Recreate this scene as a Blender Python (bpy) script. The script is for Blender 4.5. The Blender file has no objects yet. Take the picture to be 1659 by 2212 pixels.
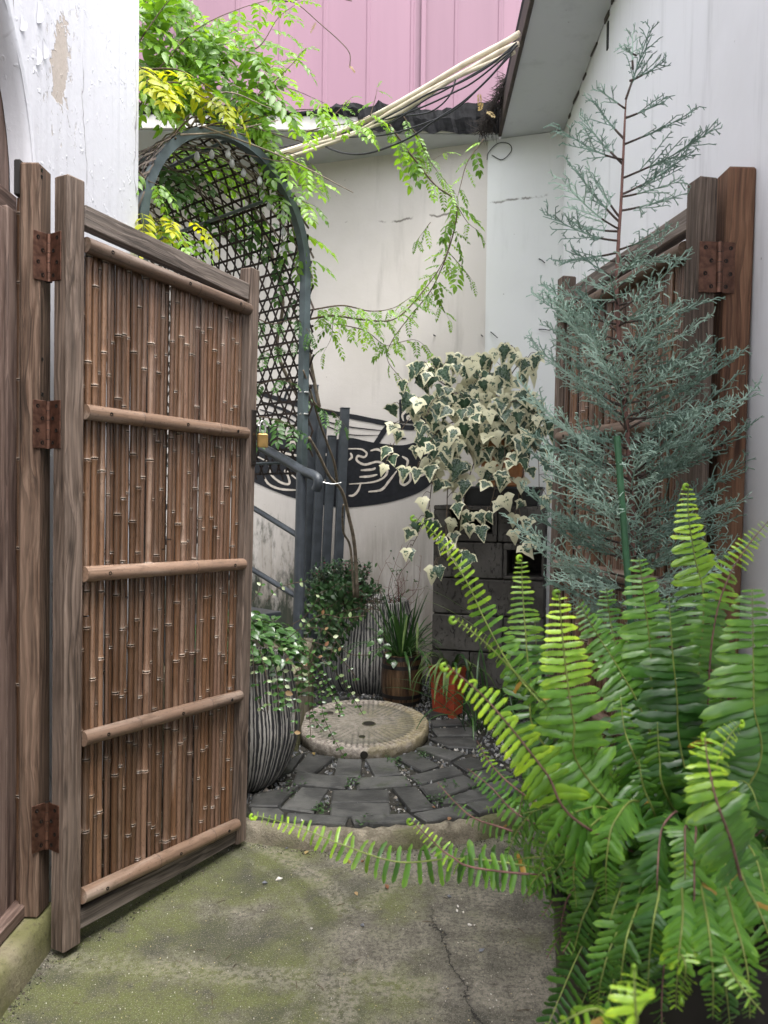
import bpy, math, random
import numpy as np
from mathutils import Vector, Matrix, Euler

random.seed(11)
PI = math.pi
scene = bpy.context.scene
COL = scene.collection

# ------------------------------------------------------------------ camera
CAM = Vector((0.0, 0.0, 1.2))
PITCH = -math.atan(36 / 1661)
ROLL = 0.012
ROT = Euler((PI / 2 + PITCH, 0, 0)).to_matrix() @ Matrix.Rotation(ROLL, 3, 'Z')
cd = bpy.data.cameras.new('camera')
cam = bpy.data.objects.new('camera', cd)
COL.objects.link(cam)
cam.matrix_world = Matrix.Translation(CAM) @ ROT.to_4x4()
cd.sensor_fit = 'HORIZONTAL'
cd.sensor_width = 36.0
cd.lens = 36.0 * 1661 / 1659
cd.clip_start = 0.02
cd.clip_end = 600
cd.dof.use_dof = True
cd.dof.focus_distance = 2.7
cd.dof.aperture_fstop = 10.0
scene.camera = cam

# ------------------------------------------------------------------ light
SUN_EL, SUN_AZ = math.radians(68), math.radians(150)      # azimuth from +Y towards +X
world = bpy.data.worlds.new('World')
scene.world = world
world.use_nodes = True
wt = world.node_tree
wt.nodes.clear()
sky = wt.nodes.new('ShaderNodeTexSky')
sky.sky_type = 'NISHITA'
sky.sun_disc = False
sky.sun_elevation = SUN_EL
sky.sun_rotation = SUN_AZ
sky.air_density = 1.0
sky.dust_density = 4.0
sky.ozone_density = 1.0
hs = wt.nodes.new('ShaderNodeHueSaturation')               # overcast: the cloud takes the blue out
hs.inputs['Saturation'].default_value = 0.22
bg = wt.nodes.new('ShaderNodeBackground')
bg.inputs['Strength'].default_value = 0.15
wo = wt.nodes.new('ShaderNodeOutputWorld')
wt.links.new(sky.outputs[0], hs.inputs['Color'])
wt.links.new(hs.outputs[0], bg.inputs['Color'])
wt.links.new(bg.outputs[0], wo.inputs['Surface'])
sd = bpy.data.lights.new('sun', 'SUN')
sd.energy = 0.6
sd.angle = math.radians(32)
sd.color = (1.0, 0.97, 0.92)
sun = bpy.data.objects.new('sun', sd)
COL.objects.link(sun)
to_sun = Vector((math.sin(SUN_AZ) * math.cos(SUN_EL), math.cos(SUN_AZ) * math.cos(SUN_EL), math.sin(SUN_EL)))
sun.rotation_euler = to_sun.to_track_quat('Z', 'Y').to_euler()
sun.location = (0, 0, 12)
vs = scene.view_settings
vs.view_transform = 'Standard'
vs.look = 'None'
vs.gamma = 1
vs.use_curve_mapping = False
vs.exposure = 2.28
scene.cycles.max_bounces = 8
scene.cycles.diffuse_bounces = 5
scene.cycles.transparent_max_bounces = 8

# ------------------------------------------------------------------ projection helpers (u,v: 1659 x 2212 picture)
def ray(u, v):
    return ROT @ Vector(((u - 829.5) / 1661, -(v - 1106) / 1661, -1))
def at_y(u, v, y):
    d = ray(u, v)
    return CAM + d * (y / d.y)
def at_z(u, v, z):
    d = ray(u, v)
    return CAM + d * ((z - CAM.z) / d.z)
def at_plane(u, v, p, n):
    d = ray(u, v)
    return CAM + d * ((Vector(p) - CAM).dot(n) / d.dot(n))
def proj(p):
    q = ROT.transposed() @ (Vector(p) - CAM)
    return 829.5 - q.x / q.z * 1661, 1106 + q.y / q.z * 1661
def rnd(a, b):
    return random.uniform(a, b)

# ------------------------------------------------------------------ mesh builder
class MB:
    def __init__(self):
        self.v = []; self.f = []; self.m = []; self.c = []
    def add(self, vs, fs, mi=0, cols=None):
        o = len(self.v)
        self.v.extend([tuple(p) for p in vs])
        self.f.extend([tuple(o + i for i in f) for f in fs])
        self.m.extend([mi] * len(fs))
        if cols is None:
            cols = [(1, 1, 1)] * len(vs)
        self.c.extend(cols)
        return self
    def box(self, c, s, M=None, mi=0, bev=0.0):
        x, y, z = s[0] / 2, s[1] / 2, s[2] / 2
        c = Vector(c)
        if bev <= 0:
            vs = [Vector((a * x, b * y, d * z)) for a in (-1, 1) for b in (-1, 1) for d in (-1, 1)]
            fs = [(0, 1, 3, 2), (4, 6, 7, 5), (0, 4, 5, 1), (2, 3, 7, 6), (0, 2, 6, 4), (1, 5, 7, 3)]
        else:
            b_ = min(bev, x * .9, y * .9, z * .9)
            vs = []; idx = {}
            for a in (-1, 1):
                for b in (-1, 1):
                    for d in (-1, 1):
                        for k in range(3):
                            p = [a * (x - b_), b * (y - b_), d * (z - b_)]
                            p[k] = (a * x, b * y, d * z)[k]
                            idx[(a, b, d, k)] = len(vs)
                            vs.append(Vector(p))
            fs = []
            for k in range(3):
                i, j = [(1, 2), (2, 0), (0, 1)][k]
                for sgn in (-1, 1):
                    q = []
                    for (p1, p2) in ((-1, -1), (1, -1), (1, 1), (-1, 1)):
                        t = [0, 0, 0]; t[k] = sgn; t[i] = p1; t[j] = p2
                        q.append(idx[(t[0], t[1], t[2], k)])
                    fs.append(tuple(q if sgn > 0 else q[::-1]))
            for k in range(3):                       # edge quads along axis k
                i, j = [(1, 2), (2, 0), (0, 1)][k]
                for si in (-1, 1):
                    for sj in (-1, 1):
                        t0 = [0, 0, 0]; t0[k] = -1; t0[i] = si; t0[j] = sj
                        t1 = list(t0); t1[k] = 1
                        q = [idx[(*t0, i)], idx[(*t1, i)], idx[(*t1, j)], idx[(*t0, j)]]
                        fs.append(tuple(q if si * sj < 0 else q[::-1]))
            for a in (-1, 1):
                for b in (-1, 1):
                    for d in (-1, 1):
                        q = [idx[(a, b, d, k)] for k in range(3)]
                        fs.append(tuple(q if a * b * d > 0 else q[::-1]))
        if M is None:
            vs = [v + c for v in vs]
        else:
            vs = [M @ (v + c) for v in vs]
        return self.add(vs, fs, mi)
    def tube(self, pts, rad, n=8, mi=0, cap=True, cols=None, flat=1.0):
        pts = [Vector(p) for p in pts]
        k = len(pts)
        if not hasattr(rad, '__len__'):
            rad = [rad] * k
        vs = []; cs = []
        prev = None
        for i, p in enumerate(pts):
            a = pts[max(i - 1, 0)]; b = pts[min(i + 1, k - 1)]
            t = (b - a)
            t = t.normalized() if t.length > 1e-9 else Vector((0, 0, 1))
            if prev is None:
                up = Vector((0, 0, 1)) if abs(t.z) < .9 else Vector((1, 0, 0))
                e1 = t.cross(up).normalized()
            else:
                e1 = (prev - t * prev.dot(t))
                e1 = e1.normalized() if e1.length > 1e-6 else t.orthogonal().normalized()
            prev = e1
            e2 = t.cross(e1)
            for j in range(n):
                an = 2 * PI * j / n
                vs.append(p + e1 * (math.cos(an) * rad[i]) + e2 * (math.sin(an) * rad[i] * flat))
                cs.append(cols[i] if cols else (1, 1, 1))
        fs = []
        for i in range(k - 1):
            for j in range(n):
                j2 = (j + 1) % n
                fs.append((i * n + j, i * n + j2, (i + 1) * n + j2, (i + 1) * n + j))
        if cap:
            fs.append(tuple(range(n))[::-1])
            fs.append(tuple((k - 1) * n + j for j in range(n)))
        return self.add(vs, fs, mi, cs)
    def lathe(self, prof, n=32, c=(0, 0, 0), mi=0, fn=None, a0=0.0, cap=True):
        vs = []
        for i, (r, z) in enumerate(prof):
            for j in range(n):
                an = a0 + 2 * PI * j / n
                rr = r if fn is None else fn(r, z, an)
                vs.append((c[0] + rr * math.cos(an), c[1] + rr * math.sin(an), c[2] + z))
        fs = []
        for i in range(len(prof) - 1):
            for j in range(n):
                j2 = (j + 1) % n
                fs.append((i * n + j, i * n + j2, (i + 1) * n + j2, (i + 1) * n + j))
        if cap:
            fs.append(tuple(range(n))[::-1])
            fs.append(tuple((len(prof) - 1) * n + j for j in range(n)))
        return self.add(vs, fs, mi)
    def prism(self, poly, top, bot, mi=0):
        """poly: list of (x,y) counter-clockwise; top, bot z"""
        n = len(poly)
        ar = sum(poly[i][0] * poly[(i + 1) % n][1] - poly[(i + 1) % n][0] * poly[i][1] for i in range(n))
        if ar < 0: poly = poly[::-1]
        vs = [(x, y, top) for x, y in poly] + [(x, y, bot) for x, y in poly]
        fs = [tuple(range(n)), tuple(range(2 * n - 1, n - 1, -1))]
        for i in range(n):
            j = (i + 1) % n
            fs.append((i, n + i, n + j, j))
        return self.add(vs, fs, mi)
    def inst(self, var, M, mi=0):
        vs, fs, cs = var
        A = np.array(M)
        w = vs @ A[:3, :3].T + A[:3, 3]
        o = len(self.v)
        self.v.extend(map(tuple, w.tolist()))
        self.f.extend([tuple(o + i for i in f) for f in fs])
        self.m.extend([mi] * len(fs))
        self.c.extend(cs)
        return self
    def var(self):
        return (np.array([tuple(p) for p in self.v], dtype=float).reshape(-1, 3), list(self.f), list(self.c))
    def mesh(self, name, mats, smooth=False, autosmooth=None):
        me = bpy.data.meshes.new(name)
        me.from_pydata(self.v, [], self.f)
        if not isinstance(mats, (list, tuple)): mats = [mats]
        for m in mats: me.materials.append(m)
        if len(mats) > 1:
            me.polygons.foreach_set('material_index', self.m)
        if any(c != (1, 1, 1) for c in self.c):
            at = me.color_attributes.new('tint', 'FLOAT_COLOR', 'POINT')
            arr = np.ones((len(self.c), 4), dtype=np.float32)
            arr[:, :3] = np.array(self.c, dtype=np.float32)
            at.data.foreach_set('color', arr.ravel())
        if smooth:
            me.polygons.foreach_set('use_smooth', [True] * len(me.polygons))
        me.update()
        if autosmooth is not None:
            me.polygons.foreach_set('use_smooth', [True] * len(me.polygons))
            try: me.set_sharp_from_angle(angle=math.radians(autosmooth))
            except Exception: pass
        return me

BASE = {}
def link(name, me, parent=None, M=None, kind=None):
    """M: world matrix of the object; parents carry translations only, or are parts at a known matrix"""
    o = bpy.data.objects.new(name, me)
    COL.objects.link(o)
    M = Matrix.Identity(4) if M is None else M
    if parent is not None:
        o.parent = parent
        o.matrix_parent_inverse = Matrix.Identity(4)
        o.matrix_basis = BASE[parent.name].inverted() @ M
    else:
        o.matrix_basis = M
    BASE[o.name] = M
    if kind: o['kind'] = kind
    return o
def obj(name, mb, mats, parent=None, M=None, kind=None, smooth=False, autosmooth=None):
    return link(name, mb.mesh(name, mats, smooth, autosmooth), parent, M, kind)
def tag(o, label, cat, group=None):
    o['label'] = label; o['category'] = cat
    if group: o['group'] = group
    return o
def thing(name, label, cat, loc=(0, 0, 0), group=None):
    o = bpy.data.objects.new(name, None)
    COL.objects.link(o)
    o.empty_display_size = .05
    o.matrix_basis = Matrix.Translation(Vector(loc))
    BASE[o.name] = Matrix.Translation(Vector(loc))
    return tag(o, label, cat, group)
def frame(p, zdir, xdir=None):
    z = Vector(zdir).normalized()
    x = Vector(xdir) if xdir is not None else (Vector((1, 0, 0)) if abs(z.x) < .9 else Vector((0, 1, 0)))
    y = z.cross(x).normalized()
    x = y.cross(z).normalized()
    M = Matrix((x, y, z)).transposed().to_4x4()
    M.translation = Vector(p)
    return M
def beam(name, p0, p1, w, d, xdir, m, parent, bev=.004):
    """timber: length along local Z, w along xdir, d across"""
    p0, p1 = Vector(p0), Vector(p1)
    M = frame((p0 + p1) / 2, p1 - p0, xdir)
    mb = MB().box((0, 0, 0), (w, d, (p1 - p0).length), bev=bev)
    return obj(name, mb, m, parent, M)
def spline(pts, n):
    """Catmull-Rom through pts"""
    pts = [Vector(p) for p in pts]
    P = [pts[0] * 2 - pts[1]] + pts + [pts[-1] * 2 - pts[-2]]
    out = []
    segs = len(pts) - 1
    for i in range(n):
        t = i / (n - 1) * segs
        k = min(int(t), segs - 1); t -= k
        a, b, c, d = P[k], P[k + 1], P[k + 2], P[k + 3]
        out.append(.5 * (2 * b + (c - a) * t + (2 * a - 5 * b + 4 * c - d) * t * t + (3 * b - a - 3 * c + d) * t ** 3))
    return out

# ------------------------------------------------------------------ shader helpers
class NT:
    def __init__(self, name):
        self.m = bpy.data.materials.new(name)
        self.m.use_nodes = True
        self.t = self.m.node_tree
        self.t.nodes.clear()
        self.out = self.t.nodes.new('ShaderNodeOutputMaterial')
        self._tc = None
    def n(self, typ, **kw):
        nd = self.t.nodes.new(typ)
        for k, v in kw.items(): setattr(nd, k, v)
        return nd
    def set(self, sock, val):
        if hasattr(val, 'is_output') or isinstance(val, bpy.types.NodeSocket):
            self.t.links.new(val, sock)
        else:
            if isinstance(val, (tuple, list)) and len(val) == 3 and sock.type == 'RGBA':
                val = (*val, 1)
            sock.default_value = val
    def tc(self, which='Object'):
        if self._tc is None: self._tc = self.n('ShaderNodeTexCoord')
        return self._tc.outputs[which]
    def pos(self):
        return self.n('ShaderNodeNewGeometry').outputs['Position']
    def rand(self):
        return self.n('ShaderNodeObjectInfo').outputs['Random']
    def col(self, name='tint'):
        return self.n('ShaderNodeAttribute', attribute_name=name).outputs['Color']
    def vmath(self, op, a, b=None):
        nd = self.n('ShaderNodeVectorMath', operation=op)
        self.set(nd.inputs[0], a)
        if b is not None:
            self.set(nd.inputs[3] if op == 'SCALE' else nd.inputs[1], b)
        return nd.outputs['Value'] if op in ('LENGTH', 'DISTANCE', 'DOT_PRODUCT') else nd.outputs['Vector']
    def math(self, op, a, b=None, c=None, clamp=False):
        nd = self.n('ShaderNodeMath', operation=op)
        nd.use_clamp = clamp
        self.set(nd.inputs[0], a)
        if b is not None: self.set(nd.inputs[1], b)
        if c is not None: self.set(nd.inputs[2], c)
        return nd.outputs[0]
    def sep(self, v):
        nd = self.n('ShaderNodeSeparateXYZ'); self.set(nd.inputs[0], v)
        return nd.outputs
    def comb(self, x, y, z):
        nd = self.n('ShaderNodeCombineXYZ')
        self.set(nd.inputs[0], x); self.set(nd.inputs[1], y); self.set(nd.inputs[2], z)
        return nd.outputs[0]
    def noise(self, vec, scale, detail=4, rough=.55, dist=0.0, color=False):
        nd = self.n('ShaderNodeTexNoise')
        self.set(nd.inputs['Vector'], vec)
        self.set(nd.inputs['Scale'], scale); nd.inputs['Detail'].default_value = detail
        nd.inputs['Roughness'].default_value = rough; nd.inputs['Distortion'].default_value = dist
        return nd.outputs['Color' if color else 'Fac']
    def voro(self, vec, scale, feature='F1', out='Distance', rand=1.0):
        nd = self.n('ShaderNodeTexVoronoi', feature=feature)
        self.set(nd.inputs['Vector'], vec); nd.inputs['Scale'].default_value = scale
        nd.inputs['Randomness'].default_value = rand
        return nd.outputs[out]
    def step(self, x, lo, hi):
        nd = self.n('ShaderNodeMapRange'); nd.interpolation_type = 'SMOOTHSTEP'
        self.set(nd.inputs[0], x); self.set(nd.inputs[1], lo); self.set(nd.inputs[2], hi)
        return nd.outputs[0]
    def ramp(self, fac, stops):
        nd = self.n('ShaderNodeValToRGB'); self.set(nd.inputs[0], fac)
        e = nd.color_ramp.elements
        while len(e) < len(stops): e.new(.5)
        for i, (p, c) in enumerate(stops):
            e[i].position = p; e[i].color = (*c, 1)
        return nd.outputs[0]
    def mix(self, f, a, b, blend='MIX'):
        nd = self.n('ShaderNodeMix', data_type='RGBA', blend_type=blend)
        self.set(nd.inputs[0], f); self.set(nd.inputs[6], a); self.set(nd.inputs[7], b)
        return nd.outputs[2]
    def hsv(self, c, h=.5, s=1., v=1.):
        nd = self.n('ShaderNodeHueSaturation')
        self.set(nd.inputs['Hue'], h); self.set(nd.inputs['Saturation'], s); self.set(nd.inputs['Value'], v)
        self.set(nd.inputs['Color'], c)
        return nd.outputs[0]
    def bump(self, h, strength=.5, dist=.01, normal=None):
        nd = self.n('ShaderNodeBump')
        self.set(nd.inputs['Height'], h)
        nd.inputs['Strength'].default_value = strength; nd.inputs['Distance'].default_value = dist
        if normal is not None: self.set(nd.inputs['Normal'], normal)
        return nd.outputs[0]
    def fin(self, color, rough=.7, normal=None, spec=.35, metal=0., trans=0., transcol=None, coat=0.):
        p = self.n('ShaderNodeBsdfPrincipled')
        self.set(p.inputs['Base Color'], color); self.set(p.inputs['Roughness'], rough)
        self.set(p.inputs['Specular IOR Level'], spec); self.set(p.inputs['Metallic'], metal)
        if coat: p.inputs['Coat Weight'].default_value = coat; p.inputs['Coat Roughness'].default_value = .25
        if normal is not None: self.set(p.inputs['Normal'], normal)
        s = p.outputs[0]
        if trans > 0:
            tr = self.n('ShaderNodeBsdfTranslucent')
            self.set(tr.inputs['Color'], transcol if transcol is not None else color)
            mx = self.n('ShaderNodeMixShader'); mx.inputs[0].default_value = trans
            self.t.links.new(s, mx.inputs[1]); self.t.links.new(tr.outputs[0], mx.inputs[2])
            s = mx.outputs[0]
        self.t.links.new(s, self.out.inputs['Surface'])
        return self.m

def M_wood(name, dark, mid, light, rough=.75, gscale=1.0, bstr=.5):
    s = NT(name)
    o = s.tc('Object')
    r = s.rand()
    off = s.comb(s.math('MULTIPLY', r, 17.3), s.math('MULTIPLY', r, 31.7), s.math('MULTIPLY', r, 53.1))
    p = s.vmath('ADD', o, off)
    warp = s.noise(s.vmath('MULTIPLY', p, (5, 5, 1.6)), 1.6, 2, color=True)
    pw = s.vmath('ADD', p, s.vmath('SCALE', s.vmath('SUBTRACT', warp, (.5, .5, .5)), .05))
    g1 = s.noise(s.vmath('MULTIPLY', pw, (105 * gscale, 105 * gscale, 2.2)), 1.0, 4, .68)
    g2 = s.noise(s.vmath('MULTIPLY', pw, (320, 320, 6)), 1.0, 2, .6)
    ring = s.math('FRACT', s.math('MULTIPLY', s.vmath('LENGTH', s.vmath('MULTIPLY', s.vmath('ADD', pw, (.03, .05, 0)), (1, 1, .05))), 95 * gscale))
    ring = s.math('POWER', ring, 2.2)
    blotch = s.noise(s.vmath('MULTIPLY', p, (4, 4, 1.2)), 2.0, 4)
    kn = s.voro(s.vmath('MULTIPLY', p, (8, 8, 2.3)), 1.0)
    knot = s.step(kn, .13, .04)
    c = s.ramp(g1, [(.34, dark), (.47, mid), (.66, light)])
    c = s.mix(s.math('MULTIPLY', ring, .72), c, dark)
    c = s.mix(s.math('MULTIPLY', s.step(g2, .45, .7), .35), c, dark)
    c = s.mix(s.math('MULTIPLY', s.step(blotch, .42, .62), .8), c, s.mix(.5, c, light))
    gy = s.noise(s.vmath('MULTIPLY', p, (9, 9, .8)), 2.0, 5, .7)
    c = s.mix(s.math('MULTIPLY', s.step(gy, .50, .68), .5), c, tuple(x * .45 for x in mid))
    c = s.mix(s.math('MULTIPLY', knot, .7), c, tuple(x * .45 for x in dark))
    c = s.hsv(c, .5, 1., s.math('MULTIPLY_ADD', r, .4, .8))
    h = s.math('ADD', s.math('MULTIPLY', g1, .7), s.math('MULTIPLY', g2, .3))
    h = s.math('SUBTRACT', h, s.math('MULTIPLY', ring, .35))
    return s.fin(c, rough, s.bump(h, bstr, .004), .3)

def M_bamboo(name, a, b, c_, pale, rough=.38):
    """culms: length along local Z; tint attribute: r = node ring mask"""
    s = NT(name)
    o = s.tc('Object'); r = s.rand()
    p = s.vmath('ADD', o, s.comb(s.math('MULTIPLY', r, 9.1), s.math('MULTIPLY', r, 23.), s.math('MULTIPLY', r, 41.)))
    st = s.noise(s.vmath('MULTIPLY', p, (160, 160, 3.5)), 1.0, 3)
    big = s.noise(s.vmath('MULTIPLY', p, (30, 30, 2.6)), 1.0, 3)
    sp = s.noise(s.vmath('MULTIPLY', p, (1, 1, .45)), 260, 2)
    base = s.ramp(s.math('FRACT', s.math('MULTIPLY', r, 7.3)), [(0., a), (.5, b), (1., c_)])
    c = s.mix(s.math('MULTIPLY', s.step(big, .50, .72), .55), base, pale)
    blo = s.noise(s.vmath('MULTIPLY', p, (1, 1, .35)), 38, 4, .65)
    c = s.mix(s.math('MULTIPLY', s.step(blo, .52, .66), .42), c, tuple(x * .42 for x in a))
    c = s.mix(s.math('MULTIPLY', s.step(st, .48, .75), .55), c, tuple(x * .35 for x in a))
    c = s.mix(s.math('MULTIPLY', s.step(sp, .60, .72), .6), c, tuple(x * .22 for x in a))
    nd = s.sep(s.col('tint'))
    c = s.mix(s.math('MULTIPLY', nd[0], .0), c, pale)
    c = s.mix(nd[1], c, tuple(x * .25 for x in a))
    c = s.mix(nd[2], c, (.50, .43, .36))
    c = s.hsv(c, .5, 1., s.math('MULTIPLY_ADD', s.math('FRACT', s.math('MULTIPLY', r, 3.7)), .85, .50))
    h = s.math('ADD', st, s.math('MULTIPLY', sp, .4))
    return s.fin(c, s.math('MULTIPLY_ADD', big, .35, rough - .1), s.bump(h, .3, .002), .5)

def M_leaf(name, c1, c2, rough=.4, trans=.35, tcol=None, vary=.35, spec=.4, usetint=False, scale=60):
    s = NT(name)
    r = s.rand()
    n = s.noise(s.pos(), scale, 2)
    c = s.mix(s.step(s.math('ADD', s.math('MULTIPLY', n, .6), s.math('MULTIPLY', r, .4)), .25, .75), c1, c2)
    if usetint: c = s.mix(1., c, s.col('tint'), 'MULTIPLY')
    c = s.hsv(c, .5, 1., s.math('MULTIPLY_ADD', r, vary, 1 - vary / 2))
    tc = s.mix(1., c, tcol, 'MULTIPLY') if tcol else c
    return s.fin(c, rough, s.bump(n, .2, .002), spec, trans=trans, transcol=tc)

def M_plain(name, c, rough=.5, metal=0., spec=.4, var=.15, scale=25, bstr=.15, bdist=.002):
    s = NT(name)
    n = s.noise(s.tc('Object'), scale, 4)
    cc = s.mix(s.step(n, .3, .7), tuple(x * (1 - var) for x in c), tuple(min(1, x * (1 + var)) for x in c))
    return s.fin(cc, s.math('MULTIPLY_ADD', n, .25, rough - .12), s.bump(n, bstr, bdist), spec, metal)
# ------------------------------------------------------------------ materials
W_GATE = M_wood('weathered_timber', (.024, .017, .013), (.092, .064, .048), (.205, .155, .125))
W_POST = M_wood('red_brown_timber', (.022, .013, .008), (.095, .056, .037), (.205, .138, .10))
W_RPOST = M_wood('warm_timber', (.040, .018, .011), (.145, .066, .036), (.25, .135, .080))
W_DOOR = M_wood('door_timber', (.040, .023, .018), (.135, .085, .068), (.25, .18, .15), gscale=.7)
W_GREY = M_wood('grey_timber', (.026, .021, .018), (.115, .092, .076), (.26, .215, .185), gscale=.8, bstr=.9)
BAMBOO = M_bamboo('bamboo', (.140, .070, .036), (.180, .102, .060), (.115, .068, .048), (.31, .23, .18), .26)
BAMBOO_R = M_bamboo('bamboo_rail', (.165, .102, .066), (.20, .130, .090), (.18, .115, .08), (.35, .28, .23), .42)
COPPER = M_plain('copper_hinge', (.115, .058, .040), .42, .75, .5, .35, 60, .2)
DARKMETAL = M_plain('dark_bronze', (.03, .022, .018), .45, .6, .5, .3, 60)
BRASS = M_plain('brass', (.62, .40, .15), .33, .85, .5, .12, 40, .05)
STEEL = M_plain('steel', (.62, .62, .6), .22, .95, .5, .08, 40, .03)
GREYPAINT = M_plain('blue_grey_paint', (.042, .049, .058), .42, 0, .45, .22, 18, .12)
ARCHPAINT = M_plain('green_grey_paint', (.062, .082, .086), .4, 0, .45, .25, 14, .12)
PVC = M_plain('cream_pvc', (.56, .48, .37), .5, 0, .4, .25, 9, .05)
CABLE = M_plain('black_cable', (.02, .02, .023), .5, 0, .4, .2, 40)
SCREW = M_plain('screw_hole', (.015, .012, .010), .5, .5)

def mat_white(name, base, stain, streaks=.3, bst=.35, peel=False, moss=False, crackline=None):
    s = NT(name)
    p = s.pos()
    n1 = s.noise(p, 1.3, 5, .6)
    n2 = s.noise(p, 45, 4, .6)
    n3 = s.noise(s.vmath('MULTIPLY', p, (6, 6, .7)), 1.4, 5, .65)
    n4 = s.noise(p, 7, 6, .7)
    c = s.mix(s.math('MULTIPLY', s.step(n1, .45, .75), .5), base, stain)
    c = s.mix(s.math('MULTIPLY', s.step(n3, .52, .78), streaks), c, tuple(x * .6 for x in stain))
    spk = s.voro(p, 9)
    c = s.mix(s.math('MULTIPLY', s.step(spk, .045, .012), .6), c, (.10, .08, .06))
    h = s.math('ADD', s.math('MULTIPLY', n2, .22), s.math('MULTIPLY', n4, .5))
    rough = .8
    if moss:
        z = s.sep(p)[2]; x = s.sep(p)[0]
        nz = s.noise(s.vmath('MULTIPLY', p, (5, 5, 1.1)), 1.7, 6, .68)
        dirt = s.math('MULTIPLY', s.step(z, 1.30, .35), s.step(nz, .34, .56))
        c = s.mix(s.math('MULTIPLY', dirt, .62), c, (.20, .165, .125))
        nz2 = s.noise(s.vmath('MULTIPLY', p, (7, 7, 2.4)), 1.5, 6, .72)
        lf = s.step(x, -.40, -.62)
        ms = s.math('MULTIPLY', s.step(s.math('ADD', s.math('MULTIPLY_ADD', z, -.55, .62), s.math('MULTIPLY', s.math('SUBTRACT', nz2, .5), 1.3)), .12, .42), lf)
        c = s.mix(s.math('MULTIPLY', ms, .93), c, (.020, .030, .018))
        st = s.noise(s.vmath('MULTIPLY', p, (26, 26, 1.0)), 1.0, 4, .7)
        dr = s.math('MULTIPLY', s.math('MULTIPLY', s.step(st, .52, .70), s.step(z, 1.15, .75)), .4)
        c = s.mix(dr, c, (.17, .145, .11))
    if crackline is not None:
        z = s.sep(p)[2]; x = s.sep(p)[0]
        w = s.noise(s.vmath('MULTIPLY', p, (1, 1, 0)), 3.5, 6, .65)
        d = s.math('ABSOLUTE', s.math('SUBTRACT', s.math('ADD', z, s.math('MULTIPLY', w, .13)), crackline))
        brk = s.noise(p, 4.3, 3)
        ck = s.math('MULTIPLY', s.step(d, .011, .001), s.step(s.math('ADD', s.math('MULTIPLY', brk, .6), s.math('MULTIPLY', n4, .4)), .50, .56))
        c = s.mix(s.math('MULTIPLY', ck, .75), c, (.10, .085, .07))
        h = s.math('SUBTRACT', h, s.math('MULTIPLY', ck, .8))
    if peel:
        # a patch where the paint has come away, beige render showing
        e = s.sep(p)
        dy = s.math('DIVIDE', s.math('SUBTRACT', e[1], 2.215), .07)
        dz = s.math('DIVIDE', s.math('SUBTRACT', s.math('ADD', e[2], s.math('MULTIPLY', s.math('SUBTRACT', e[1], 2.215), -.6)), 2.42), .17)
        dd = s.math('SQRT', s.math('ADD', s.math('MULTIPLY', dy, dy), s.math('MULTIPLY', dz, dz)))
        wob = s.noise(p, 22, 5, .65)
        m = s.math('ADD', dd, s.math('MULTIPLY', s.math('SUBTRACT', wob, .5), 2.4))
        pm = s.step(m, .80, .72)
        sc = s.noise(s.vmath('MULTIPLY', p, (1, 1, .6)), 34, 5, .62)
        near = s.step(dd, 2.6, 1.0)
        fl = s.math('MULTIPLY', s.step(sc, .60, .64), near)
        pm2 = s.math('MAXIMUM', pm, s.math('MULTIPLY', fl, .8))
        grain = s.noise(p, 160, 3)
        c = s.mix(pm2, c, s.mix(grain, (.36, .31, .27), (.56, .50, .45)))
        h = s.math('ADD', h, s.math('MULTIPLY', s.math('SUBTRACT', 1.0, pm2), 2.2))
        # long vertical cracks and brush runs
        vw = s.noise(s.vmath('MULTIPLY', p, (3, 3, 2.4)), 1.2, 4)
        vx = s.math('ADD', e[1], s.math('MULTIPLY', vw, .22))
        dl = s.math('ABSOLUTE', s.math('SUBTRACT', s.math('FRACT', s.math('MULTIPLY', vx, 4.2)), .5))
        bk = s.noise(s.vmath('MULTIPLY', p, (2, 2, 1.2)), 3, 3)
        ln = s.math('MULTIPLY', s.step(dl, .020, .004), s.step(bk, .50, .56))
        c = s.mix(s.math('MULTIPLY', ln, .8), c, (.20, .18, .19))
        runs = s.noise(s.vmath('MULTIPLY', p, (18, 18, .9)), 1.2, 4, .6)
        c = s.mix(s.math('MULTIPLY', s.step(runs, .5, .75), .35), c, tuple(x * .72 for x in base))
        h = s.math('ADD', h, s.math('MULTIPLY', runs, .35))
        blob = s.noise(p, 38, 3, .5)
        h = s.math('ADD', h, s.math('MULTIPLY', s.math('MULTIPLY', s.step(blob, .60, .70), s.step(n4, .45, .6)), .55))
    return s.fin(c, rough, s.bump(h, bst, .006), .25)

WALL_L = mat_white('peeling_white_paint', (.63, .63, .67), (.50, .49, .52), .3, .55, peel=True)
WALL_R = mat_white('cool_white_paint', (.775, .772, .795), (.64, .635, .645), .42, .25)
WALL_B = mat_white('warm_white_render', (.57, .53, .50), (.45, .415, .38), .45, .55, moss=True, crackline=3.02)
WALL_P = mat_white('pale_pillar_paint', (.66, .662, .655), (.53, .53, .52), .25, .3, moss=False, crackline=3.06)
SOFFIT = mat_white('grey_soffit_board', (.50, .51, .525), (.40, .41, .42), .25, .15)
TRIM = mat_white('dirty_white_trim', (.52, .50, .47), (.30, .29, .27), .6, .3)
TAR = M_plain('black_tar', (.010, .010, .011), .9, 0, .15, .5, 30, .6, .01)
MURAL = M_plain('black_wall_paint', (.012, .013, .017), .62, 0, .3, .3, 40, .3)
CREAM = M_plain('cream_wall_paint', (.58, .52, .46), .75, 0, .25, .15, 40, .3)
COIR = M_plain('dark_fibre', (.022, .016, .013), .9)
PINK = None
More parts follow.
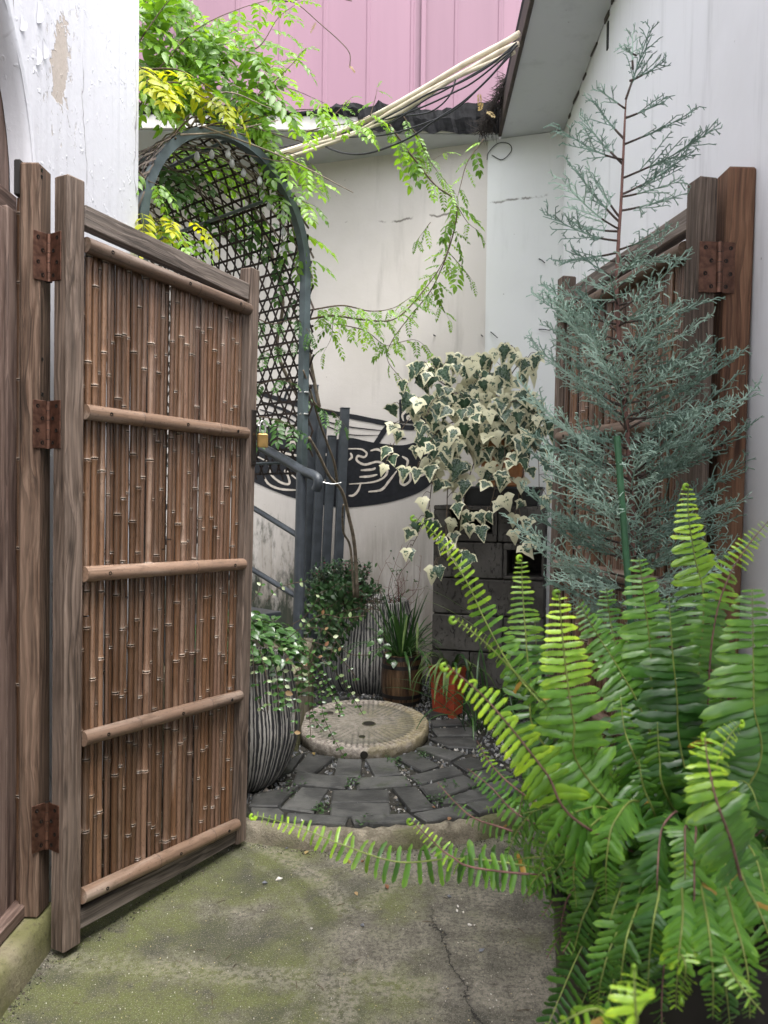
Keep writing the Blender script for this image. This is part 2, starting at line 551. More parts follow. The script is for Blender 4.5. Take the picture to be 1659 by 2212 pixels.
def mk_pink():
    s = NT('pink_sheet_metal')
    p = s.pos()
    n = s.noise(s.vmath('MULTIPLY', p, (1.2, 1.2, .12)), 1.5, 4)
    n2 = s.noise(s.vmath('MULTIPLY', p, (6, 6, .25)), 2., 4)
    c = s.mix(s.step(n, .35, .65), (.20, .108, .148), (.222, .122, .165))
    c = s.mix(s.math('MULTIPLY', s.step(n2, .5, .75), .3), c, (.185, .10, .138))
    r = s.rand()
    n3 = s.noise(s.vmath('MULTIPLY', p, (22, 1, .5)), 1., 4, .7)
    c = s.mix(s.math('MULTIPLY', s.step(n3, .56, .72), .35), c, (.155, .085, .115))
    c = s.hsv(c, .5, 1., s.math('MULTIPLY_ADD', r, .16, .92))
    return s.fin(c, .5, s.bump(n2, .05, .01), .35)
PINK = mk_pink()

def mk_ground():
    s = NT('mossy_concrete')
    p = s.pos(); e = s.sep(p)
    a = s.noise(p, 2.1, 6, .62)
    b = s.noise(p, 9, 6, .68)
    g = s.noise(p, 85, 4, .75)
    f = s.noise(p, 310, 2, .7)
    c = s.ramp(b, [(.32, (.060, .055, .043)), (.48, (.130, .119, .092)), (.68, (.225, .205, .162))])
    # moss, stronger to the left
    mx = s.math('ADD', a, s.math('MULTIPLY', e[0], -.22))
    mm = s.math('MULTIPLY', s.step(mx, .42, .60), s.step(b, .28, .52))
    mosscol = s.mix(s.step(g, .35, .65), (.042, .058, .010), (.165, .185, .034))
    c = s.mix(s.math('MULTIPLY', mm, .8), c, mosscol)
    dk = s.noise(s.vmath('ADD', p, (7, 3, 0)), 3.3, 6, .68)
    dm = s.math('MULTIPLY', s.step(dk, .47, .62), .6)
    c = s.mix(dm, c, (.040, .040, .032))
    c = s.mix(s.math('MULTIPLY', s.step(g, .45, .60), .70), c, (.036, .035, .027))
    c = s.mix(s.math('MULTIPLY', s.step(f, .58, .66), .7), c, (.33, .30, .25))
    # scrapes left by the two swinging leaves
    wob = s.math('MULTIPLY', s.math('SUBTRACT', s.noise(p, 5, 4), .5), .07)
    brk = s.step(s.noise(p, 2.7, 4), .28, .50)
    fine = s.step(s.noise(p, 55, 5, .75), .42, .58)
    tot = None
    for (cx, cy, rr, w, st) in ((HINGE_L[0], HINGE_L[1], SWING_L, .055, .75), (HINGE_R[0], HINGE_R[1], SWING_R, .05, .6),
                                (HINGE_L[0], HINGE_L[1], SWING_L - .10, .02, .35)):
        d = s.vmath('LENGTH', s.vmath('MULTIPLY', s.vmath('SUBTRACT', p, (cx, cy, 0)), (1, 1, 0)))
        q = s.math('ABSOLUTE', s.math('SUBTRACT', s.math('ADD', d, wob), rr))
        k = s.math('MULTIPLY', s.math('MULTIPLY', s.step(q, w, w * .3), brk), s.math('MULTIPLY', fine, st))
        tot = k if tot is None else s.math('MAXIMUM', tot, k)
    # joint under the closed gate
    q = s.math('ABSOLUTE', s.math('SUBTRACT', s.math('ADD', s.math('ADD', e[1], s.math('MULTIPLY', e[0], .10)), wob), 1.86))
    k = s.math('MULTIPLY', s.math('MULTIPLY', s.step(q, .075, .02), fine), s.math('MULTIPLY', brk, .65))
    tot = s.math('MAXIMUM', tot, k)
    c = s.mix(s.math('MULTIPLY', tot, .62), c, (.29, .26, .215))
    # crack
    cw = s.math('MULTIPLY', s.math('SUBTRACT', s.noise(p, 9, 6, .7), .5), .16)
    q = s.math('ABSOLUTE', s.math('SUBTRACT', s.math('ADD', s.math('ADD', e[0], cw), s.math('MULTIPLY', e[1], .17)), .52))
    ck = s.math('MULTIPLY', s.step(q, .0045, .001), s.step(e[1], 2.3, 2.1))
    ck2 = s.math('MULTIPLY', s.step(q, .045, .0), s.step(e[1], 2.3, 2.1))
    c = s.mix(s.math('MULTIPLY', ck2, .3), c, (.03, .028, .024))
    c = s.mix(s.math('MULTIPLY', ck, .9), c, (.012, .011, .010))
    h = s.math('ADD', s.math('MULTIPLY', b, .6), s.math('MULTIPLY', g, .5))
    h = s.math('SUBTRACT', h, s.math('MULTIPLY', ck, 1.2))
    rough = s.math('MULTIPLY_ADD', a, -.35, .92)
    return s.fin(c, rough, s.bump(h, .6, .006), .3)

def mk_mossstone(name, c1, c2, moss, mlo=.45, mhi=.62, sc=14, bst=.8):
    s = NT(name)
    p = s.pos()
    a = s.noise(p, sc, 6, .7); b = s.noise(p, sc * .25, 5); g = s.noise(p, sc * 7, 3, .7)
    c = s.mix(s.step(a, .35, .65), c1, c2)
    c = s.mix(s.math('MULTIPLY', s.step(b, mlo, mhi), .85), c, moss)
    c = s.mix(s.math('MULTIPLY', s.step(g, .5, .7), .5), c, tuple(x * .3 for x in c1))
    h = s.math('ADD', a, s.math('MULTIPLY', g, .5))
    return s.fin(c, .9, s.bump(h, bst, .012), .25)
KERB = mk_mossstone('pebbly_mossy_concrete', (.15, .13, .095), (.30, .265, .20), (.095, .098, .042), .45, .60, 22)
PLINTH = mk_mossstone('mossy_plinth', (.17, .145, .10), (.31, .27, .19), (.095, .098, .030), .44, .60, 12, .4)
BED = mk_mossstone('dark_soil', (.022, .020, .017), (.05, .046, .038), (.02, .028, .010), .5, .7, 30)

def mk_slate():
    s = NT('wet_slate')
    r = s.rand()
    p = s.vmath('ADD', s.pos(), s.comb(0, 0, s.math('MULTIPLY', r, 20)))
    a = s.noise(p, 10, 6, .65); b = s.noise(s.vmath('MULTIPLY', p, (1, 3, 1)), 28, 5, .7)
    c = s.mix(s.step(a, .35, .65), (.036, .036, .035), (.080, .079, .074))
    c = s.mix(s.math('MULTIPLY', s.step(b, .5, .72), .35), c, (.125, .125, .115))
    m = s.noise(s.pos(), 4, 5, .7)
    e = s.sep(s.pos())
    ms = s.math('MULTIPLY', s.step(s.math('ADD', m, s.math('MULTIPLY', e[0], .10)), .56, .68), .6)
    c = s.mix(ms, c, (.028, .038, .014))
    c = s.hsv(c, .5, 1, s.math('MULTIPLY_ADD', r, .5, .75))
    return s.fin(c, s.math('MULTIPLY_ADD', a, .45, .42), s.bump(s.math('ADD', a, b), .55, .004), .35)
SLATE = mk_slate()

def mk_gravel():
    s = NT('mixed_gravel')
    c = s.mix(1., (.9, .9, .9), s.col('tint'), 'MULTIPLY')
    n = s.noise(s.pos(), 120, 3)
    c = s.hsv(c, .5, 1, s.math('MULTIPLY_ADD', n, .6, .7))
    return s.fin(c, .75, None, .35)
GRAVEL = mk_gravel()
PEBBLE = M_plain('white_pebble', (.60, .57, .52), .6, 0, .35, .2, 60)
GPEBBLE = M_plain('grey_pebble', (.13, .135, .15), .6, 0, .35, .3, 60)

def mk_millstone():
    s = NT('worn_granite')
    o = s.tc('Object')
    e = s.sep(o)
    rad = s.vmath('LENGTH', s.vmath('MULTIPLY', o, (1, 1, 0)))
    a = s.noise(o, 9, 6, .68); g = s.noise(o, 120, 3, .7); f = s.noise(o, 38, 4, .7)
    c = s.mix(s.step(f, .35, .65), (.19, .165, .14), (.36, .32, .275))
    yl = s.math('MULTIPLY', s.step(s.math('ADD', a, s.math('MULTIPLY', e[0], .8)), .52, .76), .6)
    c = s.mix(yl, c, (.29, .235, .105))
    wr = s.math('ADD', rad, s.math('MULTIPLY', s.math('SUBTRACT', s.noise(o, 7, 3), .5), .03))
    rim = s.math('MULTIPLY', s.step(wr, .255, .245), s.step(wr, .18, .25))
    c = s.mix(s.math('MULTIPLY', s.step(wr, .248, .235), .5), c, (.105, .10, .075))
    c = s.mix(s.math('MULTIPLY', rim, .42), c, (.05, .055, .04))
    c = s.mix(s.math('MULTIPLY', s.step(a, .52, .70), .45), c, (.09, .09, .06))
    c = s.mix(s.math('MULTIPLY', s.step(g, .52, .70), .6), c, (.07, .06, .05))
    c = s.mix(1., c, s.col('tint'), 'MULTIPLY')
    side = s.step(e[2], .055, .02)
    c = s.mix(s.math('MULTIPLY', side, .5), c, (.085, .075, .045))
    h = s.math('ADD', s.math('MULTIPLY', f, .7), s.math('MULTIPLY', g, .7))
    return s.fin(c, .88, s.bump(h, .8, .008), .3)
MILL = mk_millstone()

def mk_ribbed():
    s = NT('ribbed_black_and_cream_glaze')
    o = s.tc('Object'); e = s.sep(o)
    an = s.math('ARCTAN2', e[1], e[0])
    wv = s.noise(s.comb(s.math('MULTIPLY', an, 1.6), s.math('MULTIPLY', e[2], 3.), 0.), 1.6, 3)
    a2 = s.math('ADD', an, s.math('MULTIPLY', wv, .05))
    n1 = s.noise(s.comb(s.math('MULTIPLY', a2, 15.), s.math('MULTIPLY', e[2], 1.3), 2.0), 1.0, 2, .5)
    br = s.noise(s.comb(s.math('MULTIPLY', a2, 24.), s.math('MULTIPLY', e[2], 26.), 5.0), 1.0, 3, .6)
    saw = s.math('ABSOLUTE', s.math('SUBTRACT', s.math('FRACT', s.math('MULTIPLY_ADD', n1, 1.3, s.math('MULTIPLY', a2, 15.))), .5))
    v = s.math('ADD', s.math('MULTIPLY', saw, 1.15), s.math('MULTIPLY', br, .62))
    m = s.step(v, .52, .66)
    c = s.mix(m, (.032, .033, .036), (.33, .315, .29))
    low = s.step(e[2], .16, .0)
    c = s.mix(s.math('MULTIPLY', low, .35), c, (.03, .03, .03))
    return s.fin(c, s.math('MULTIPLY_ADD', m, .35, .38), s.bump(m, .8, .006), .4)
RIBBED = mk_ribbed()

def mk_block():
    s = NT('grey_concrete_block')
    p = s.vmath('ADD', s.pos(), s.comb(0, 0, s.math('MULTIPLY', s.rand(), 9)))
    a = s.noise(p, 60, 5, .75); b = s.noise(p, 6, 4); 
    w = s.noise(s.vmath('MULTIPLY', p, (1, 1, .45)), 48, 5, .7, 1.2)
    c = s.mix(s.step(b, .35, .65), (.050, .046, .041), (.088, .082, .074))  # greys lowered so the colour carries the shadow on the pillar
    c = s.mix(s.math('MULTIPLY', s.step(w, .58, .63), .8), c, (.020, .018, .016))
    c = s.mix(s.math('MULTIPLY', s.step(a, .5, .7), .35), c, (.05, .047, .043))
    h = s.math('SUBTRACT', s.math('MULTIPLY', a, .6), s.math('MULTIPLY', s.step(w, .56, .64), .8))
    return s.fin(c, .92, s.bump(h, .8, .008), .2)
BLOCK = mk_block()
ORANGE = M_plain('orange_clay_pot', (.36, .155, .055), .5, 0, .4, .25, 14)
REDPOT = M_plain('brick_red_plastic', (.36, .062, .030), .45, 0, .4, .15, 12, .05)
INK = M_plain('black_ink', (.012, .010, .009), .6)
BLACKPL = M_plain('black_plastic', (.014, .014, .015), .45, 0, .4, .2, 30)
BARREL = M_wood('wet_barrel_oak', (.014, .008, .005), (.070, .034, .016), (.20, .115, .06), .6, .55)
IRON = M_plain('rusty_iron_band', (.022, .019, .017), .6, .3, .4, .3, 30)
SOIL = M_plain('soil', (.03, .022, .016), .95, 0, .2, .4, 60, .9, .01)
DARKPOT = M_plain('dark_brown_pot', (.011, .009, .008), .45, 0, .35, .3, 12, .1)
STAKE = M_plain('green_stake', (.045, .125, .062), .45, 0, .4, .2, 30)
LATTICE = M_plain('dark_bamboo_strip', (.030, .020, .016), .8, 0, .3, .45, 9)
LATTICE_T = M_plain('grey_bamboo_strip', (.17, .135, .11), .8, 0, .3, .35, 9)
GLASS = M_plain('clear_bulb', (.55, .55, .55), .1, 0, .6, .1)
STEM = M_plain('brown_stem', (.085, .062, .042), .85, 0, .25, .35, 40)
GSTEM = M_plain('pale_vine_wood', (.19, .155, .115), .85, 0, .25, .3, 30)
REDSTEM = M_plain('reddish_bark', (.16, .085, .072), .8, 0, .25, .3, 40)
BARK = M_plain('conifer_bark', (.075, .055, .048), .85, 0, .25, .35, 40)

L_VINE = M_leaf('wisteria_leaf', (.095, .215, .020), (.185, .335, .036), .35, .45, (1.5, 1.4, .6), .4)
L_VINEY = M_leaf('backlit_yellow_wisteria_leaf', (.30, .36, .02), (.44, .44, .03), .4, .5, (1.5, 1.4, .5), .25)  # bright yellow leaf colour also carries the glow of backlight
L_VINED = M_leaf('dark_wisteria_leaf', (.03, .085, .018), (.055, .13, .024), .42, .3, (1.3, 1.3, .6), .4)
L_BRONZE = M_leaf('bronze_leaf', (.35, .25, .09), (.40, .30, .14), .5, .4, None, .3)
L_CREEP = M_leaf('creeper_leaf', (.035, .095, .022), (.085, .17, .05), .22, .2, (1.2, 1.3, .6), .5, .6)
L_CREEPV = M_leaf('pale_creeper_leaf', (.22, .34, .12), (.42, .48, .28), .3, .25, None, .4, .5)
L_CREEPR = M_leaf('russet_creeper_leaf', (.26, .10, .05), (.34, .24, .12), .4, .3, None, .4)
L_SHRUB = M_leaf('shrub_leaf', (.012, .040, .014), (.034, .085, .024), .35, .15, None, .4, .45)
L_NAND = M_leaf('soft_green_leaf', (.03, .075, .024), (.06, .12, .035), .4, .3, None, .4)
L_IRIS = M_leaf('strap_leaf', (.022, .068, .018), (.055, .125, .028), .35, .25, None, .4, .5)
L_SPID = M_leaf('spider_leaf', (.10, .18, .04), (.22, .28, .10), .4, .3, None, .5)
L_CON = M_leaf('blue_green_sprig', (.155, .245, .195), (.31, .415, .345), .6, .12, None, .35, .25, scale=30)
L_FERN = M_leaf('fern_pinna', (.032, .104, .018), (.062, .160, .026), .28, .28, (1.6, 1.5, .6), .5, .5, usetint=True, scale=30)
FLOWER = M_plain('pink_flower', (.55, .06, .20), .6)

def mk_ivy():
    s = NT('variegated_ivy_leaf')
    t = s.sep(s.col('tint'))          # r = distance from the rim towards the midrib, g = vein
    r = s.rand()
    o = s.vmath('ADD', s.tc('Object'), s.comb(s.math('MULTIPLY', r, 5), s.math('MULTIPLY', r, 11), 0))
    n = s.noise(o, 5.5, 5, .7); n2 = s.noise(o, 9, 4, .65)
    v = s.math('ADD', t[0], s.math('MULTIPLY', s.math('SUBTRACT', n, .5), 1.9))
    thr = s.math('MULTIPLY_ADD', s.math('FRACT', s.math('MULTIPLY', r, 13.7)), 1.0, .02)
    m = s.step(v, thr, s.math('ADD', thr, .06))
    green = s.mix(s.math('MULTIPLY', s.step(n2, .46, .56), s.math('FRACT', s.math('MULTIPLY', r, 5.3))), (.018, .050, .022), (.15, .19, .165))
    green = s.mix(s.math('MULTIPLY', t[1], .5), green, (.13, .20, .12))
    cream = s.mix(n, (.56, .53, .33), (.66, .64, .47))
    c = s.mix(m, cream, green)
    return s.fin(c, .42, s.bump(n2, .25, .002), .4, trans=.22, transcol=c)
IVY = mk_ivy()
# ------------------------------------------------------------------ key positions
HB = at_z(137, 2062, .018); FB = at_z(532, 1815, .018)
HT = at_y(145, 372, HB.y); FT = at_y(563, 585, FB.y)
rFT = at_y(1204, 603, 2.69); rFB = at_y(1172, 1796, 2.69)
rHT = at_y(1512, 378, 1.86); rHB = at_y(1459, 2140, 1.86)
rHB.z = rFB.z = .018
HINGE_L = (HB.x - .03, HB.y + .02); SWING_L = (FB - HB).length + .02
HINGE_R = (rHB.x, rHB.y); SWING_R = (rFB - rHB).length
GROUND = mk_ground()
BEDZ = .055

# ------------------------------------------------------------------ the setting
def sheet(name, x0, x1, y0, y1, z, m, kind='structure', nx=1, ny=1):
    mb = MB()
    vs = [(x0 + (x1 - x0) * i / nx, y0 + (y1 - y0) * j / ny, z) for j in range(ny + 1) for i in range(nx + 1)]
    fs = [(j * (nx + 1) + i, j * (nx + 1) + i + 1, (j + 1) * (nx + 1) + i + 1, (j + 1) * (nx + 1) + i) for j in range(ny) for i in range(nx)]
    mb.add(vs, fs)
    return obj(name, mb, m, kind=kind)
sheet('ground', -150, 150, -150, 150, 0, GROUND)
# kerb: curved lip of rough concrete in front of the raised bed
k0, k1, k2 = at_z(500, 1812, 0), at_z(803, 1839, 0), at_z(1075, 1806, 0)
def circ(a, b, c):
    ax, ay, bx, by, cx, cy = a.x, a.y, b.x, b.y, c.x, c.y
    d = 2 * (ax * (by - cy) + bx * (cy - ay) + cx * (ay - by))
    ux = ((ax * ax + ay * ay) * (by - cy) + (bx * bx + by * by) * (cy - ay) + (cx * cx + cy * cy) * (ay - by)) / d
    uy = ((ax * ax + ay * ay) * (cx - bx) + (bx * bx + by * by) * (ax - cx) + (cx * cx + cy * cy) * (bx - ax)) / d
    return Vector((ux, uy, 0)), (Vector((ux, uy, 0)) - Vector((ax, ay, 0))).length
KC, KR = circ(k0, k1, k2)
mb = MB()
NA = 70
a_lo, a_hi = math.atan2(k0.y - KC.y, k0.x - KC.x) - .30, math.atan2(k2.y - KC.y, k2.x - KC.x) + .55
if a_hi < a_lo: a_hi += 2 * PI
prof = [(.004, -.02), (.002, .02), (-.004, .044), (-.014, .058), (-.030, .064), (-.046, .062), (-.055, .05), (-.055, -.02)]
vs = []
for i in range(NA + 1):
    an = a_lo + (a_hi - a_lo) * i / NA
    for (dr, z) in prof:
        j = rnd(-.006, .006)
        r = KR + dr + j
        vs.append((KC.x + r * math.cos(an), KC.y + r * math.sin(an), z + (rnd(-.005, .005) if z > .02 else 0)))
fs = []
np_ = len(prof)
for i in range(NA):
    for j in range(np_ - 1):
        fs.append((i * np_ + j, (i + 1) * np_ + j, (i + 1) * np_ + j + 1, i * np_ + j + 1))
mb.add(vs, fs)
obj('kerb', mb, KERB, kind='structure', smooth=True)
# raised bed behind the kerb
mb = MB()
poly = []
for i in range(31):
    an = a_lo + (a_hi - a_lo) * i / 30
    poly.append((KC.x + (KR - .06) * math.cos(an), KC.y + (KR - .06) * math.sin(an)))
poly += [(1.3, 3.2), (1.3, 5.6), (-2.6, 5.6), (-2.6, 3.0)]
mb.prism(poly, BEDZ, -.03)
bed = obj('gravel_bed', mb, BED, kind='structure')

# slate paving, fanned round the millstone
mb = MB()
PZ = .072
def cp(c): return (493.7 + c[0] * .3637, 1481.2 + c[1] * .3637)
SL = [
 [(470,402),(632,426),(500,528),(385,505)], [(647,426),(794,430),(788,538),(626,536)], [(810,432),(975,425),(1024,526),(866,538)],
 [(984,420),(1092,387),(1254,474),(1146,512)], [(1108,372),(1175,352),(1400,404),(1318,446)], [(1190,306),(1466,302),(1482,366),(1300,358)],
 [(1206,256),(1466,246),(1478,292),(1240,298)], [(1200,205),(1370,192),(1402,228),(1212,236)],
 [(402,520),(724,544),(694,610),(378,583)], [(742,546),(1060,534),(1090,588),(762,610)], [(1068,530),(1340,472),(1402,518),(1142,578)],
 [(1330,452),(1440,424),(1600,470),(1420,512)], [(1412,524),(1600,480),(1700,530),(1500,572)],
 [(436,598),(594,609),(508,748),(308,718)], [(612,616),(952,613),(958,684),(606,687)], [(605,692),(960,690),(964,760),(600,764)],
 [(968,606),(1112,600),(1232,734),(1082,750)], [(1132,598),(1398,528),(1496,580),(1204,686)], [(1510,580),(1680,545),(1800,600),(1620,650)],
 [(1212,694),(1500,592),(1600,650),(1400,690)], [(345,752),(714,772),(690,846),(300,836)], [(726,776),(1078,756),(1158,824),(742,858)],
 [(1098,754),(1388,700),(1480,764),(1190,824)], [(1410,700),(1620,660),(1700,700),(1500,760)],
 [(150,640),(420,592),(292,716),(120,712)], [(130,722),(300,728),(330,750),(280,830),(110,790)], [(380,430),(455,396),(380,500),(300,540)],
 [(500,90),(640,60),(720,68),(560,108)], [(1190,140),(1340,120),(1370,160),(1200,180)],
]
paving = obj('slate_paving', MB().prism([at_z(*cp(c), 0).to_tuple()[:2] for c in [(420, 400), (1100, 400), (1300, 800), (300, 800)]], BEDZ + .004, .01), BED, kind='structure')
for poly in SL:
    ps = [at_z(*cp(c), PZ) for c in poly]
    for p in ps:                                   # keep clear of the kerb
        d_ = Vector((p.x - KC.x, p.y - KC.y, 0))
        if d_.y < 0 and d_.length > KR - .052: p -= d_.normalized() * (d_.length - (KR - .052))
    cen = sum(ps, Vector()) / len(ps)
    mb = MB()
    dz = rnd(-.003, .004)
    sh = [p + (cen - p) * .012 for p in ps]
    inn = [p + (cen - p).normalized() * .007 for p in sh]
    n = len(ps)
    tx, ty = rnd(-.015, .015), rnd(-.015, .015)
    def lift(p, z): return (p.x - cen.x, p.y - cen.y, z + (p.x - cen.x) * tx + (p.y - cen.y) * ty)
    vs = [lift(p, dz) for p in inn] + [lift(p, dz - .005) for p in sh] + [lift(p, -.03) for p in sh]
    ar = sum(ps[i].x * ps[(i + 1) % n].y - ps[(i + 1) % n].x * ps[i].y for i in range(n))
    top = tuple(range(n)) if ar > 0 else tuple(range(n))[::-1]
    fs = [top]
    for L in range(2):
        for i in range(n):
            j = (i + 1) % n
            q = (L * n + i, (L + 1) * n + i, (L + 1) * n + j, L * n + j)
            fs.append(q if ar > 0 else q[::-1])
    mb.add(vs, fs)
    obj('slate', mb, SLATE, paving, Matrix.Translation(cen))

# loose gravel over the bed
def stone_var(seed, n=1):
    random.seed(seed)
    base = [(1, 0, 0), (-1, 0, 0), (0, 1, 0), (0, -1, 0), (0, 0, 1), (0, 0, -1)]
    vs = [tuple(a * rnd(.65, 1.15) + rnd(-.2, .2) for a in p) for p in base]
    fs = [(0, 2, 4), (2, 1, 4), (1, 3, 4), (3, 0, 4), (2, 0, 5), (1, 2, 5), (3, 1, 5), (0, 3, 5)]
    return np.array(vs), fs
SV = [stone_var(s) for s in range(12)]
random.seed(5)
mb = MB()
PALS = [(.09, .095, .10), (.14, .145, .15), (.20, .20, .20), (.32, .31, .29), (.055, .056, .06), (.25, .22, .18), (.5, .48, .44)]
def scatter(N, fn, s0, s1, pal, z):
    for _ in range(N):
        p = fn()
        if p is None: continue
        s = rnd(s0, s1)
        M = Matrix.Translation((p[0], p[1], z + s * .3)) @ Euler((rnd(0, 6), rnd(0, 6), rnd(0, 6))).to_matrix().to_4x4() @ Matrix.Diagonal((s, s * rnd(.6, 1), s * rnd(.4, .7), 1))
        v, f = random.choice(SV)
        c = random.choice(pal); k = rnd(.7, 1.25)
        mb.inst((v, f, [tuple(x * k for x in c)] * 6), M)
def in_bed():
    x, y = rnd(-1.1, 1.1), rnd(2.75, 5.0)
    if math.hypot(x - KC.x, y - KC.y) > KR - .14 and y < KC.y: return None
    if y < 3.15 and random.random() < .35: return None
    return x, y
scatter(13000, in_bed, .006, .014, PALS[:5] + PALS[:3] + [PALS[5]], BEDZ)
scatter(900, lambda: (lambda p: p if p and p[1] < 4.0 and p[0] > .1 else None)(in_bed()), .006, .011, PALS[3:4] + PALS[6:], BEDZ + .006)
scatter(500, lambda: (rnd(-.5, .35), rnd(2.72, 3.3)), .004, .009, PALS[2:4] + PALS[5:], BEDZ)
gr = obj('gravel', mb, GRAVEL, kind='stuff')
tag(gr, 'dark grey and white gravel strewn round the millstone and pots', 'gravel')

# ------------------------------------------------------------------ white building on the left, with an arched doorway
WX = -.935
AY, AZ, AR = 1.405, 1.97, .645                    # arch centre along y, springing height, radius
lb = thing('plaster_building', 'white building with peeling paint and an arched doorway behind the open left gate', 'building', (WX, 2.0, 0))
mb = MB()
Y0, Y1, ZT = -2.5, 2.905, 3.55
th = .22
segs = 28
def wallface(x, flip):
    q = []
    # jamb piece right of the arch
    ys = [AY + AR * math.cos(PI * i / segs) for i in range(segs + 1)]
    zs = [AZ + AR * math.sin(PI * i / segs) for i in range(segs + 1)]
    vs = [(x, AY + AR, 0), (x, Y1, 0), (x, Y1, ZT), (x, AY + AR, ZT), (x, AY + AR, AZ)]
    fs = [(0, 1, 2, 3)]
    vs2 = [(x, Y0, 0), (x, AY - AR, 0), (x, AY - AR, ZT), (x, Y0, ZT)]
    fs2 = [(0, 1, 2, 3)]
    mb.add(vs, [f if not flip else f[::-1] for f in fs]); mb.add(vs2, [f if not flip else f[::-1] for f in fs2])
    vs3 = []
    for i in range(segs + 1):
        vs3 += [(x, ys[i], zs[i]), (x, ys[i], ZT)]
    fs3 = [(2 * i + 2, 2 * i, 2 * i + 1, 2 * i + 3) for i in range(segs)]
    mb.add(vs3, [f if not flip else f[::-1] for f in fs3])
wallface(WX, False); wallface(WX - th, True)
mb.add([(WX, Y1, 0), (WX - th, Y1, 0), (WX - th, Y1, ZT), (WX, Y1, ZT)], [(0, 1, 2, 3)])
mb.add([(WX, Y0, ZT), (WX, Y1, ZT), (WX - th, Y1, ZT), (WX - th, Y0, ZT)], [(0, 1, 2, 3)])
mb.add([(WX - th, Y1, 0), (WX - 2.2, Y1, 0), (WX - 2.2, Y1, ZT), (WX - th, Y1, ZT)], [(0, 1, 2, 3)])
obj('wall', mb, WALL_L, lb)
# lumpy rounded arris and reveal of the arch
mb = MB()
R = []
for i in range(41):
    if i < 14: yz = (AY + AR, AZ * i / 14, (1, 0))
    else:
        a = PI * (i - 14) / 26
        yz = (AY + AR * math.cos(a), AZ + AR * math.sin(a), (math.cos(a), math.sin(a)))
    R.append(yz)
vs = []
for (y, z, nn) in R:
    j = rnd(-.004, .004)
    for (dx, dr) in ((.002, .018), (.004, .006), (-.006, -.004), (-.022, -.007), (-.060, -.006)):
        vs.append((WX + dx, y + nn[0] * (dr + j), z + nn[1] * (dr + j)))
fs = [(i * 5 + k, i * 5 + k + 1, (i + 1) * 5 + k + 1, (i + 1) * 5 + k) for i in range(40) for k in range(4)]
mb.add(vs, fs)
obj('arch_reveal', mb, WALL_L, lb, smooth=True)
# timber door boards inside the arch
ps = AY + AR - .001
k = 0
while ps > AY - AR:
    w = rnd(.10, .14)
    beam('door_plank', (WX - .022 + rnd(-.003, .003), ps - w / 2, .12), (WX - .022 + rnd(-.003, .003), ps - w / 2, 1.90 + rnd(-.01, .01)), w - .004, .03, (0, 1, 0), W_DOOR, lb)
    beam('door_plank', (WX - .078, ps - w / 2, 1.90), (WX - .078, ps - w / 2, 2.68), w - .006, .03, (0, 1, 0), W_DOOR, lb)
    ps -= w
beam('door_batten', (WX - .052, AY - AR, 1.94), (WX - .052, AY + AR - .005, 1.94), .07, .02, (0, 0, 1), W_DOOR, lb)
# curling flakes of paint
for (u, v, w, h, tw) in ((200, 60, .022, .06, .4), (232, 262, .016, .05, -.5), (108, 118, .02, .04, .2), (196, 300, .014, .05, .3)):
    p = at_plane(u * .397, v * .397, (WX, 0, 0), (1, 0, 0))
    mb = MB()
    vs = []
    for i in range(7):
        for j in range(4):
            k = 1 - .75 * abs(i / 6 * 2 - 1) ** 2.2
            y = (j / 3) * w * k; z = (i / 6 - .5) * h
            vs.append((.0015 + .009 * (j / 3) ** 2.2 * k, y + .2 * tw * z + rnd(-.001, .001), z))
    mb.add(vs, [(i * 4 + j, i * 4 + j + 1, (i + 1) * 4 + j + 1, (i + 1) * 4 + j) for i in range(6) for j in range(3)])
    obj('paint_flake', mb, WALL_L, lb, Matrix.Translation(p), smooth=True)
# wall-foot plinth and the threshold board on it
pl = thing('concrete_plinth', 'low mossy concrete plinth along the foot of the white building', 'plinth', (WX + .04, 1.0, 0))
mb = MB()
n = 40
vs = []
for i in range(n + 1):
    y = -1.6 + (2.035 + 1.6) * i / n
    x = WX + .075
    for (dx, z) in ((.004, -.01), (.0, .055), (-.004, .088), (-.018, .101), (-.10, .102)):
        vs.append((x + dx + rnd(-.002, .002), y, z + rnd(-.0015, .0015)))
fs = [(i * 5 + k, i * 5 + k + 1, (i + 1) * 5 + k + 1, (i + 1) * 5 + k)[::-1] for i in range(n) for k in range(4)]
fs.append(tuple(n * 5 + k for k in range(5)))
mb.add(vs, fs)
obj('plinth_body', mb, PLINTH, pl, autosmooth=60)
sl = beam('door_sill', (WX - .03, AY - AR + .02, .122), (WX - .03, AY + AR - .04, .122), .11, .035, (1, 0, 0), W_DOOR, None)
tag(sl, 'red brown timber sill board under the arched door', 'sill')

# ------------------------------------------------------------------ building on the right and the back wall under one eave
CX, CY = 1.04, 4.60
EZ = 3.37
rdir = Vector((CX - .889, CY - 1.85, 0)).normalized()
rp = lambda y: Vector((.889 + (y - 1.85) * (CX - .889) / (CY - 1.85), y, 0))
rb = thing('white_building', 'white rendered building on the right with a grey boarded soffit', 'building', (1.0, 3.0, 0))
a, b = rp(-3.0), rp(CY)
mb = MB()
nrm = Vector((rdir.y, -rdir.x, 0))
A = [a, b, b + nrm * .25, a + nrm * .25]
mb.prism([(p.x, p.y) for p in A], EZ + .10, 0)
obj('wall', mb, WALL_R, rb)
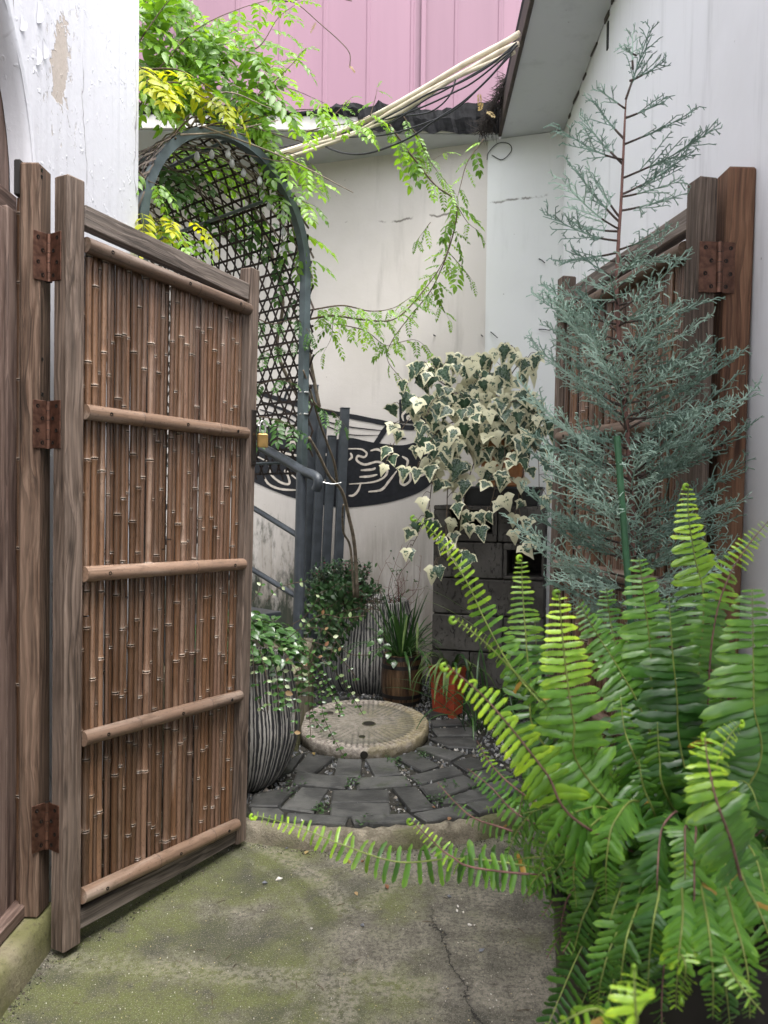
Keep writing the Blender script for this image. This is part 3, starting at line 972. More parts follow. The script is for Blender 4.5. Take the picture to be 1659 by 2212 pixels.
# soffit + fascia of the right roof
so0, so1 = Vector((.68, 4.66, 0)), Vector((.68 - (4.66 + 3.0) * .039, -3.0, 0))
mb = MB()
mb.prism([(so0.x, so0.y), (so0.x, 4.86), (b.x + .1, 4.86), (b.x + .1, b.y - .005), (b.x - .004, b.y - .005), (a.x - .004, a.y), (so1.x, so1.y)], EZ + .03, EZ)
obj('soffit_board', mb, SOFFIT, rb)
M = frame((so0 + so1) / 2 + Vector((-.012, 0, EZ + .05)), so0 - so1, (1, 0, 0))
obj('fascia', MB().box((0, 0, 0), (.02, .12, (so0 - so1).length + .01), bev=.003), M_plain('brown_fascia', (.05, .038, .032), .7, 0, .3, .3, 12), rb, M)
mb = MB().prism([(so0.x - .02, so0.y), (1.3, 4.7), (1.3, -3), (so1.x - .02, -3)], EZ + .17, EZ + .115)
obj('roof_sheet', mb, TAR, rb)
# ragged paint line where soffit meets wall
mb = MB()
y = 1.2
while y < 4.55:
    l = rnd(.03, .12)
    p = rp(y)
    mb.box((p.x - .004, y + l / 2, EZ - rnd(.004, .012)), (.006, l, rnd(.008, .028)))
    y += l + rnd(.02, .25)
obj('torn_sealant', mb, M_plain('dark_gap', (.07, .06, .055), .9), rb)
mb = MB().box((rp(3.5).x - .003, 3.49, EZ - .10), (.006, .022, .12))
obj('wall_slot', mb, BLACKPL, rb)

bw = thing('back_wall', 'warm white rendered back wall with a black painted boat mural', 'wall', (0, 4.9, 0))
L0 = Vector((CX, CY, 0)); L1 = Vector((-.586, 5.13, 0))
wd = (L1 - L0).normalized(); LE = L0 + wd * 4.2
wn = Vector((wd.y, -wd.x, 0))
if wn.y < 0: wn = -wn
SX = at_plane(1052, 500, L0, wn); sv = (SX - L0).dot(wd)
SP = L0 + wd * sv
mb = MB()
Q = [SP + wn * .004, LE + wn * .004, LE + wn * .25, SP + wn * .25]
mb.prism([(p.x, p.y) for p in Q], EZ + .10, 0)
obj('render_panel', mb, WALL_B, bw)
mb = MB()
Q = [L0 - wn * .012 + Vector((.2, -.065, 0)), SP - wn * .012, SP + wn * .25, L0 + wn * .25 + Vector((.2, -.065, 0))]
mb.prism([(p.x, p.y) for p in Q], EZ - .003, 0)
obj('corner_pier', mb, WALL_P, bw)
# eave over the back wall
mb = MB()
E1 = Vector((-2.6, 4.66, 0))
Q = [so0 + Vector((0, 0, 0)), SP + wn * .0, LE, E1]
mb.prism([(so0.x, so0.y), (SP.x + .05, SP.y), (LE.x, LE.y), (E1.x, E1.y)], EZ + .028, EZ - .002)
obj('soffit_board', mb, SOFFIT, bw)
mb = MB().box((0, 0, 0), ((so0 - E1).length, .02, .085), bev=.004)
obj('eave_trim', mb, TRIM, bw, Matrix.Translation(((so0.x + E1.x) / 2 - .012, 4.648, EZ + .046)))
# ragged torn felt along the roof edge
mb = MB()
N = 130
vs = []
for i in range(N + 1):
    x = so0.x - .01 + (E1.x - so0.x) * i / N
    px_ = i / N
    if i % 5 == 0: step_ = rnd(-.02, .03)
    t = .085 + step_ + .018 * math.sin(i * .21 + 1) + rnd(-.008, .008) + (.035 if i < 30 else 0)
    b_ = (-.02 + rnd(-.02, .01)) if i < 34 else .07 + rnd(-.012, .012)
    vs += [(x, 4.622 + rnd(-.006, .006), EZ + .02 + b_), (x, 4.612 + rnd(-.012, .012), EZ + .03 + (b_ + t) / 2), (x, 4.63 + rnd(-.012, .012), EZ + .04 + t), (x, 4.95, EZ + .06 + t)]
fs = [(i * 4 + k, i * 4 + k + 1, i * 4 + k + 5, i * 4 + k + 4) for i in range(N) for k in range(3)]
mb.add(vs, fs)
obj('roofing_felt', mb, TAR, bw)
# slab under the felt, grey render band showing behind the trim
# painted mural (flat paint on the wall)
def mp(c, off=.003):
    return at_plane(493.7 + c[0] * .29756, 658.3 + c[1] * .29756, SP - wn * (off - .004), wn)
def c1(c): return (1106.7 + c[0], c[1])            # second trace, shifted
def flat(polys, off, m, name, label=None):
    mb = MB()
    for P in polys:
        pts = [mp(c, off) for c in P]
        mb.add(pts, [tuple(range(len(pts)))])
    o = obj(name, mb, m, bw)
    return o
def ribbon(P, w, off, mb, taper=True):
    """closed-edge painted stroke along traced points"""
    Q = [mp((c[0], c[1]), off) for c in P]
    S = spline(Q, max(8, len(P) * 6))
    n = len(S); vs = []
    for i, p in enumerate(S):
        t = S[min(i + 1, n - 1)] - S[max(i - 1, 0)]
        side = t.cross(wn).normalized()
        ww = w * (1 - .55 * abs(2 * i / (n - 1) - 1) ** 3 if taper else 1) * rnd(.9, 1.1)
        vs += [p + side * ww / 2, p - side * ww / 2]
    mb.add(vs, [(2 * i, 2 * i + 1, 2 * i + 3, 2 * i + 2) for i in range(n - 1)])
hull_top = [(120, 860), (210, 880), (330, 900), (430, 945), (520, 980), (700, 985), (880, 966), (980, 985), (1070, 1002), (1240, 1020), (1330, 1005), (1430, 970), (1540, 900)]
hull_bot = [(1545, 1190), (1520, 1250), (1420, 1340), (1320, 1388), (1200, 1425), (1100, 1446), (990, 1460), (880, 1470), (760, 1466), (620, 1440), (490, 1408), (350, 1360), (205, 1296), (120, 1250)]
mb = MB()
top = spline([Vector((x, y, 0)) for x, y in hull_top], 60); bot = spline([Vector((x, y, 0)) for x, y in hull_bot[::-1]], 60)
vs = [];
for t_, b_ in zip(top, bot): vs += [mp((t_.x, t_.y)), mp((b_.x, b_.y))]
mb.add(vs, [(2 * i, 2 * i + 1, 2 * i + 3, 2 * i + 2) for i in range(59)])
ribbon([(120, 600), (225, 640), (430, 705), (650, 762), (900, 812), (1150, 862), (1260, 882)], .030, .0034, mb, False)
ribbon([(1165, 870), (1120, 930), (1070, 1010)], .034, .0038, mb, False)
ribbon([(560, 800), (720, 850), (900, 890), (1130, 915)], .008, .0034, mb)
ribbon([(560, 830), (725, 886), (880, 942), (1090, 948)], .007, .0034, mb)
ribbon([(225, 700), (420, 770), (520, 830)], .02, .0034, mb)
ribbon([(225, 760), (420, 820), (520, 880)], .012, .0034, mb)
ribbon([(400, 700), (440, 600), (500, 560)], .02, .0034, mb)
for P in ([(1238, 690), (1300, 672), (1400, 668), (1475, 680), (1475, 870), (1240, 858)],):
    mb.add([mp(c, .0042) for c in P], [tuple(range(len(P)))])
ribbon([(1200, 880), (1320, 892), (1475, 880)], .03, .0038, mb, False)
ribbon([(1195, 945), (1240, 970), (1290, 970)], .012, .0038, mb)
obj('boat_mural', mb, MURAL, bw)
mb = MB()
O = .0055
W_ = .0155
for P in ([(870, 1045), (960, 1048), (1003, 1078), (985, 1106), (940, 1098), (932, 1130), (990, 1160), (1080, 1140), (1140, 1170), (1150, 1222), (1110, 1265), (1030, 1290), (875, 1302)],
          [(1030, 1060), (1080, 1050), (1130, 1075), (1180, 1095)], [(960, 1202), (1040, 1196), (1068, 1184)], [(950, 1250), (1020, 1246), (1080, 1233)],
          [(962, 1290), (940, 1350), (905, 1384), (872, 1386)], [(1015, 1358), (1110, 1342), (1165, 1280), (1222, 1205)],
          [(1245, 1255), (1250, 1295), (1282, 1306), (1320, 1270), (1310, 1215), (1272, 1200)],
          [(205, 1100), (290, 1150), (308, 1230), (375, 1288), (440, 1300), (432, 1245), (410, 1205), (445, 1225), (505, 1275)],
          [(243, 1218), (290, 1300), (380, 1338), (500, 1346)], [(330, 1050), (440, 1085), (530, 1100)],
          [(872, 1130), (895, 1105), (885, 1075)], [(340, 1010), (380, 950), (430, 945), (460, 965)],
          [(1260, 720), (1320, 700), (1350, 720)], [(1270, 845), (1262, 800), (1300, 770), (1340, 800)], [(1390, 850), (1385, 790), (1420, 760), (1460, 770)],
          [(1260, 1100), (1300, 1130), (1290, 1180)], [(1370, 1080), (1420, 1060), (1470, 1090)], [(1360, 1250), (1420, 1230), (1480, 1180)],
          [(600, 1200), (660, 1260), (740, 1290)], [(600, 1100), (680, 1080), (760, 1120), (740, 1180)]):
    ribbon(P, W_, O, mb)
for (cx_, cy_, r_) in ((465, 1025, 30), (1310, 820, 12)):
    ribbon([(cx_ + r_ * math.cos(a_ * PI / 5), cy_ + r_ * math.sin(a_ * PI / 5)) for a_ in range(11)], W_, O, mb, False)
P = [(1335, 735), (1375, 725), (1390, 850), (1345, 852)]
mb.add([mp(c, O) for c in P], [(0, 1, 2, 3)])
obj('mural_lines', mb, CREAM, bw)
# nails and wire hooks in the wall
for (u, v, du, dv) in ((1040, 724, 3, 3), (1061, 718, 14, 12), (1165, 712, 24, 2), (1165, 560, 12, 8), (937, 724, 4, 2)):
    p = at_plane(u, v, L0 - wn * .012, wn); q = at_plane(u + du, v + dv, L0 - wn * .03, wn)
    obj('wire_hook', MB().tube([p + wn * .02, p - wn * .012, (p + q) / 2 - wn * .02, q], .003, 6), CABLE, bw)
# thin loop of wire near the corner of the eave
P = [at_plane(u, v, L0 - wn * .02, wn) for (u, v) in ((1062, 335), (1085, 345), (1105, 325), (1098, 310), (1075, 310), (1055, 330), (1052, 345))]
obj('wire_loop', MB().tube(spline(P, 30), .0025, 5), CABLE, bw)

# ------------------------------------------------------------------ pink sheet-metal shed wall beyond
pk = thing('pink_shed', 'tall pink corrugated metal wall rising behind the courtyard', 'building', (0, 8.0, 0))
def panel(name, x0, x1):
    mb = MB()
    xs = [x0]; ribs = max(1, round((x1 - x0) / .45))
    prof = []
    for k in range(ribs):
        a_ = x0 + (x1 - x0) * k / ribs; w = (x1 - x0) / ribs
        prof += [(a_, 0), (a_ + w * .86, 0), (a_ + w * .885, -.008), (a_ + w * .935, -.008), (a_ + w * .96, 0)]
    prof.append((x1 + .012, .004))
    vs = []
    for (x, d) in prof:
        vs += [(x, 8.0 + d, 0), (x, 8.0 + d, 9.0)]
    mb.add(vs, [(2 * i, 2 * i + 2, 2 * i + 3, 2 * i + 1) for i in range(len(prof) - 1)])
    return obj(name, mb, PINK, pk)
x = -6.03
edges = []
while x < 3.6:
    panel('metal_sheet', x, x + .90)
    x += .90
beam('seam_cover', (.345, 7.97, 0), (.345, 7.97, 9), .05, .03, (1, 0, 0), PINK, pk)
beam('seam_cover', (-2.16, 7.97, 0), (-2.16, 7.97, 9), .06, .03, (1, 0, 0), PINK, pk)
# ------------------------------------------------------------------ bamboo gate leaves
BAMBOO_D = M_bamboo('gap_shade_bamboo', (.045, .024, .012), (.06, .032, .017), (.05, .03, .018), (.09, .06, .04), .6)  # dark colour stands in for the shade in the gaps between culms
ZUP = Vector((0, 0, 1))
SCM = []
def screw_mesh():
    if not SCM: SCM.append(MB().lathe([(.0052, -.0005), (.0052, .0008), (.0030, .0008), (.0026, -.0002)], 10).mesh('screw_head', SCREW))
    return SCM[0]
def hinge(parent, K, za, pa, pb, na, nb, wa, wb):
    """K: knuckle axis point (x,y); plates run from K along pa / pb and face na / nb"""
    H = .122
    z = za
    mb = MB()
    for i in range(5):
        h = H / 5 * .92
        mb.lathe([(.0085, 0), (.0085, h)], 12, (K.x, K.y, z - H / 2 + i * H / 5))
    kn = obj('hinge_knuckle', mb, COPPER, parent, autosmooth=40)
    mb = MB().lathe([(.0074, 0), (.0074, H)], 12, (K.x, K.y, z - H / 2))
    obj('hinge_pin', mb, DARKMETAL, kn, BASE[kn.name], autosmooth=40)
    for (d, nn, w) in ((pa, na, wa), (pb, nb, wb)):
        c = K + d * (w / 2 + .004)
        M = frame(Vector((c.x, c.y, z)), ZUP, d)
        pt = obj('hinge_plate', MB().box((0, 0, 0), (w, .003, H), bev=.001), COPPER, parent, M)
        for i in range(4):
            q = c + d * (w * (.18 if i % 2 else -.14)) + nn * .0018
            zz = z - H * .38 + i * H * .253
            link('screw_head', screw_mesh(), pt, frame(Vector((q.x, q.y, zz)), nn))

def culm(name, p0, p1, r, mat, parent, seg=(.17, .36), sides=8, half=False, nodes=None, cut=None, bend=0.0, rl=1.0):
    p0, p1 = Vector(p0), Vector(p1)
    L = (p1 - p0).length
    M = frame(p0, p1 - p0, (1, .3, 0.1))
    zs = []; z = rnd(0.02, seg[1]) if nodes is None else None
    if nodes is None:
        while z < L - .01:
            zs.append(z); z += rnd(*seg)
    else: zs = [t * L for t in nodes]
    pts = []; rad = []; cols = []
    def add(z, rr, c=(0., 0., 0.)):
        pts.append((bend * math.sin(PI * z / L), 0, z)); rad.append(rr); cols.append(c)
    add(0, r)
    for zn in zs:
        if r < .013:
            add(zn - .030, r * .97); add(zn - .010, r * 1.10); add(zn - .004, r * 1.28); add(zn - .002, r * 1.32, (0, .2, .2)); add(zn, r * 1.02, (0, 1, 0)); add(zn + .0018, r * 1.02, (0, 1, 0)); add(zn + .0038, r * 1.24, (0, 0, .85)); add(zn + .0065, r * 1.16); add(zn + .012, r * 1.05); add(zn + .035, r * .97)
        else:
            add(zn - .006, r * 1.0); add(zn - .002, r * 1.06); add(zn, r * .99, (0, .95, 0)); add(zn + .003, r * 1.04); add(zn + .012, r)
    add(L, r * rl)
    # keep ordered
    zz = [(p[2], i) for i, p in enumerate(pts)]
    order = [i for _, i in sorted(zz)]
    pts = [pts[i] for i in order]; rad = [rad[i] for i in order]; cols = [cols[i] for i in order]
    keep = [0]
    for i in range(1, len(pts)):
        if pts[i][2] - pts[keep[-1]][2] > .0009 and -.001 <= pts[i][2] <= L + .001: keep.append(i)
    pts = [pts[i] for i in keep]; rad = [rad[i] for i in keep]; cols = [cols[i] for i in keep]
    mb = MB().tube(pts, rad, sides, cols=cols)
    return obj(name, mb, mat, parent, M, autosmooth=50), M

def gate(label, HB, HT, FB, FT, seed, ncul, hs=None, wood=W_GATE):
    random.seed(seed)
    g = thing('bamboo_gate', label, 'gate', (HB.x, HB.y, 0), 'bamboo gate leaves')
    d = (FB - HB); L = d.length; d.normalize(); d.z = 0; d.normalize()
    n = Vector((d.y, -d.x, 0))
    if n.dot(CAM - HB) < 0: n = -n
    def P(s, t, off=0.0):
        """s in metres from the hinge edge"""
        k = s / L
        a = HB.lerp(HT, t); b = FB.lerp(FT, t)
        return a.lerp(b, k) + n * off
    SW, SD = .056, .050
    for (s, nm) in ((SW / 2, 'hinge_stile'), (L - SW * .42, 'lock_stile')):
        w = SW if nm == 'hinge_stile' else SW * .84
        beam('stile', P(s, 0, -SD / 2), P(s, 1, -SD / 2), w, SD, d, wood, g, .004)
    s0, s1 = SW + .001, L - SW * .84 - .001
    H = (HT - HB).length
    tt = lambda va: va
    # (t at hinge side, t at free side)
    beam('top_rail', P(s0, .958, -.022), P(s1, .956, -.022), .056, .036, ZUP, W_GREY, g, .003)
    beam('bottom_rail', P(s0, .030, -.024), P(s1, .018, -.024), .052, .036, ZUP, W_GREY, g, .003)
    rails = [(.920, .926, .0205), (.703, .715, .0205), (.490, .490, .0205), (.272, .262, .0200), (.062, .038, .0205)]
    for i, (ta, tb, r) in enumerate(rails):
        nd = [[.62, .93], [.29, .78], [.63], [.29, .76], [.42, .80]][i]
        o, M = culm('bamboo_rail', P(s0 + .002, ta, -.004), P(s1 - .002, tb, -.004), r, BAMBOO_R, g, nodes=nd, sides=14, bend=(.004 if i == 2 else 0), rl=.93)
        Lr = (P(s1, tb) - P(s0, ta)).length
        for k in (.11, .55, .90):
            link('screw_head', screw_mesh(), o, frame(P(s0 + (s1 - s0) * k, ta + (tb - ta) * k, -.004 + r * .995), n))
    # upright culms
    s = s0 + .003
    while s < s1 - .006:
        r = rnd(.0062, .0098) if random.random() < .75 else rnd(.0044, .0062)
        s += r
        if s > s1 - .004: break
        ln = rnd(-.004, .004)
        k0, k1 = .045, .932
        sb, st_ = s + ln, s - ln + rnd(-.002, .002)
        off = -.028 + rnd(-.007, .006)
        if random.random() < .2:                      # two shorter culms, one above the other
            tm = rnd(.3, .7)
            culm('bamboo_culm', P(sb, k0, off), P(s, tm, off), r, BAMBOO, g)
            culm('bamboo_culm', P(s + rnd(-.002, .002), tm + .002, off - .001), P(st_, k1, off), r * rnd(.75, .95), BAMBOO, g)
        else:
            culm('bamboo_culm', P(sb, k0, off), P(st_, k1, off), r, BAMBOO, g, bend=rnd(-.004, .004))
        s += r + (rnd(.0004, .0026) if random.random() < .90 else rnd(.003, .005))
    # a second thin layer at the back closes most of the gaps
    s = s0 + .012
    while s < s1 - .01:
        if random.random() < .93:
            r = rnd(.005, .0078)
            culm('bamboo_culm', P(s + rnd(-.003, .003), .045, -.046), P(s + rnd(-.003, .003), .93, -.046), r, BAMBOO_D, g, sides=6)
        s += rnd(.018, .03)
    return g, P, d, n, L

gl, PL, dL, nL, LL = gate('bamboo gate leaf on the left with a brass padlock, standing open', HB, HT, FB, FT, 21, 38)
grr, PR, dR, nR, LR = gate('bamboo gate leaf on the right half hidden behind the blue green conifer', rHB, rHT, rFB, rFT, 33, 40)

# fixed posts
xa, xb = at_y(40, 1000, 1.95).x, at_y(84, 1000, 1.95).x
zt = at_y(70, 349, 1.95).z
pA = thing('gate_post', 'weathered timber post fixed to the peeling wall, carrying the left gate hinges', 'post', ((xa + xb) / 2, 1.99, .1), 'gate posts')
beam('post_timber', ((xa + xb) / 2, 1.985, .103), ((xa + xb) / 2, 1.985, zt), xb - xa, .07, (1, 0, 0), W_POST, pA, .005)
pz = at_y(36, 385, 1.97).z
beam('charred_end', (xa - .010, 1.985, pz - .045), (xa - .010, 1.985, pz + .045), .018, .05, (1, 0, 0), M_plain('charred_wood', (.02, .018, .017), .8), pA, .003)
culm('bamboo_strip', (xa - .008, 1.975, .13), (xa - .008, 1.975, pz - .05), .0085, BAMBOO, pA)
for (u, v) in ((90, 368), (90, 382), (91, 776), (91, 852)):
    p = at_plane(u, v, (xb, 0, 0), (1, 0, 0))
    Ms = frame((xb + .0005, min(max(p.y, 1.96), 2.01), p.z), (1, 0, 0))
    link('screw_head', screw_mesh(), pA, Ms)
x2a, x2b = at_y(1557, 800, 1.875).x, at_y(1618, 800, 1.875).x
zt2 = at_y(1590, 359, 1.875).z
pB = thing('gate_post', 'reddish timber post against the cool white wall, carrying the right gate hinges', 'post', ((x2a + x2b) / 2, 1.91, 0), 'gate posts')
beam('post_timber', ((x2a + x2b) / 2 - .022, 1.91, 0), ((x2a + x2b) / 2 + .008, 1.91, zt2), x2b - x2a, .075, (1, 0, 0), W_RPOST, pB, .005)

# hinges (they belong to the gate leaves)
eL = -nL                                            # stile end face runs backwards from the front edge
for v in (565, 920, 1772):
    za = at_y(115, v, 2.0).z
    t = (za - HB.z) / (HT.z - HB.z)
    a = PL(0, t, -.050)
    K = Vector((a.x - .012, a.y - .006, 0)); K = (K + Vector((xb + .004, 2.012, 0))) / 2 + Vector((.004, -.012, 0))
    p1 = PL(0, t); p1 = Vector((p1.x, p1.y, 0)) - dL * .003
    hinge(gl, K, za, (Vector((xb + .002, 1.955, 0)) - K).normalized(), (p1 - K).normalized(), Vector((.9, -.4, 0)).normalized(), -dL, .038, .046)
for v in (580, 920, 1700):
    za = at_y(1540, v, 1.87).z
    t = (za - rHB.z) / (rHT.z - rHB.z)
    a = PR(0, t, -.052); a.z = 0
    K = a - dR * .010
    b_ = Vector((x2a + .02 - .02 * (1 - za / 2), 1.868, 0))
    p1 = PR(0, t, -.006); p1.z = 0; p1 -= dR * .004
    hinge(grr, K, za, (b_ + Vector((.02, 0, 0)) - K).normalized(), (p1 - K).normalized(), Vector((0, -1, 0)), -dR, .036, .046)

# lock plate and padlock
tz = lambda v: (at_y(548, v, FB.y).z - FB.z) / (FT.z - FB.z)
c = PL(LL - .016, tz(946), .002)
M = frame(c, ZUP, dL)
lp = obj('lock_plate', MB().box((0, 0, 0), (.026, .004, .185), bev=.002), DARKMETAL, gl, M)
for dz in (-.083, .083):
    link('screw_head', screw_mesh(), lp, frame(c + ZUP * dz + nL * .002, nL))
st = PL(LL - .010, tz(920), .004)
obj('staple', MB().tube([st, st + nL * .012 + dL * .004, st + nL * .012 + dL * .014, st + dL * .018], .0025, 8), STEEL, lp, Matrix.Identity(4), smooth=True)
pc = PL(LL + .005, tz(952), .022)
pad = thing('padlock', 'small brass padlock hanging open on the lock plate of the left gate', 'padlock', pc)
Mp = frame(pc, ZUP, (dL * .8 + nL * .45))
obj('lock_body', MB().box((0, 0, 0), (.036, .015, .046), bev=.003), BRASS, pad, Mp)
pts = [Vector((-.010, 0, .020)), Vector((-.010, 0, .050)), Vector((-.006, 0, .062)), Vector((0, 0, .066)), Vector((.006, 0, .062)), Vector((.010, 0, .050)), Vector((.010, 0, .022))]
obj('shackle', MB().tube([Mp @ p for p in spline(pts, 20)], .0032, 8), STEEL, pad, smooth=True)

# ------------------------------------------------------------------ arched trellis
RL = at_y(656, 1290, 3.6); LLg = Vector((-1.0, 2.93, 0))
Rf = Vector((at_y(657, 900, 3.6).x, 3.6, 0))
Lf = Vector((at_y(318, 440, 2.95).x - .02, 2.95, 0))
mid = (Rf + Lf) / 2; hv = (Rf - Lf) / 2; HRr = hv.length
ax = Vector((-hv.y, hv.x, 0)).normalized()
if ax.y < 0: ax = -ax
apex_z = at_y(432, 272, mid.y - .1).z
SPZ = apex_z - HRr * 1.12
def arch_pt(a, b=0.0, rs=1.0):
    """a: metres along the profile, 0 at the foot of the right leg, up and over to the left; b: metres along the axis"""
    leg = SPZ
    arc = PI * HRr * 1.06
    if a < leg:
        p = Rf + Vector((0, 0, a)); p = mid + (p - mid) * rs; p.z = a
    elif a < leg + arc:
        th_ = (a - leg) / arc * PI
        p = mid + hv * math.cos(th_) * rs
        p = Vector((p.x, p.y, SPZ + HRr * 1.12 * math.sin(th_) * rs))
    else:
        p = mid - hv * rs; p = Vector((p.x, p.y, SPZ - (a - leg - arc)))
    return p + ax * b
ARCL = PI * HRr * 1.06
ta_ = thing('arched_trellis', 'arched metal garden trellis lined with woven dark bamboo lattice, overgrown by vine', 'trellis', (mid.x, mid.y, 0))
def sqtube(pts, w, nrm_axis):
    """square hollow section swept along pts; one side along nrm_axis"""
    vs = []; k = len(pts)
    for i, p in enumerate(pts):
        t = (pts[min(i + 1, k - 1)] - pts[max(i - 1, 0)]).normalized()
        e2 = nrm_axis.normalized(); e1 = t.cross(e2).normalized()
        for (x, y) in ((-1, -1), (1, -1), (1, 1), (-1, 1)):
            vs.append(p + e1 * x * w / 2 + e2 * y * w / 2)
    fs = []
    for i in range(k - 1):
        for j in range(4):
            j2 = (j + 1) % 4
            fs.append((i * 4 + j, i * 4 + j2, (i + 1) * 4 + j2, (i + 1) * 4 + j))
    fs += [(3, 2, 1, 0), tuple((k - 1) * 4 + j for j in range(4))]
    return MB().add(vs, fs)
for b_ in (0.0, 1.25):
    pts = [arch_pt(max(.40, SPZ * i / 3), b_) - Vector((.022 * (1 - i / 3), 0, 0)) for i in range(3)] + [arch_pt(SPZ + ARCL * i / 40, b_) for i in range(41)] + [arch_pt(SPZ + ARCL + SPZ * i / 3 * .98, b_) for i in range(1, 4)]
    obj('arch_hoop', sqtube(pts, .036, ax), ARCHPAINT, ta_, autosmooth=30)
for a_ in (1.35, SPZ + ARCL * .25, SPZ + ARCL * .5, SPZ + ARCL * .75):
    obj('tie_bar', MB().tube([arch_pt(a_, .02), arch_pt(a_, 1.23)], .008, 6), ARCHPAINT, ta_)
for v in (848, 895):
    p = at_y(656, v, 3.6)
    obj('wire_tie', MB().box((Rf.x, Rf.y, p.z), (.042, .042, .006), bev=.001), STEEL, ta_)
# woven strips, three directions, each strip its own ribbon
random.seed(3)
A0, A1 = 1.30, SPZ + ARCL + .9
SP_ = .057
def strip(fn, t0, t1, n, w, mat):
    mb = MB(); vs = []
    P = []
    for i in range(n + 1):
        a, b = fn(t0 + (t1 - t0) * i / n)
        P.append((a, b))
    for i, (a, b) in enumerate(P):
        a2, b2 = P[min(i + 1, n)]; a1, b1 = P[max(i - 1, 0)]
        da, db = a2 - a1, b2 - b1
        l = math.hypot(da, db); na_, nb_ = -db / l * w / 2, da / l * w / 2
        wv = .0035 * math.sin(i * 2.1)
        for sg in (1, -1):
            for h in (0, .0016):
                vs.append(arch_pt(a + na_ * sg, b + nb_ * sg, 1.05 + (h + wv) / HRr))
    fs = []
    for i in range(n):
        o = i * 4
        fs += [(o, o + 2, o + 6, o + 4), (o + 1, o + 5, o + 7, o + 3), (o, o + 4, o + 5, o + 1), (o + 2, o + 3, o + 7, o + 6)]
    fs += [(0, 1, 3, 2), (n * 4, n * 4 + 2, n * 4 + 3, n * 4 + 1)]
    mb.add(vs, fs)
    obj('lattice_strip', mb, mat, ta_, autosmooth=30)
B1 = 1.22
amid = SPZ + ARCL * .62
a = A0
while a < A1:                                      # along the tunnel
    j = rnd(-.008, .008)
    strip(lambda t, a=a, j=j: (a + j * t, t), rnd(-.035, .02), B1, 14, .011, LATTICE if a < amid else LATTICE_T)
    a += SP_
tan60 = math.tan(math.radians(60))
for sg in (1, -1):                                 # the two slanting sets: a runs with b
    span = B1
    a = A0 + SP_ * .5 - 2 * SP_ * math.ceil(span * tan60 / (2 * SP_))
    while a < A1 + (0 if sg > 0 else span * tan60):
        j = rnd(-.008, .008)
        a_s = a if sg > 0 else a
        # clip to [A0, A1]
        def fn(t, a=a, sg=sg, j=j): return (a + sg * tan60 * t + j, t)
        lo, hi = -.02, B1
        tA = (A0 - a) / (sg * tan60); tB = (A1 - a) / (sg * tan60)
        lo, hi = max(lo, min(tA, tB)), min(hi, max(tA, tB))
        if hi - lo > .05:
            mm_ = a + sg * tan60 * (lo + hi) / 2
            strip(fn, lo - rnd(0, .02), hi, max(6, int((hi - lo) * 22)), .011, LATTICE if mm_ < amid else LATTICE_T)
        a += SP_ * 2.0
# string of small bulbs under the hoop
ls = thing('light_string', 'string of small clear bulbs hung inside the arched trellis', 'string lights', arch_pt(SPZ + ARCL * .5))
pts = []
for i in range(22):
    a = SPZ + ARCL * (.62 - .024 * i)
    pts.append(arch_pt(a, .06 + .03 * math.sin(i), .93) - Vector((0, 0, .02 * abs(math.sin(i * 1.3)))))
obj('wire', MB().tube(spline(pts, 60), .0018, 5), CABLE, ls)
for i in range(1, 22, 2):
    p = pts[i]
    obj('bulb', MB().lathe([(.002, .0), (.006, -.004), (.011, -.016), (.0125, -.026), (.009, -.036), (.002, -.040)], 10, p), GLASS, ls, smooth=True)

# ------------------------------------------------------------------ stair handrail and screen posts
hr = thing('handrail', 'dark grey tubular stair handrail coming down behind the left gate', 'handrail', at_y(651, 1290, 3.5))
def H(u, v, y): return at_y(u, v, y)
yd = lambda u: 3.42 + (690 - u) * .0026            # the flight climbs away to the left
main = [H(u, v, yd(u)) for (u, v) in ((430, 905), (500, 938), (566, 967), (620, 997), (655, 1018), (676, 1026), (686, 1034), (687, 1046), (683, 1058))]
obj('top_rail', MB().tube(spline(main, 40), .0225, 14), GREYPAINT, hr, autosmooth=40)
for (v0, v1) in ((1098, 1152), (1232, 1285)):
    obj('lower_rail', MB().tube([H(430, v0 - (v1 - v0) * 1.35, yd(430)), H(555, v0 + 4, yd(555)), H(655, v1 + 12, yd(655))], .0135, 10), GREYPAINT, hr, autosmooth=40)
ptop = H(652, 1020, yd(652)); 
obj('newel', MB().tube([Vector((ptop.x - .012, ptop.y, .42)), ptop], .025, 14), GREYPAINT, hr, autosmooth=40)
p_ = H(480, 930, yd(480))
obj('newel', MB().tube([Vector((p_.x, p_.y, .5)), p_], .020, 12), GREYPAINT, hr, autosmooth=40)
base_ = MB().box((-.69, 3.78, .21), (.64, .80, .42), bev=.012)
tag(obj('concrete_footing', base_, KERB), 'low dark concrete footing of the stair, hidden behind the left ribbed pot', 'footing')
# steel steps behind the gate
stp = thing('stair', 'grey steel stair climbing to the left behind the bamboo gate', 'stairs', (-.8, 4.0, 0))
for i in range(5):
    c = Vector((-.82 - .20 * i, 3.80 + .17 * i, .58 + .18 * i))
    M = frame(c, ZUP, Vector((-.77, .64, 0)))
    obj('tread', MB().box((0, 0, 0), (.26, .62, .03), bev=.004), GREYPAINT, stp, M)
M = frame(Vector((-1.12, 3.80, .74)), Vector((-.62, .52, .58)), Vector((0, 0, 1)))
obj('stringer', MB().box((0, 0, 0), (.16, .012, 1.4), bev=.003), GREYPAINT, stp, frame(Vector((-1.30, 3.76, .80)), Vector((-.62, .52, .58)), ZUP))
names = ['tallest square steel post of the stair screen, beside the arch leg', 'square steel post of the stair screen, second tallest and second from the arch leg',
         'shortest square steel post of the stair screen', 'square steel post at the right end of the stair screen, nearest the mural swirls']
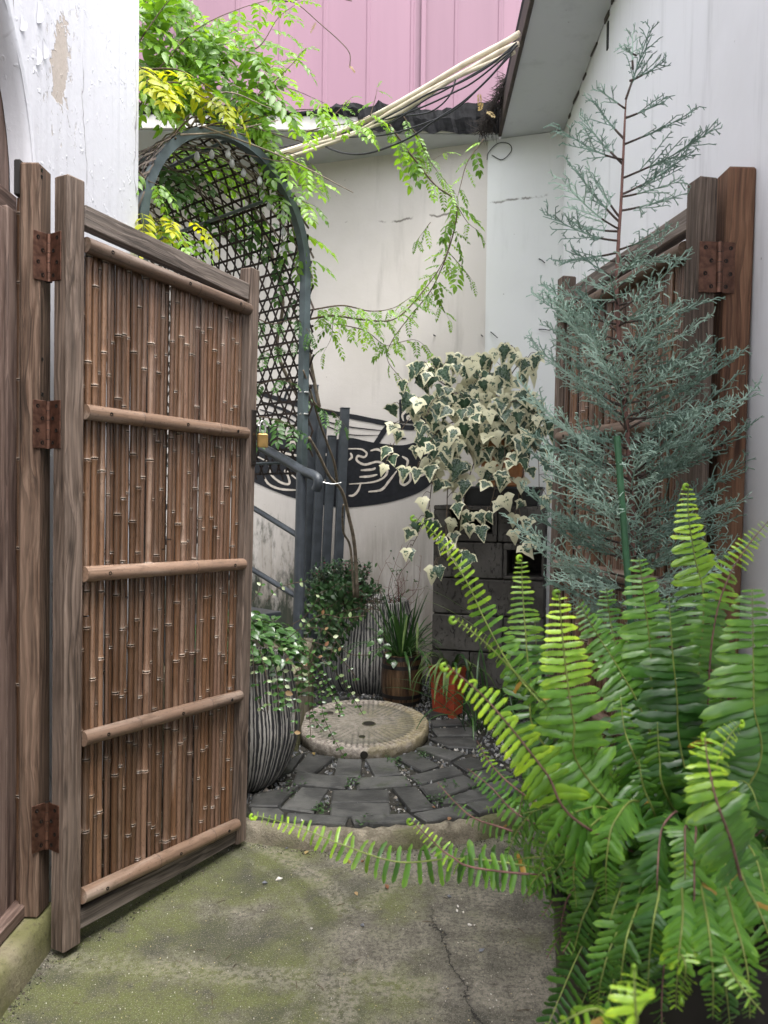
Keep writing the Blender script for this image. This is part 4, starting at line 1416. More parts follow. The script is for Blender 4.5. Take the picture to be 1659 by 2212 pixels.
for i, (ul, ur, vt, dy) in enumerate(((664, 690, 833, .18), (684, 709, 896, .10), (706, 729, 942, .04), (733, 757, 882, -.02))):
    y = 4.80 + dy
    w = (ur - ul) * y / 1661 * .74
    tp = at_y((ul + ur) / 2, vt, y); bt = at_y((ul + ur) / 2 - 24, 1330, y); bt.z = .03
    t = thing('screen_post', names[i], 'post', bt, 'square steel screen posts')
    beam('shaft', bt, tp - ZUP * .004, w, w, Vector((.96, .28, 0)), GREYPAINT, t, .002)
    obj('cap', MB().box((0, 0, 0), (w + .004, w + .004, .006), bev=.001), GREYPAINT, t, frame(tp, ZUP, Vector((.96, .28, 0))))

# ------------------------------------------------------------------ pipes and cables from eave to eave
PIPES = [([(1122, 72), (1090, 92), (1000, 140), (900, 200), (800, 255), (700, 300), (600, 332), (555, 345)], .018, 'uppermost cream plastic pipe sagging from the right eave to the arch'),
         ([(1120, 95), (1080, 112), (1000, 158), (920, 200), (850, 240), (760, 290), (640, 322), (570, 345)], .016, 'middle cream plastic pipe, just under the uppermost one'),
         ([(1112, 112), (1060, 135), (980, 170), (900, 222), (820, 268), (740, 300), (640, 335), (580, 352)], .014, 'lowest and thinnest cream plastic pipe of the bundle')]
for P, r, lab in PIPES:
    pts = [at_y(u, v, 3.55 + (1122 - u) / 567 * .98) for u, v in P]
    o = obj('plastic_pipe', MB().tube(spline(pts, 50), r * .78, 12), PVC, smooth=True)
    tag(o, lab, 'pipe', 'cream pipes under the eave')
CAB = [([(1116, 92), (1060, 140), (990, 180), (930, 200), (860, 240), (780, 275), (690, 300), (600, 320)], 'taut black cable running along the underside of the cream pipes'),
       ([(1118, 98), (1040, 150), (960, 195), (920, 215), (850, 262), (770, 288), (690, 306)], 'black cable just below the pipes, second of the bundle'),
       ([(1112, 105), (1030, 172), (980, 200), (900, 236), (800, 268), (700, 288)], 'black cable sagging a hand below the pipes'),
       ([(1114, 100), (1060, 165), (1000, 220), (940, 260), (880, 300), (800, 330), (745, 331), (700, 315), (672, 292)], 'black cable hanging lowest, looping down over the back wall'),
       ([(1104, 118), (1040, 185), (985, 235), (930, 262), (840, 290), (760, 296), (680, 300)], 'black cable crossing in front of the torn roofing felt'),
       ([(985, 170), (975, 200), (955, 225), (925, 243), (880, 250)], 'short black cable end curling off the bundle')]
for k, (P, lab) in enumerate(CAB):
    pts = [at_y(u, v, 3.52 + (1122 - u) / 567 * 1.02) for u, v in P]
    o = obj('black_cable', MB().tube(spline(pts, 44), .0042 if k != 3 else .0050, 6), CABLE, smooth=True)
    tag(o, lab, 'cable', 'black cables slung with the pipes')
# fibrous mat hanging at the corner of the eave
random.seed(9)
mb = MB()
for i in range(420):
    t = random.random()
    u = 1096 - 50 * t + rnd(-10, 10) * (.4 + t); v = 165 + 120 * t + rnd(-8, 8)
    p = at_y(u, v, 4.35 + .25 * t + rnd(-.03, .03))
    d = Vector((rnd(-1, .6), rnd(-.5, .5), rnd(-1.5, .3))).normalized()
    l = rnd(.03, .10)
    mb.tube([p, p + d * l * .5 + Vector((rnd(-.01, .01), 0, 0)), p + d * l], [.0022, .0018, .0006], 3, cap=False)
tag(obj('fibre_mat', mb, COIR), 'dark torn fibre matting hanging from the corner of the eave', 'matting')

# ------------------------------------------------------------------ big ribbed pots
def rib(r, z, an):
    return r * (1 + .010 * math.sin(an * 61 + 3 * math.sin(an * 3 + z * 6)) + .006 * math.sin(an * 37 + z * 5))
def ribbed_pot(label, c, prof, soilz):
    t = thing('ribbed_pot', label, 'plant pot', c, 'large ribbed pots')
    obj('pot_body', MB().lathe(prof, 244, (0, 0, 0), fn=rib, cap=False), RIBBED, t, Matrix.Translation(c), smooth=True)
    r = [p[0] for p in prof][-1]
    obj('soil', MB().lathe([(.001, soilz + .006), (r * .6, soilz + .004), (r * 1.02, soilz)], 40, (0, 0, 0)), SOIL, t, Matrix.Translation(c), smooth=True)
    return t
def densify(P, n=24):
    return [(p.x, p.z) for p in spline([Vector((r, 0, z)) for r, z in P], n)]
PC1 = Vector((at_y(518, 1560, 3.02).x, 3.02, .052))
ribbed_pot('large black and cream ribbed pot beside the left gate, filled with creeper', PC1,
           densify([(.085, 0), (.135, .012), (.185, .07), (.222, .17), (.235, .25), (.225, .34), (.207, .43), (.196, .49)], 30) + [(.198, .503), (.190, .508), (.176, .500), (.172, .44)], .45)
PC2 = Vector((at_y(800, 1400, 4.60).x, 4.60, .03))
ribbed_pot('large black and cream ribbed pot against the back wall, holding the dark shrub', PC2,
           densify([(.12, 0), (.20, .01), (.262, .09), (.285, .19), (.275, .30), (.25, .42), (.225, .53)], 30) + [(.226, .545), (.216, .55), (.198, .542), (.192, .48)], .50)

# ------------------------------------------------------------------ millstone
MC = Vector((at_z(784, 1560, .15).x, 3.62, BEDZ + .006)); MR = .305
ms = thing('millstone', 'round worn granite millstone lying flat on the slate paving', 'millstone', MC)
mb = MB()
NA_, random_ = 240, random.seed(4)
def ms_r(an): return 1 + .010 * math.sin(an * 3 + 1) + .008 * math.sin(an * 7) + .004 * math.sin(an * 23)
ringsR = [(.0, 1), (.02, 1), (.06, 1), (.10, 1), (.12, 1), (.14, 1), (.155, 1), (.17, 1), (.183, 1), (.195, 1), (.205, 1), (.215, 1), (.228, 1), (.236, 1), (.244, 1), (.252, 1), (.262, 1), (.275, 1), (.288, 1), (.297, 1), (.303, .93), (.306, .78), (.307, .5), (.305, .2), (.300, 0)]
HT_ = .068
vs = []; mcol = []
for (r, k) in ringsR:
    for j in range(NA_):
        an = 2 * PI * j / NA_
        rr = r * (ms_r(an) if r > .2 else 1)
        z = HT_ * k
        if r < .30:
            # radiating dressed furrows, in ten harps
            hp = (an % (2 * PI / 10)) - PI / 10
            q = math.sin((r * math.sin(hp) / .0125) * PI + j % 1)
            fq = max(0, q) * (1 if r > .23 else .55) if .10 < r < .296 else 0
            z -= .0055 * fq
            if .236 <= r <= .252: z -= .004
            if r < .236: z -= .003
        z += rnd(-.0014, .0014) * (1 if r > .02 else 0)
        if k < 1 and k > 0: rr += rnd(-.003, .003)
        if r >= .30: fq = 0
        vs.append((rr * math.cos(an), rr * math.sin(an), z)); mcol.append((.999 - .62 * fq,) * 3)
fs = []
for i in range(len(ringsR) - 1):
    for j in range(NA_):
        j2 = (j + 1) % NA_
        fs.append((i * NA_ + j, (i + 1) * NA_ + j, (i + 1) * NA_ + j2, i * NA_ + j2))
mb.add(vs, fs, 0, mcol)
MT = Matrix.Translation(MC) @ Matrix.Rotation(math.radians(3.2), 4, 'X') @ Matrix.Diagonal((1, 1.09, 1, 1))
obj('stone_disc', mb, MILL, ms, MT, smooth=True)
HOLE = M_plain('hole_shade', (.016, .014, .011), .9, 0, .2)
HOLER = mk_mossstone('hole_rim', (.06, .052, .04), (.12, .105, .08), (.05, .055, .02), .5, .6, 40)
for (u, v, r) in ((797, 1563, .026), (782, 1591, .012), (712, 1540, .017), (668, 1550, .014)):
    nn_ = MT.to_3x3() @ Vector((0, 0, 1)); p = at_plane(u, v, MT @ Vector((0, 0, HT_ - .001)), nn_)
    MH = frame(p, nn_)
    # socket: a dark disc on the face painted as its inner shade, with a worn lip
    mb = MB().lathe([(r * 1.22, .0005), (r * 1.10, .0022), (r, .0008), (r * .97, -.012), (r * .9, -.03)], 20, (0, 0, 0), cap=True)
    o_ = obj('socket_shade', MB().lathe([(r * 1.04, .0012), (r * .5, .0016), (.001, .0017)], 20), HOLE, ms, MH)
    obj('socket_lip', MB().lathe([(r * 1.28, -.001), (r * 1.12, .0024), (r * 1.0, .001), (r * .98, -.01)], 20, cap=False), HOLER, ms, MH, smooth=True)
u, v = 787, 1619
d_ = ray(u, v); 
an = math.atan2(-1, .02)
pf = MT @ Vector((at_y(u, v, MC.y - MR).x - MC.x, -.309 * ms_r(-PI / 2), .044))
obj('side_hole_shade', MB().lathe([(.017, .002), (.010, .0035), (.001, .004)], 18), HOLE, ms, frame(pf + Vector((0, -.002, 0)), (0, -1, .1)))  # dark disc on the edge, painted as the shade inside a hole

# ------------------------------------------------------------------ barrel planter
BC = Vector((at_y(868, 1450, 4.22).x, 4.22, .045))
bt = thing('barrel_planter', 'small dark wooden barrel planter with iron bands', 'barrel', BC)
bprof = [(.098, 0), (.108, .07), (.114, .145), (.110, .22), (.100, .285)]
bp = densify(bprof, 9)
NS = 15
for k in range(NS):
    a0, a1 = 2 * PI * k / NS + .012, 2 * PI * (k + 1) / NS - .012
    mb = MB(); vs = []
    for (r, z) in bp:
        for a in (a0, (a0 + a1) / 2, a1):
            vs.append((r * math.cos(a), r * math.sin(a), z))
        vs.append(((r - .014) * math.cos(a1), (r - .014) * math.sin(a1), z)); vs.append(((r - .014) * math.cos(a0), (r - .014) * math.sin(a0), z))
    fs = []
    for i in range(len(bp) - 1):
        for j in range(5):
            j2 = (j + 1) % 5
            fs.append((i * 5 + j, i * 5 + j2, (i + 1) * 5 + j2, (i + 1) * 5 + j))
    fs += [(4, 3, 2, 1, 0), tuple((len(bp) - 1) * 5 + j for j in range(5))]
    mb.add(vs, fs)
    obj('stave', mb, BARREL, bt, Matrix.Translation(BC))
def rat(z):
    for i in range(len(bp) - 1):
        if bp[i][1] <= z <= bp[i + 1][1]:
            return bp[i][0] + (bp[i + 1][0] - bp[i][0]) * (z - bp[i][1]) / (bp[i + 1][1] - bp[i][1])
    return bp[-1][0]
for z in (.018, .055, .215, .262):
    obj('iron_band', MB().lathe([(rat(z) + .0005, z), (rat(z) + .003, z), (rat(z + .02) + .003, z + .02), (rat(z + .02) + .0005, z + .02)], 48, cap=False), IRON, bt, Matrix.Translation(BC), autosmooth=40)
obj('soil', MB().lathe([(.001, .268), (.095, .262)], 24), SOIL, bt, Matrix.Translation(BC))

# ------------------------------------------------------------------ red pot with brushed writing
RC = Vector((at_y(974, 1500, 4.02).x, 4.02, .05))
rpot = thing('square_pot', 'brick red square plastic pot with black brushed characters', 'plant pot', RC)
ang = math.radians(4)
RH, RB, RT = .265, .066, .082
def rface(k, s, z, off=0.0):
    """k face index, s -1..1 across, z height"""
    r = RB + (RT - RB) * z / RH
    a = ang + k * PI / 2 - PI * .75
    n_ = Vector((math.cos(a), math.sin(a), 0)); t_ = Vector((-n_.y, n_.x, 0))
    return n_ * (r + off) + t_ * s * r + Vector((0, 0, z))
mb = MB()
for k in range(4):
    # wall with notch between two feet
    S = [-1, -.55, -.42, .42, .55, 1]
    Z = [0, 0, .022, .022, 0, 0]
    vs = [rface(k, s, z) for s, z in zip(S, Z)] + [rface(k, s, RH) for s in S]
    mb.add(vs, [(i, i + 1, i + 7, i + 6) for i in range(5)])
    vs = [rface(k, -1, RH - .02, .007) * 1, rface(k, 1, RH - .02, .007), rface(k, 1, RH, .009), rface(k, -1, RH, .009), rface(k, -1, RH - .02), rface(k, 1, RH - .02), rface(k, 1, RH, -.006), rface(k, -1, RH, -.006), rface(k, 1, RH - .06, -.01), rface(k, -1, RH - .06, -.01)]
    mb.add(vs, [(0, 1, 2, 3), (4, 5, 1, 0), (3, 2, 6, 7), (7, 6, 8, 9)])
vs = [rface(k, -1, .024, -.002) for k in range(4)]
mb.add(vs, [(0, 1, 2, 3)])
obj('pot_body', mb, REDPOT, rpot, Matrix.Translation(RC))
obj('soil', MB().add([rface(k, -1, RH - .03, -.004) for k in range(4)], [(0, 1, 2, 3)]), SOIL, rpot, Matrix.Translation(RC))
def brush(k, strokes, name):
    mb = MB()
    for (pts, w) in strokes:
        P = [Vector((x, 0, z)) for x, z in pts]
        S = spline(P, 8) if len(P) > 2 else [P[0].lerp(P[1], i / 5) for i in range(6)]
        vs = []
        n_ = len(S)
        for i, p in enumerate(S):
            t = (S[min(i + 1, n_ - 1)] - S[max(i - 1, 0)]).normalized()
            sd_ = Vector((-t.z * 1.0, 0, t.x * RB)) * w * .62 * (1 - .6 * (i / (n_ - 1))) / 2
            for q in (p + sd_, p - sd_): vs.append(rface(k, q.x, q.z, .0012))
        mb.add(vs, [(2 * i, 2 * i + 1, 2 * i + 3, 2 * i + 2) for i in range(n_ - 1)])
    obj(name, mb, INK, rpot, Matrix.Translation(RC))
lf, rf = 0, 1
# the character on the left face, small signature below; sprig of bamboo on the right face
brush(lf, [([(-.30, .205), (-.22, .195)], .10), ([(-.42, .182), (-.18, .188), (-.40, .150)], .07), ([(-.28, .165), (-.27, .105)], .08), ([(-.22, .155), (-.14, .145)], .06),
           ([(0, .205), (.05, .196)], .07), ([(.26, .208), (.20, .194)], .07), ([(-.02, .188), (-.02, .142)], .06), ([(-.02, .188), (.30, .190), (.29, .142)], .06), ([(-.01, .166), (.28, .167)], .05),
           ([(-.01, .143), (.28, .143)], .05), ([(-.12, .122), (.42, .126)], .07), ([(.14, .196), (.13, .070)], .08), ([(-.35, .085), (-.15, .070), (.0, .078)], .05), ([(.46, .06), (.46, .04)], .10)], 'brushed_character')
brush(rf, [([(-.5, .045), (-.2, .090), (.1, .13)], .05), ([(-.2, .09), (.2, .095), (.5, .085)], .06), ([(0, .11), (.1, .15), (.35, .17)], .05), ([(-.1, .10), (.25, .07), (.4, .055)], .06), ([(.3, .095), (.45, .06)], .07), ([(-.3, .12), (0, .118)], .05), ([(.1, .205), (.3, .205), (.3, .185)], .03)], 'brushed_bamboo')

# ------------------------------------------------------------------ pillar of concrete blocks
PB = at_y(936, 1090, 4.02)
bdir = Vector((math.cos(math.radians(-14)), math.sin(math.radians(-14)), 0))
bnrm = Vector((bdir.y, -bdir.x, 0))
if bnrm.y > 0: bnrm = -bnrm
BH = .190
BZ0 = PB.z - 6 * BH
def cblock(label, x0, w, row, holes, dy=0):
    D = .38
    z0 = BZ0 + row * BH
    c = Vector((PB.x, PB.y, 0)) + bdir * (x0 + w / 2) - bnrm * (D / 2 + dy)
    M = frame(Vector((c.x, c.y, z0 + BH / 2)), ZUP, bdir)
    mb = MB()
    h = BH - .006; ww = w - .005
    if not holes:
        mb.box((0, 0, 0), (ww, D, h), bev=.005)
    else:
        # shell with open cells: local y axis: sign of the front
        f = -1 if (M.to_3x3() @ Vector((0, 1, 0))).dot(bnrm) < 0 else 1
        zt, zb = holes[0][2], holes[0][3]
        mb.box((0, 0, (h / 2 + zt) / 2), (ww, D, h / 2 - zt), bev=.004)
        mb.box((0, 0, (-h / 2 + zb) / 2), (ww, D, h / 2 + zb), bev=.004)
        xs = [-ww / 2] + [q for hh in holes for q in (hh[0], hh[1])] + [ww / 2]
        for i in range(0, len(xs), 2):
            if xs[i + 1] - xs[i] > .004:
                mb.box(((xs[i] + xs[i + 1]) / 2, 0, (zt + zb) / 2), (xs[i + 1] - xs[i], D - .002, zt - zb - .001), bev=.002)
        mb.box((0, -f * (D / 2 - .03), (zt + zb) / 2), (ww - .004, .04, zt - zb))
    o = obj('concrete_block', mb, BLOCK, None, M)
    return tag(o, label, 'concrete block', 'blocks of the stacked pillar')
R1 = .335; WT = .575
cblock('hollow concrete block with two open cells at the top left of the block pillar', 0, R1, 5, [(-.085, -.02, .068, -.055), (.015, .140, .068, -.070)])
cblock('plain concrete block at the top right of the block pillar, under the black tray', R1, WT - R1, 5, None, .002)
cblock('plain concrete block in the second row of the pillar, left of the hollow cell', 0, .365, 4, None, .004)
cblock('hollow concrete block in the second row of the pillar with one open cell', .365, WT - .365, 4, [(-.085, .09, .058, -.075)])
for row, sp_, nm in ((3, .22, 'third'), (2, .37, 'fourth'), (1, .20, 'fifth'), (0, .36, 'sixth')):
    cblock('plain left block in the %s row from the top of the block pillar' % nm, 0, sp_, row, None, rnd(0, .006))
    cblock('plain right block in the %s row from the top of the block pillar' % nm, sp_, WT - sp_, row, None, rnd(0, .006))
# tray and clay pot
TZ = BZ0 + 6 * BH
tc_ = Vector((PB.x, PB.y, 0)) + bdir * .345 - bnrm * .19
mb = MB()
def ringbox(mb, c, hx, hy, z, dx=bdir, dy=None):
    dy = -bnrm
    return [Vector((c.x, c.y, z)) + dx * a * hx + dy * b * hy for (a, b) in ((-1, -1), (1, -1), (1, 1), (-1, 1))]
levels = [(.185, .150, TZ), (.205, .165, TZ + .085), (.213, .173, TZ + .088), (.213, .173, TZ + .098), (.200, .160, TZ + .098), (.185, .145, TZ + .05)]
for hx, hy, z in levels: mb.v += [tuple(p) for p in ringbox(mb, tc_, hx, hy, z)]
mb.c = [(1, 1, 1)] * len(mb.v)
for i in range(len(levels) - 1):
    for j in range(4):
        j2 = (j + 1) % 4
        mb.f.append((i * 4 + j, i * 4 + j2, (i + 1) * 4 + j2, (i + 1) * 4 + j))
mb.f += [(3, 2, 1, 0), tuple((len(levels) - 1) * 4 + j for j in range(4))]
mb.m = [0] * len(mb.f)
tag(obj('black_tray', mb, BLACKPL), 'black plastic tray on top of the concrete block pillar', 'tray')
pc_ = Vector((tc_.x, tc_.y, 0)) + bdir * .0
pot3 = thing('clay_pot', 'orange brown square clay pot with framed panels, half hidden by ivy', 'plant pot', (pc_.x, pc_.y, TZ + .05))
PZ0 = TZ + .052
def squarepot(levels):
    mb = MB()
    for h, z in levels: mb.v += [tuple(p) for p in ringbox(mb, pc_, h, h, z)]
    mb.c = [(1, 1, 1)] * len(mb.v)
    for i in range(len(levels) - 1):
        for j in range(4):
            j2 = (j + 1) % 4
            mb.f.append((i * 4 + j, i * 4 + j2, (i + 1) * 4 + j2, (i + 1) * 4 + j))
    mb.f += [(3, 2, 1, 0), tuple((len(levels) - 1) * 4 + j for j in range(4))]
    mb.m = [0] * len(mb.f)
    return mb
obj('pot_body', squarepot([(.110, PZ0), (.118, PZ0 + .012), (.118, PZ0 + .03), (.104, PZ0 + .04), (.104, PZ0 + .30), (.122, PZ0 + .315), (.126, PZ0 + .345), (.112, PZ0 + .345), (.100, PZ0 + .31)]), ORANGE, pot3)
for sx in (-1, 1):
    p = pc_ + bdir * .096 * sx + bnrm * .104
    beam('corner_strip', (p.x, p.y, PZ0 + .041), (p.x, p.y, PZ0 + .299), .022, .014, bdir, ORANGE, pot3, .004)
for zz in (.058, .285):
    p = pc_ + bnrm * .106
    beam('panel_strip', p + ZUP * (PZ0 + zz) - bdir * .084, p + ZUP * (PZ0 + zz) + bdir * .084, .018, .012, ZUP, ORANGE, pot3, .004)
# ------------------------------------------------------------------ leaf shapes
def leaf_var(L, W, fold=.25, curl=.15, n=5, tip=1.0, base=.0, wmax=.42, tint=(.999, 1, 1), twist=0.0, wav=0.0):
    """leaf lying along +Y from the origin, face up +Z; V-folded along the midrib and curling down"""
    mb = MB(); vs = []
    for i in range(n + 1):
        t = i / n
        w = W / 2 * (math.sin(PI * min(1, t ** (math.log(.5) / math.log(wmax)))) ** .85 if 0 < t < 1 else (base if t == 0 else 0))
        z = -curl * L * t * t
        y = L * t * (1 - .1 * curl * t)
        wv = wav * math.sin(i * 2.4)
        vs += [(-w, y, z + fold * w + wv * w), (0, y, z), (w, y, z + fold * w - wv * w)]
    fs = []
    for i in range(n):
        o = i * 3
        if i == n - 1:
            fs += [(o, o + 1, o + 4), (o + 1, o + 2, o + 4)]
        elif i == 0 and base == 0:
            fs += [(1, 4, 3), (1, 5, 4)]
        else:
            fs += [(o, o + 1, o + 4, o + 3), (o + 1, o + 2, o + 5, o + 4)]
    mb.add(vs, fs, 0, [tint] * len(vs))
    return mb
def orient(p, d, up, s=1.0):
    """matrix: +Y along d, +Z as near up as can be"""
    y = Vector(d).normalized(); up = Vector(up)
    x = y.cross(up)
    if x.length < 1e-4: x = y.orthogonal()
    x.normalize(); z = x.cross(y)
    M = Matrix((x * s, y * s, z * s)).transposed().to_4x4()
    M.translation = Vector(p)
    return M
def rv(k=1.0):
    return Vector((rnd(-k, k), rnd(-k, k), rnd(-k, k)))
def trace(P):
    """[(u, v, depth)] -> points"""
    return [at_y(u, v, y) for u, v, y in P]

# ------------------------------------------------------------------ compound wisteria leaves
random.seed(41)
def pinnate(L, pairs, ll, lw, droop=.35):
    mb = MB()
    pts = [Vector((0, L * t, -droop * L * t * t)) for t in (0, .2, .4, .6, .8, 1.0)]
    mb.tube(pts, [.0016, .0015, .0013, .0012, .001, .0007], 3, cols=[(.999, 1, 1)] * 6)
    for i in range(pairs):
        t = .16 + .80 * i / (pairs - 1)
        p = Vector((0, L * t, -droop * L * t * t))
        k = (1 - .35 * abs(t - .45))
        for sgn in (-1, 1):
            d = Vector((sgn * 1.0, .55 + .35 * t + rnd(-.15, .15), -.25 + rnd(-.25, .2)))
            v = leaf_var(ll * k * rnd(.85, 1.1), lw * k * rnd(.85, 1.1), rnd(.15, .4), rnd(.05, .3), 4, wmax=.40).var()
            mb.inst(v, orient(p + d.normalized() * .004, d, Vector((rnd(-.3, .3), rnd(-.3, .3), 1))))
    e = pts[-1]
    mb.inst(leaf_var(ll * .9, lw, .25, .2, 4).var(), orient(e, (0, 1, -.7 * droop - .2), (0, 0, 1)))
    return mb
def mk_pin(mat, n, **kw):
    return [pinnate(**{k: (rnd(*v) if isinstance(v, tuple) else v) for k, v in kw.items()}) for _ in range(n)]
PIN_MB = mk_pin(None, 7, L=(.16, .22), pairs=5, ll=.074, lw=.034) + mk_pin(None, 4, L=(.12, .16), pairs=4, ll=.068, lw=.033)
PIN_S = mk_pin(None, 6, L=(.10, .16), pairs=6, ll=.036, lw=.018)
PIN_G = [m.mesh('leaf', L_VINE, True) for m in PIN_MB]
PIN_Y = [m.mesh('leaf', L_VINEY, True) for m in PIN_MB]
PIN_D = [m.mesh('leaf', L_VINED, True) for m in PIN_MB]
PIN_SG = [m.mesh('leaf', L_VINE, True) for m in PIN_S]
PIN_SD = [m.mesh('leaf', L_VINED, True) for m in PIN_S]
PIN_B = [m.mesh('leaf', L_BRONZE, True) for m in PIN_S[:3]]
COUNT = {}
def put_leaf(parent, meshes, p, d, up, s, limit=290, over=None, name='leaf'):
    """a leaf as an object of its own while there are fewer than the limit on this thing, then joined"""
    k = (parent.name, name)
    COUNT[k] = COUNT.get(k, 0) + 1
    M = orient(p, d, up, s)
    if COUNT[k] <= limit or over is None:
        return link(name, random.choice(meshes), parent, M)
    over.append((random.randrange(len(meshes)), M))
def shoot(parent, P, stemr, meshes, gap=.05, s=(.8, 1.1), start=.05, stem_mat=None, sag=.3, over=None, out=1.0, jitter=.6, n=None):
    pts = spline(P, n or max(8, len(P) * 7))
    Ltot = sum((pts[i + 1] - pts[i]).length for i in range(len(pts) - 1))
    k = len(pts)
    if stemr > 0:
        obj('shoot', MB().tube(pts, [stemr * (1 - .75 * i / (k - 1)) for i in range(k)], 6), stem_mat or STEM, parent, smooth=True)
    acc = start * Ltot; run = 0; side = 1
    for i in range(k - 1):
        seg = pts[i + 1] - pts[i]; l = seg.length
        while acc <= run + l:
            p = pts[i] + seg * ((acc - run) / max(l, 1e-6))
            t = seg.normalized()
            ref = Vector((0, -.35, 1)) if abs(t.z) < .8 else Vector((0, -1, .3))
            sd_ = t.cross(ref).normalized() * side
            d = t * .45 * out + sd_ * out + rv(.35 * jitter) - Vector((0, 0, sag))
            f = 1 - .35 * acc / Ltot
            put_leaf(parent, meshes if not callable(meshes) else meshes(), p, d, Vector((0, -.45, .9)) + rv(jitter * .6), rnd(*s) * f, over=over)
            side = -side
            acc += gap * rnd(.7, 1.3)
        run += l
    put_leaf(parent, meshes if not callable(meshes) else meshes(), pts[-1], (pts[-1] - pts[-2]).normalized() - Vector((0, 0, .3)), Vector((0, -.4, 1)), rnd(*s) * .6, over=over)
def flush(parent, over, MBS, mat, name='foliage'):
    if not over: return
    mb = MB()
    V = [m.var() for m in MBS]
    for i, M in over: mb.inst(V[i % len(V)], M)
    obj(name, mb, mat, parent, kind='stuff', smooth=True)

# the vine on the arch
random.seed(77)
wv = thing('wisteria_vine', 'bright green wisteria vine heaped over the arched trellis', 'vine', (mid.x, mid.y, 0))
over = []
def T(*P, y0=3.0, y1=3.3):
    n = len(P) - 1
    return [at_y(u, v, y0 + (y1 - y0) * i / n) for i, (u, v) in enumerate(P)]
GY = lambda: PIN_G if random.random() < .85 else PIN_Y
S_ = (.75, 1.05)
for P, y0, y1, ms_, gap in (
    (((285, 210), (360, 130), (430, 60), (520, 18), (610, -8)), 3.05, 3.4, PIN_G, .045),
    (((300, 90), (350, 20), (400, -40)), 3.1, 3.2, PIN_G, .045), (((290, 40), (330, -10), (380, -50)), 3.2, 3.4, PIN_G, .05),
    (((480, 280), (560, 205), (620, 150), (660, 105)), 3.4, 3.6, PIN_G, .06),
    (((500, 120), (560, 100), (600, 40), (645, 5)), 3.5, 3.6, PIN_G, .055),
    (((430, 270), (545, 190), (620, 190), (700, 222)), 3.4, 3.7, PIN_G, .075),
    (((520, 265), (620, 240), (710, 240), (790, 275)), 3.5, 3.9, PIN_G, .085),
    (((300, 230), (340, 180), (420, 140)), 3.05, 3.2, PIN_G, .05),
    (((300, 150), (350, 160), (420, 130), (470, 90)), 3.1, 3.4, PIN_G, .045),
    (((300, 150), (380, 150), (430, 175), (470, 205), (505, 232)), 3.02, 3.15, PIN_Y, .06),
    (((330, 180), (390, 180), (430, 205), (470, 225)), 3.0, 3.1, PIN_Y, .055),
    (((295, 140), (330, 160), (370, 190)), 2.97, 3.0, PIN_Y, .05),
    (((560, 320), (590, 345), (640, 350), (690, 385)), 3.45, 3.5, PIN_G, .055),
    (((565, 390), (610, 400), (660, 400), (695, 395)), 3.5, 3.5, PIN_G, .06), (((600, 420), (640, 430), (680, 445)), 3.5, 3.5, PIN_G, .06),
    (((540, 270), (575, 300), (600, 330)), 3.4, 3.5, PIN_G, .05), (((520, 270), (560, 300), (590, 345)), 3.6, 3.65, PIN_G, .05),
    (((640, 480), (655, 520), (672, 570)), 3.6, 3.6, PIN_G, .06),
    (((300, 370), (320, 390), (345, 400)), 2.95, 2.95, PIN_G, .05),
    (((300, 470), (345, 478), (390, 470), (432, 490)), 2.97, 2.99, PIN_Y, .07), (((300, 452), (325, 455), (340, 475)), 2.98, 2.98, PIN_Y, .06),
    (((330, 470), (390, 500), (430, 520)), 3.0, 3.05, PIN_G, .06),
    (((400, 300), (470, 330), (530, 380), (560, 430)), 3.7, 3.8, PIN_G, .04), (((350, 300), (430, 330), (500, 380)), 3.8, 4.0, PIN_G, .04),
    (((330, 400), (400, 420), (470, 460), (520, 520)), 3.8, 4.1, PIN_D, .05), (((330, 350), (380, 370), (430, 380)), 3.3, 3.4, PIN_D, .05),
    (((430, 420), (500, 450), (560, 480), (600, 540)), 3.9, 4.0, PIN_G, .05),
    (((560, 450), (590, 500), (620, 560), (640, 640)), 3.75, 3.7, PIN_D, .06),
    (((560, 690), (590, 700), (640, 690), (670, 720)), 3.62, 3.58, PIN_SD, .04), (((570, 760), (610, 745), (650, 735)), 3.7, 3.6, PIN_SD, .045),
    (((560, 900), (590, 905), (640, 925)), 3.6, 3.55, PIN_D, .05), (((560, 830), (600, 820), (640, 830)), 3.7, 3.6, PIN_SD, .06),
    (((665, 850), (690, 880), (720, 890), (745, 920)), 3.7, 3.7, PIN_SD, .05),
):
    shoot(wv, [at_y(u, v, y0 + (y1 - y0) * i / (len(P) - 1)) for i, (u, v) in enumerate(P)], .0035, ms_, gap, S_, over=over)
# heap of leaves at the crown of the arch
for _ in range(240):
    u, v = rnd(285, 580), rnd(-30, 310)
    lim = 235 - 1.1 * max(0, 350 - u) * .0 if u < 440 else 235 + (u - 440) * .45
    if v > lim or v < (u - 330) * .62 - 30: continue
    y = rnd(3.2, 3.9)
    put_leaf(wv, PIN_G if random.random() < .93 else PIN_Y, at_y(u, v, y), rv(1) + Vector((.3, -.2, -.1)), Vector((0, -.5, .8)) + rv(.6), rnd(.7, 1.05), over=over)
flush(wv, over, PIN_MB, L_VINE)
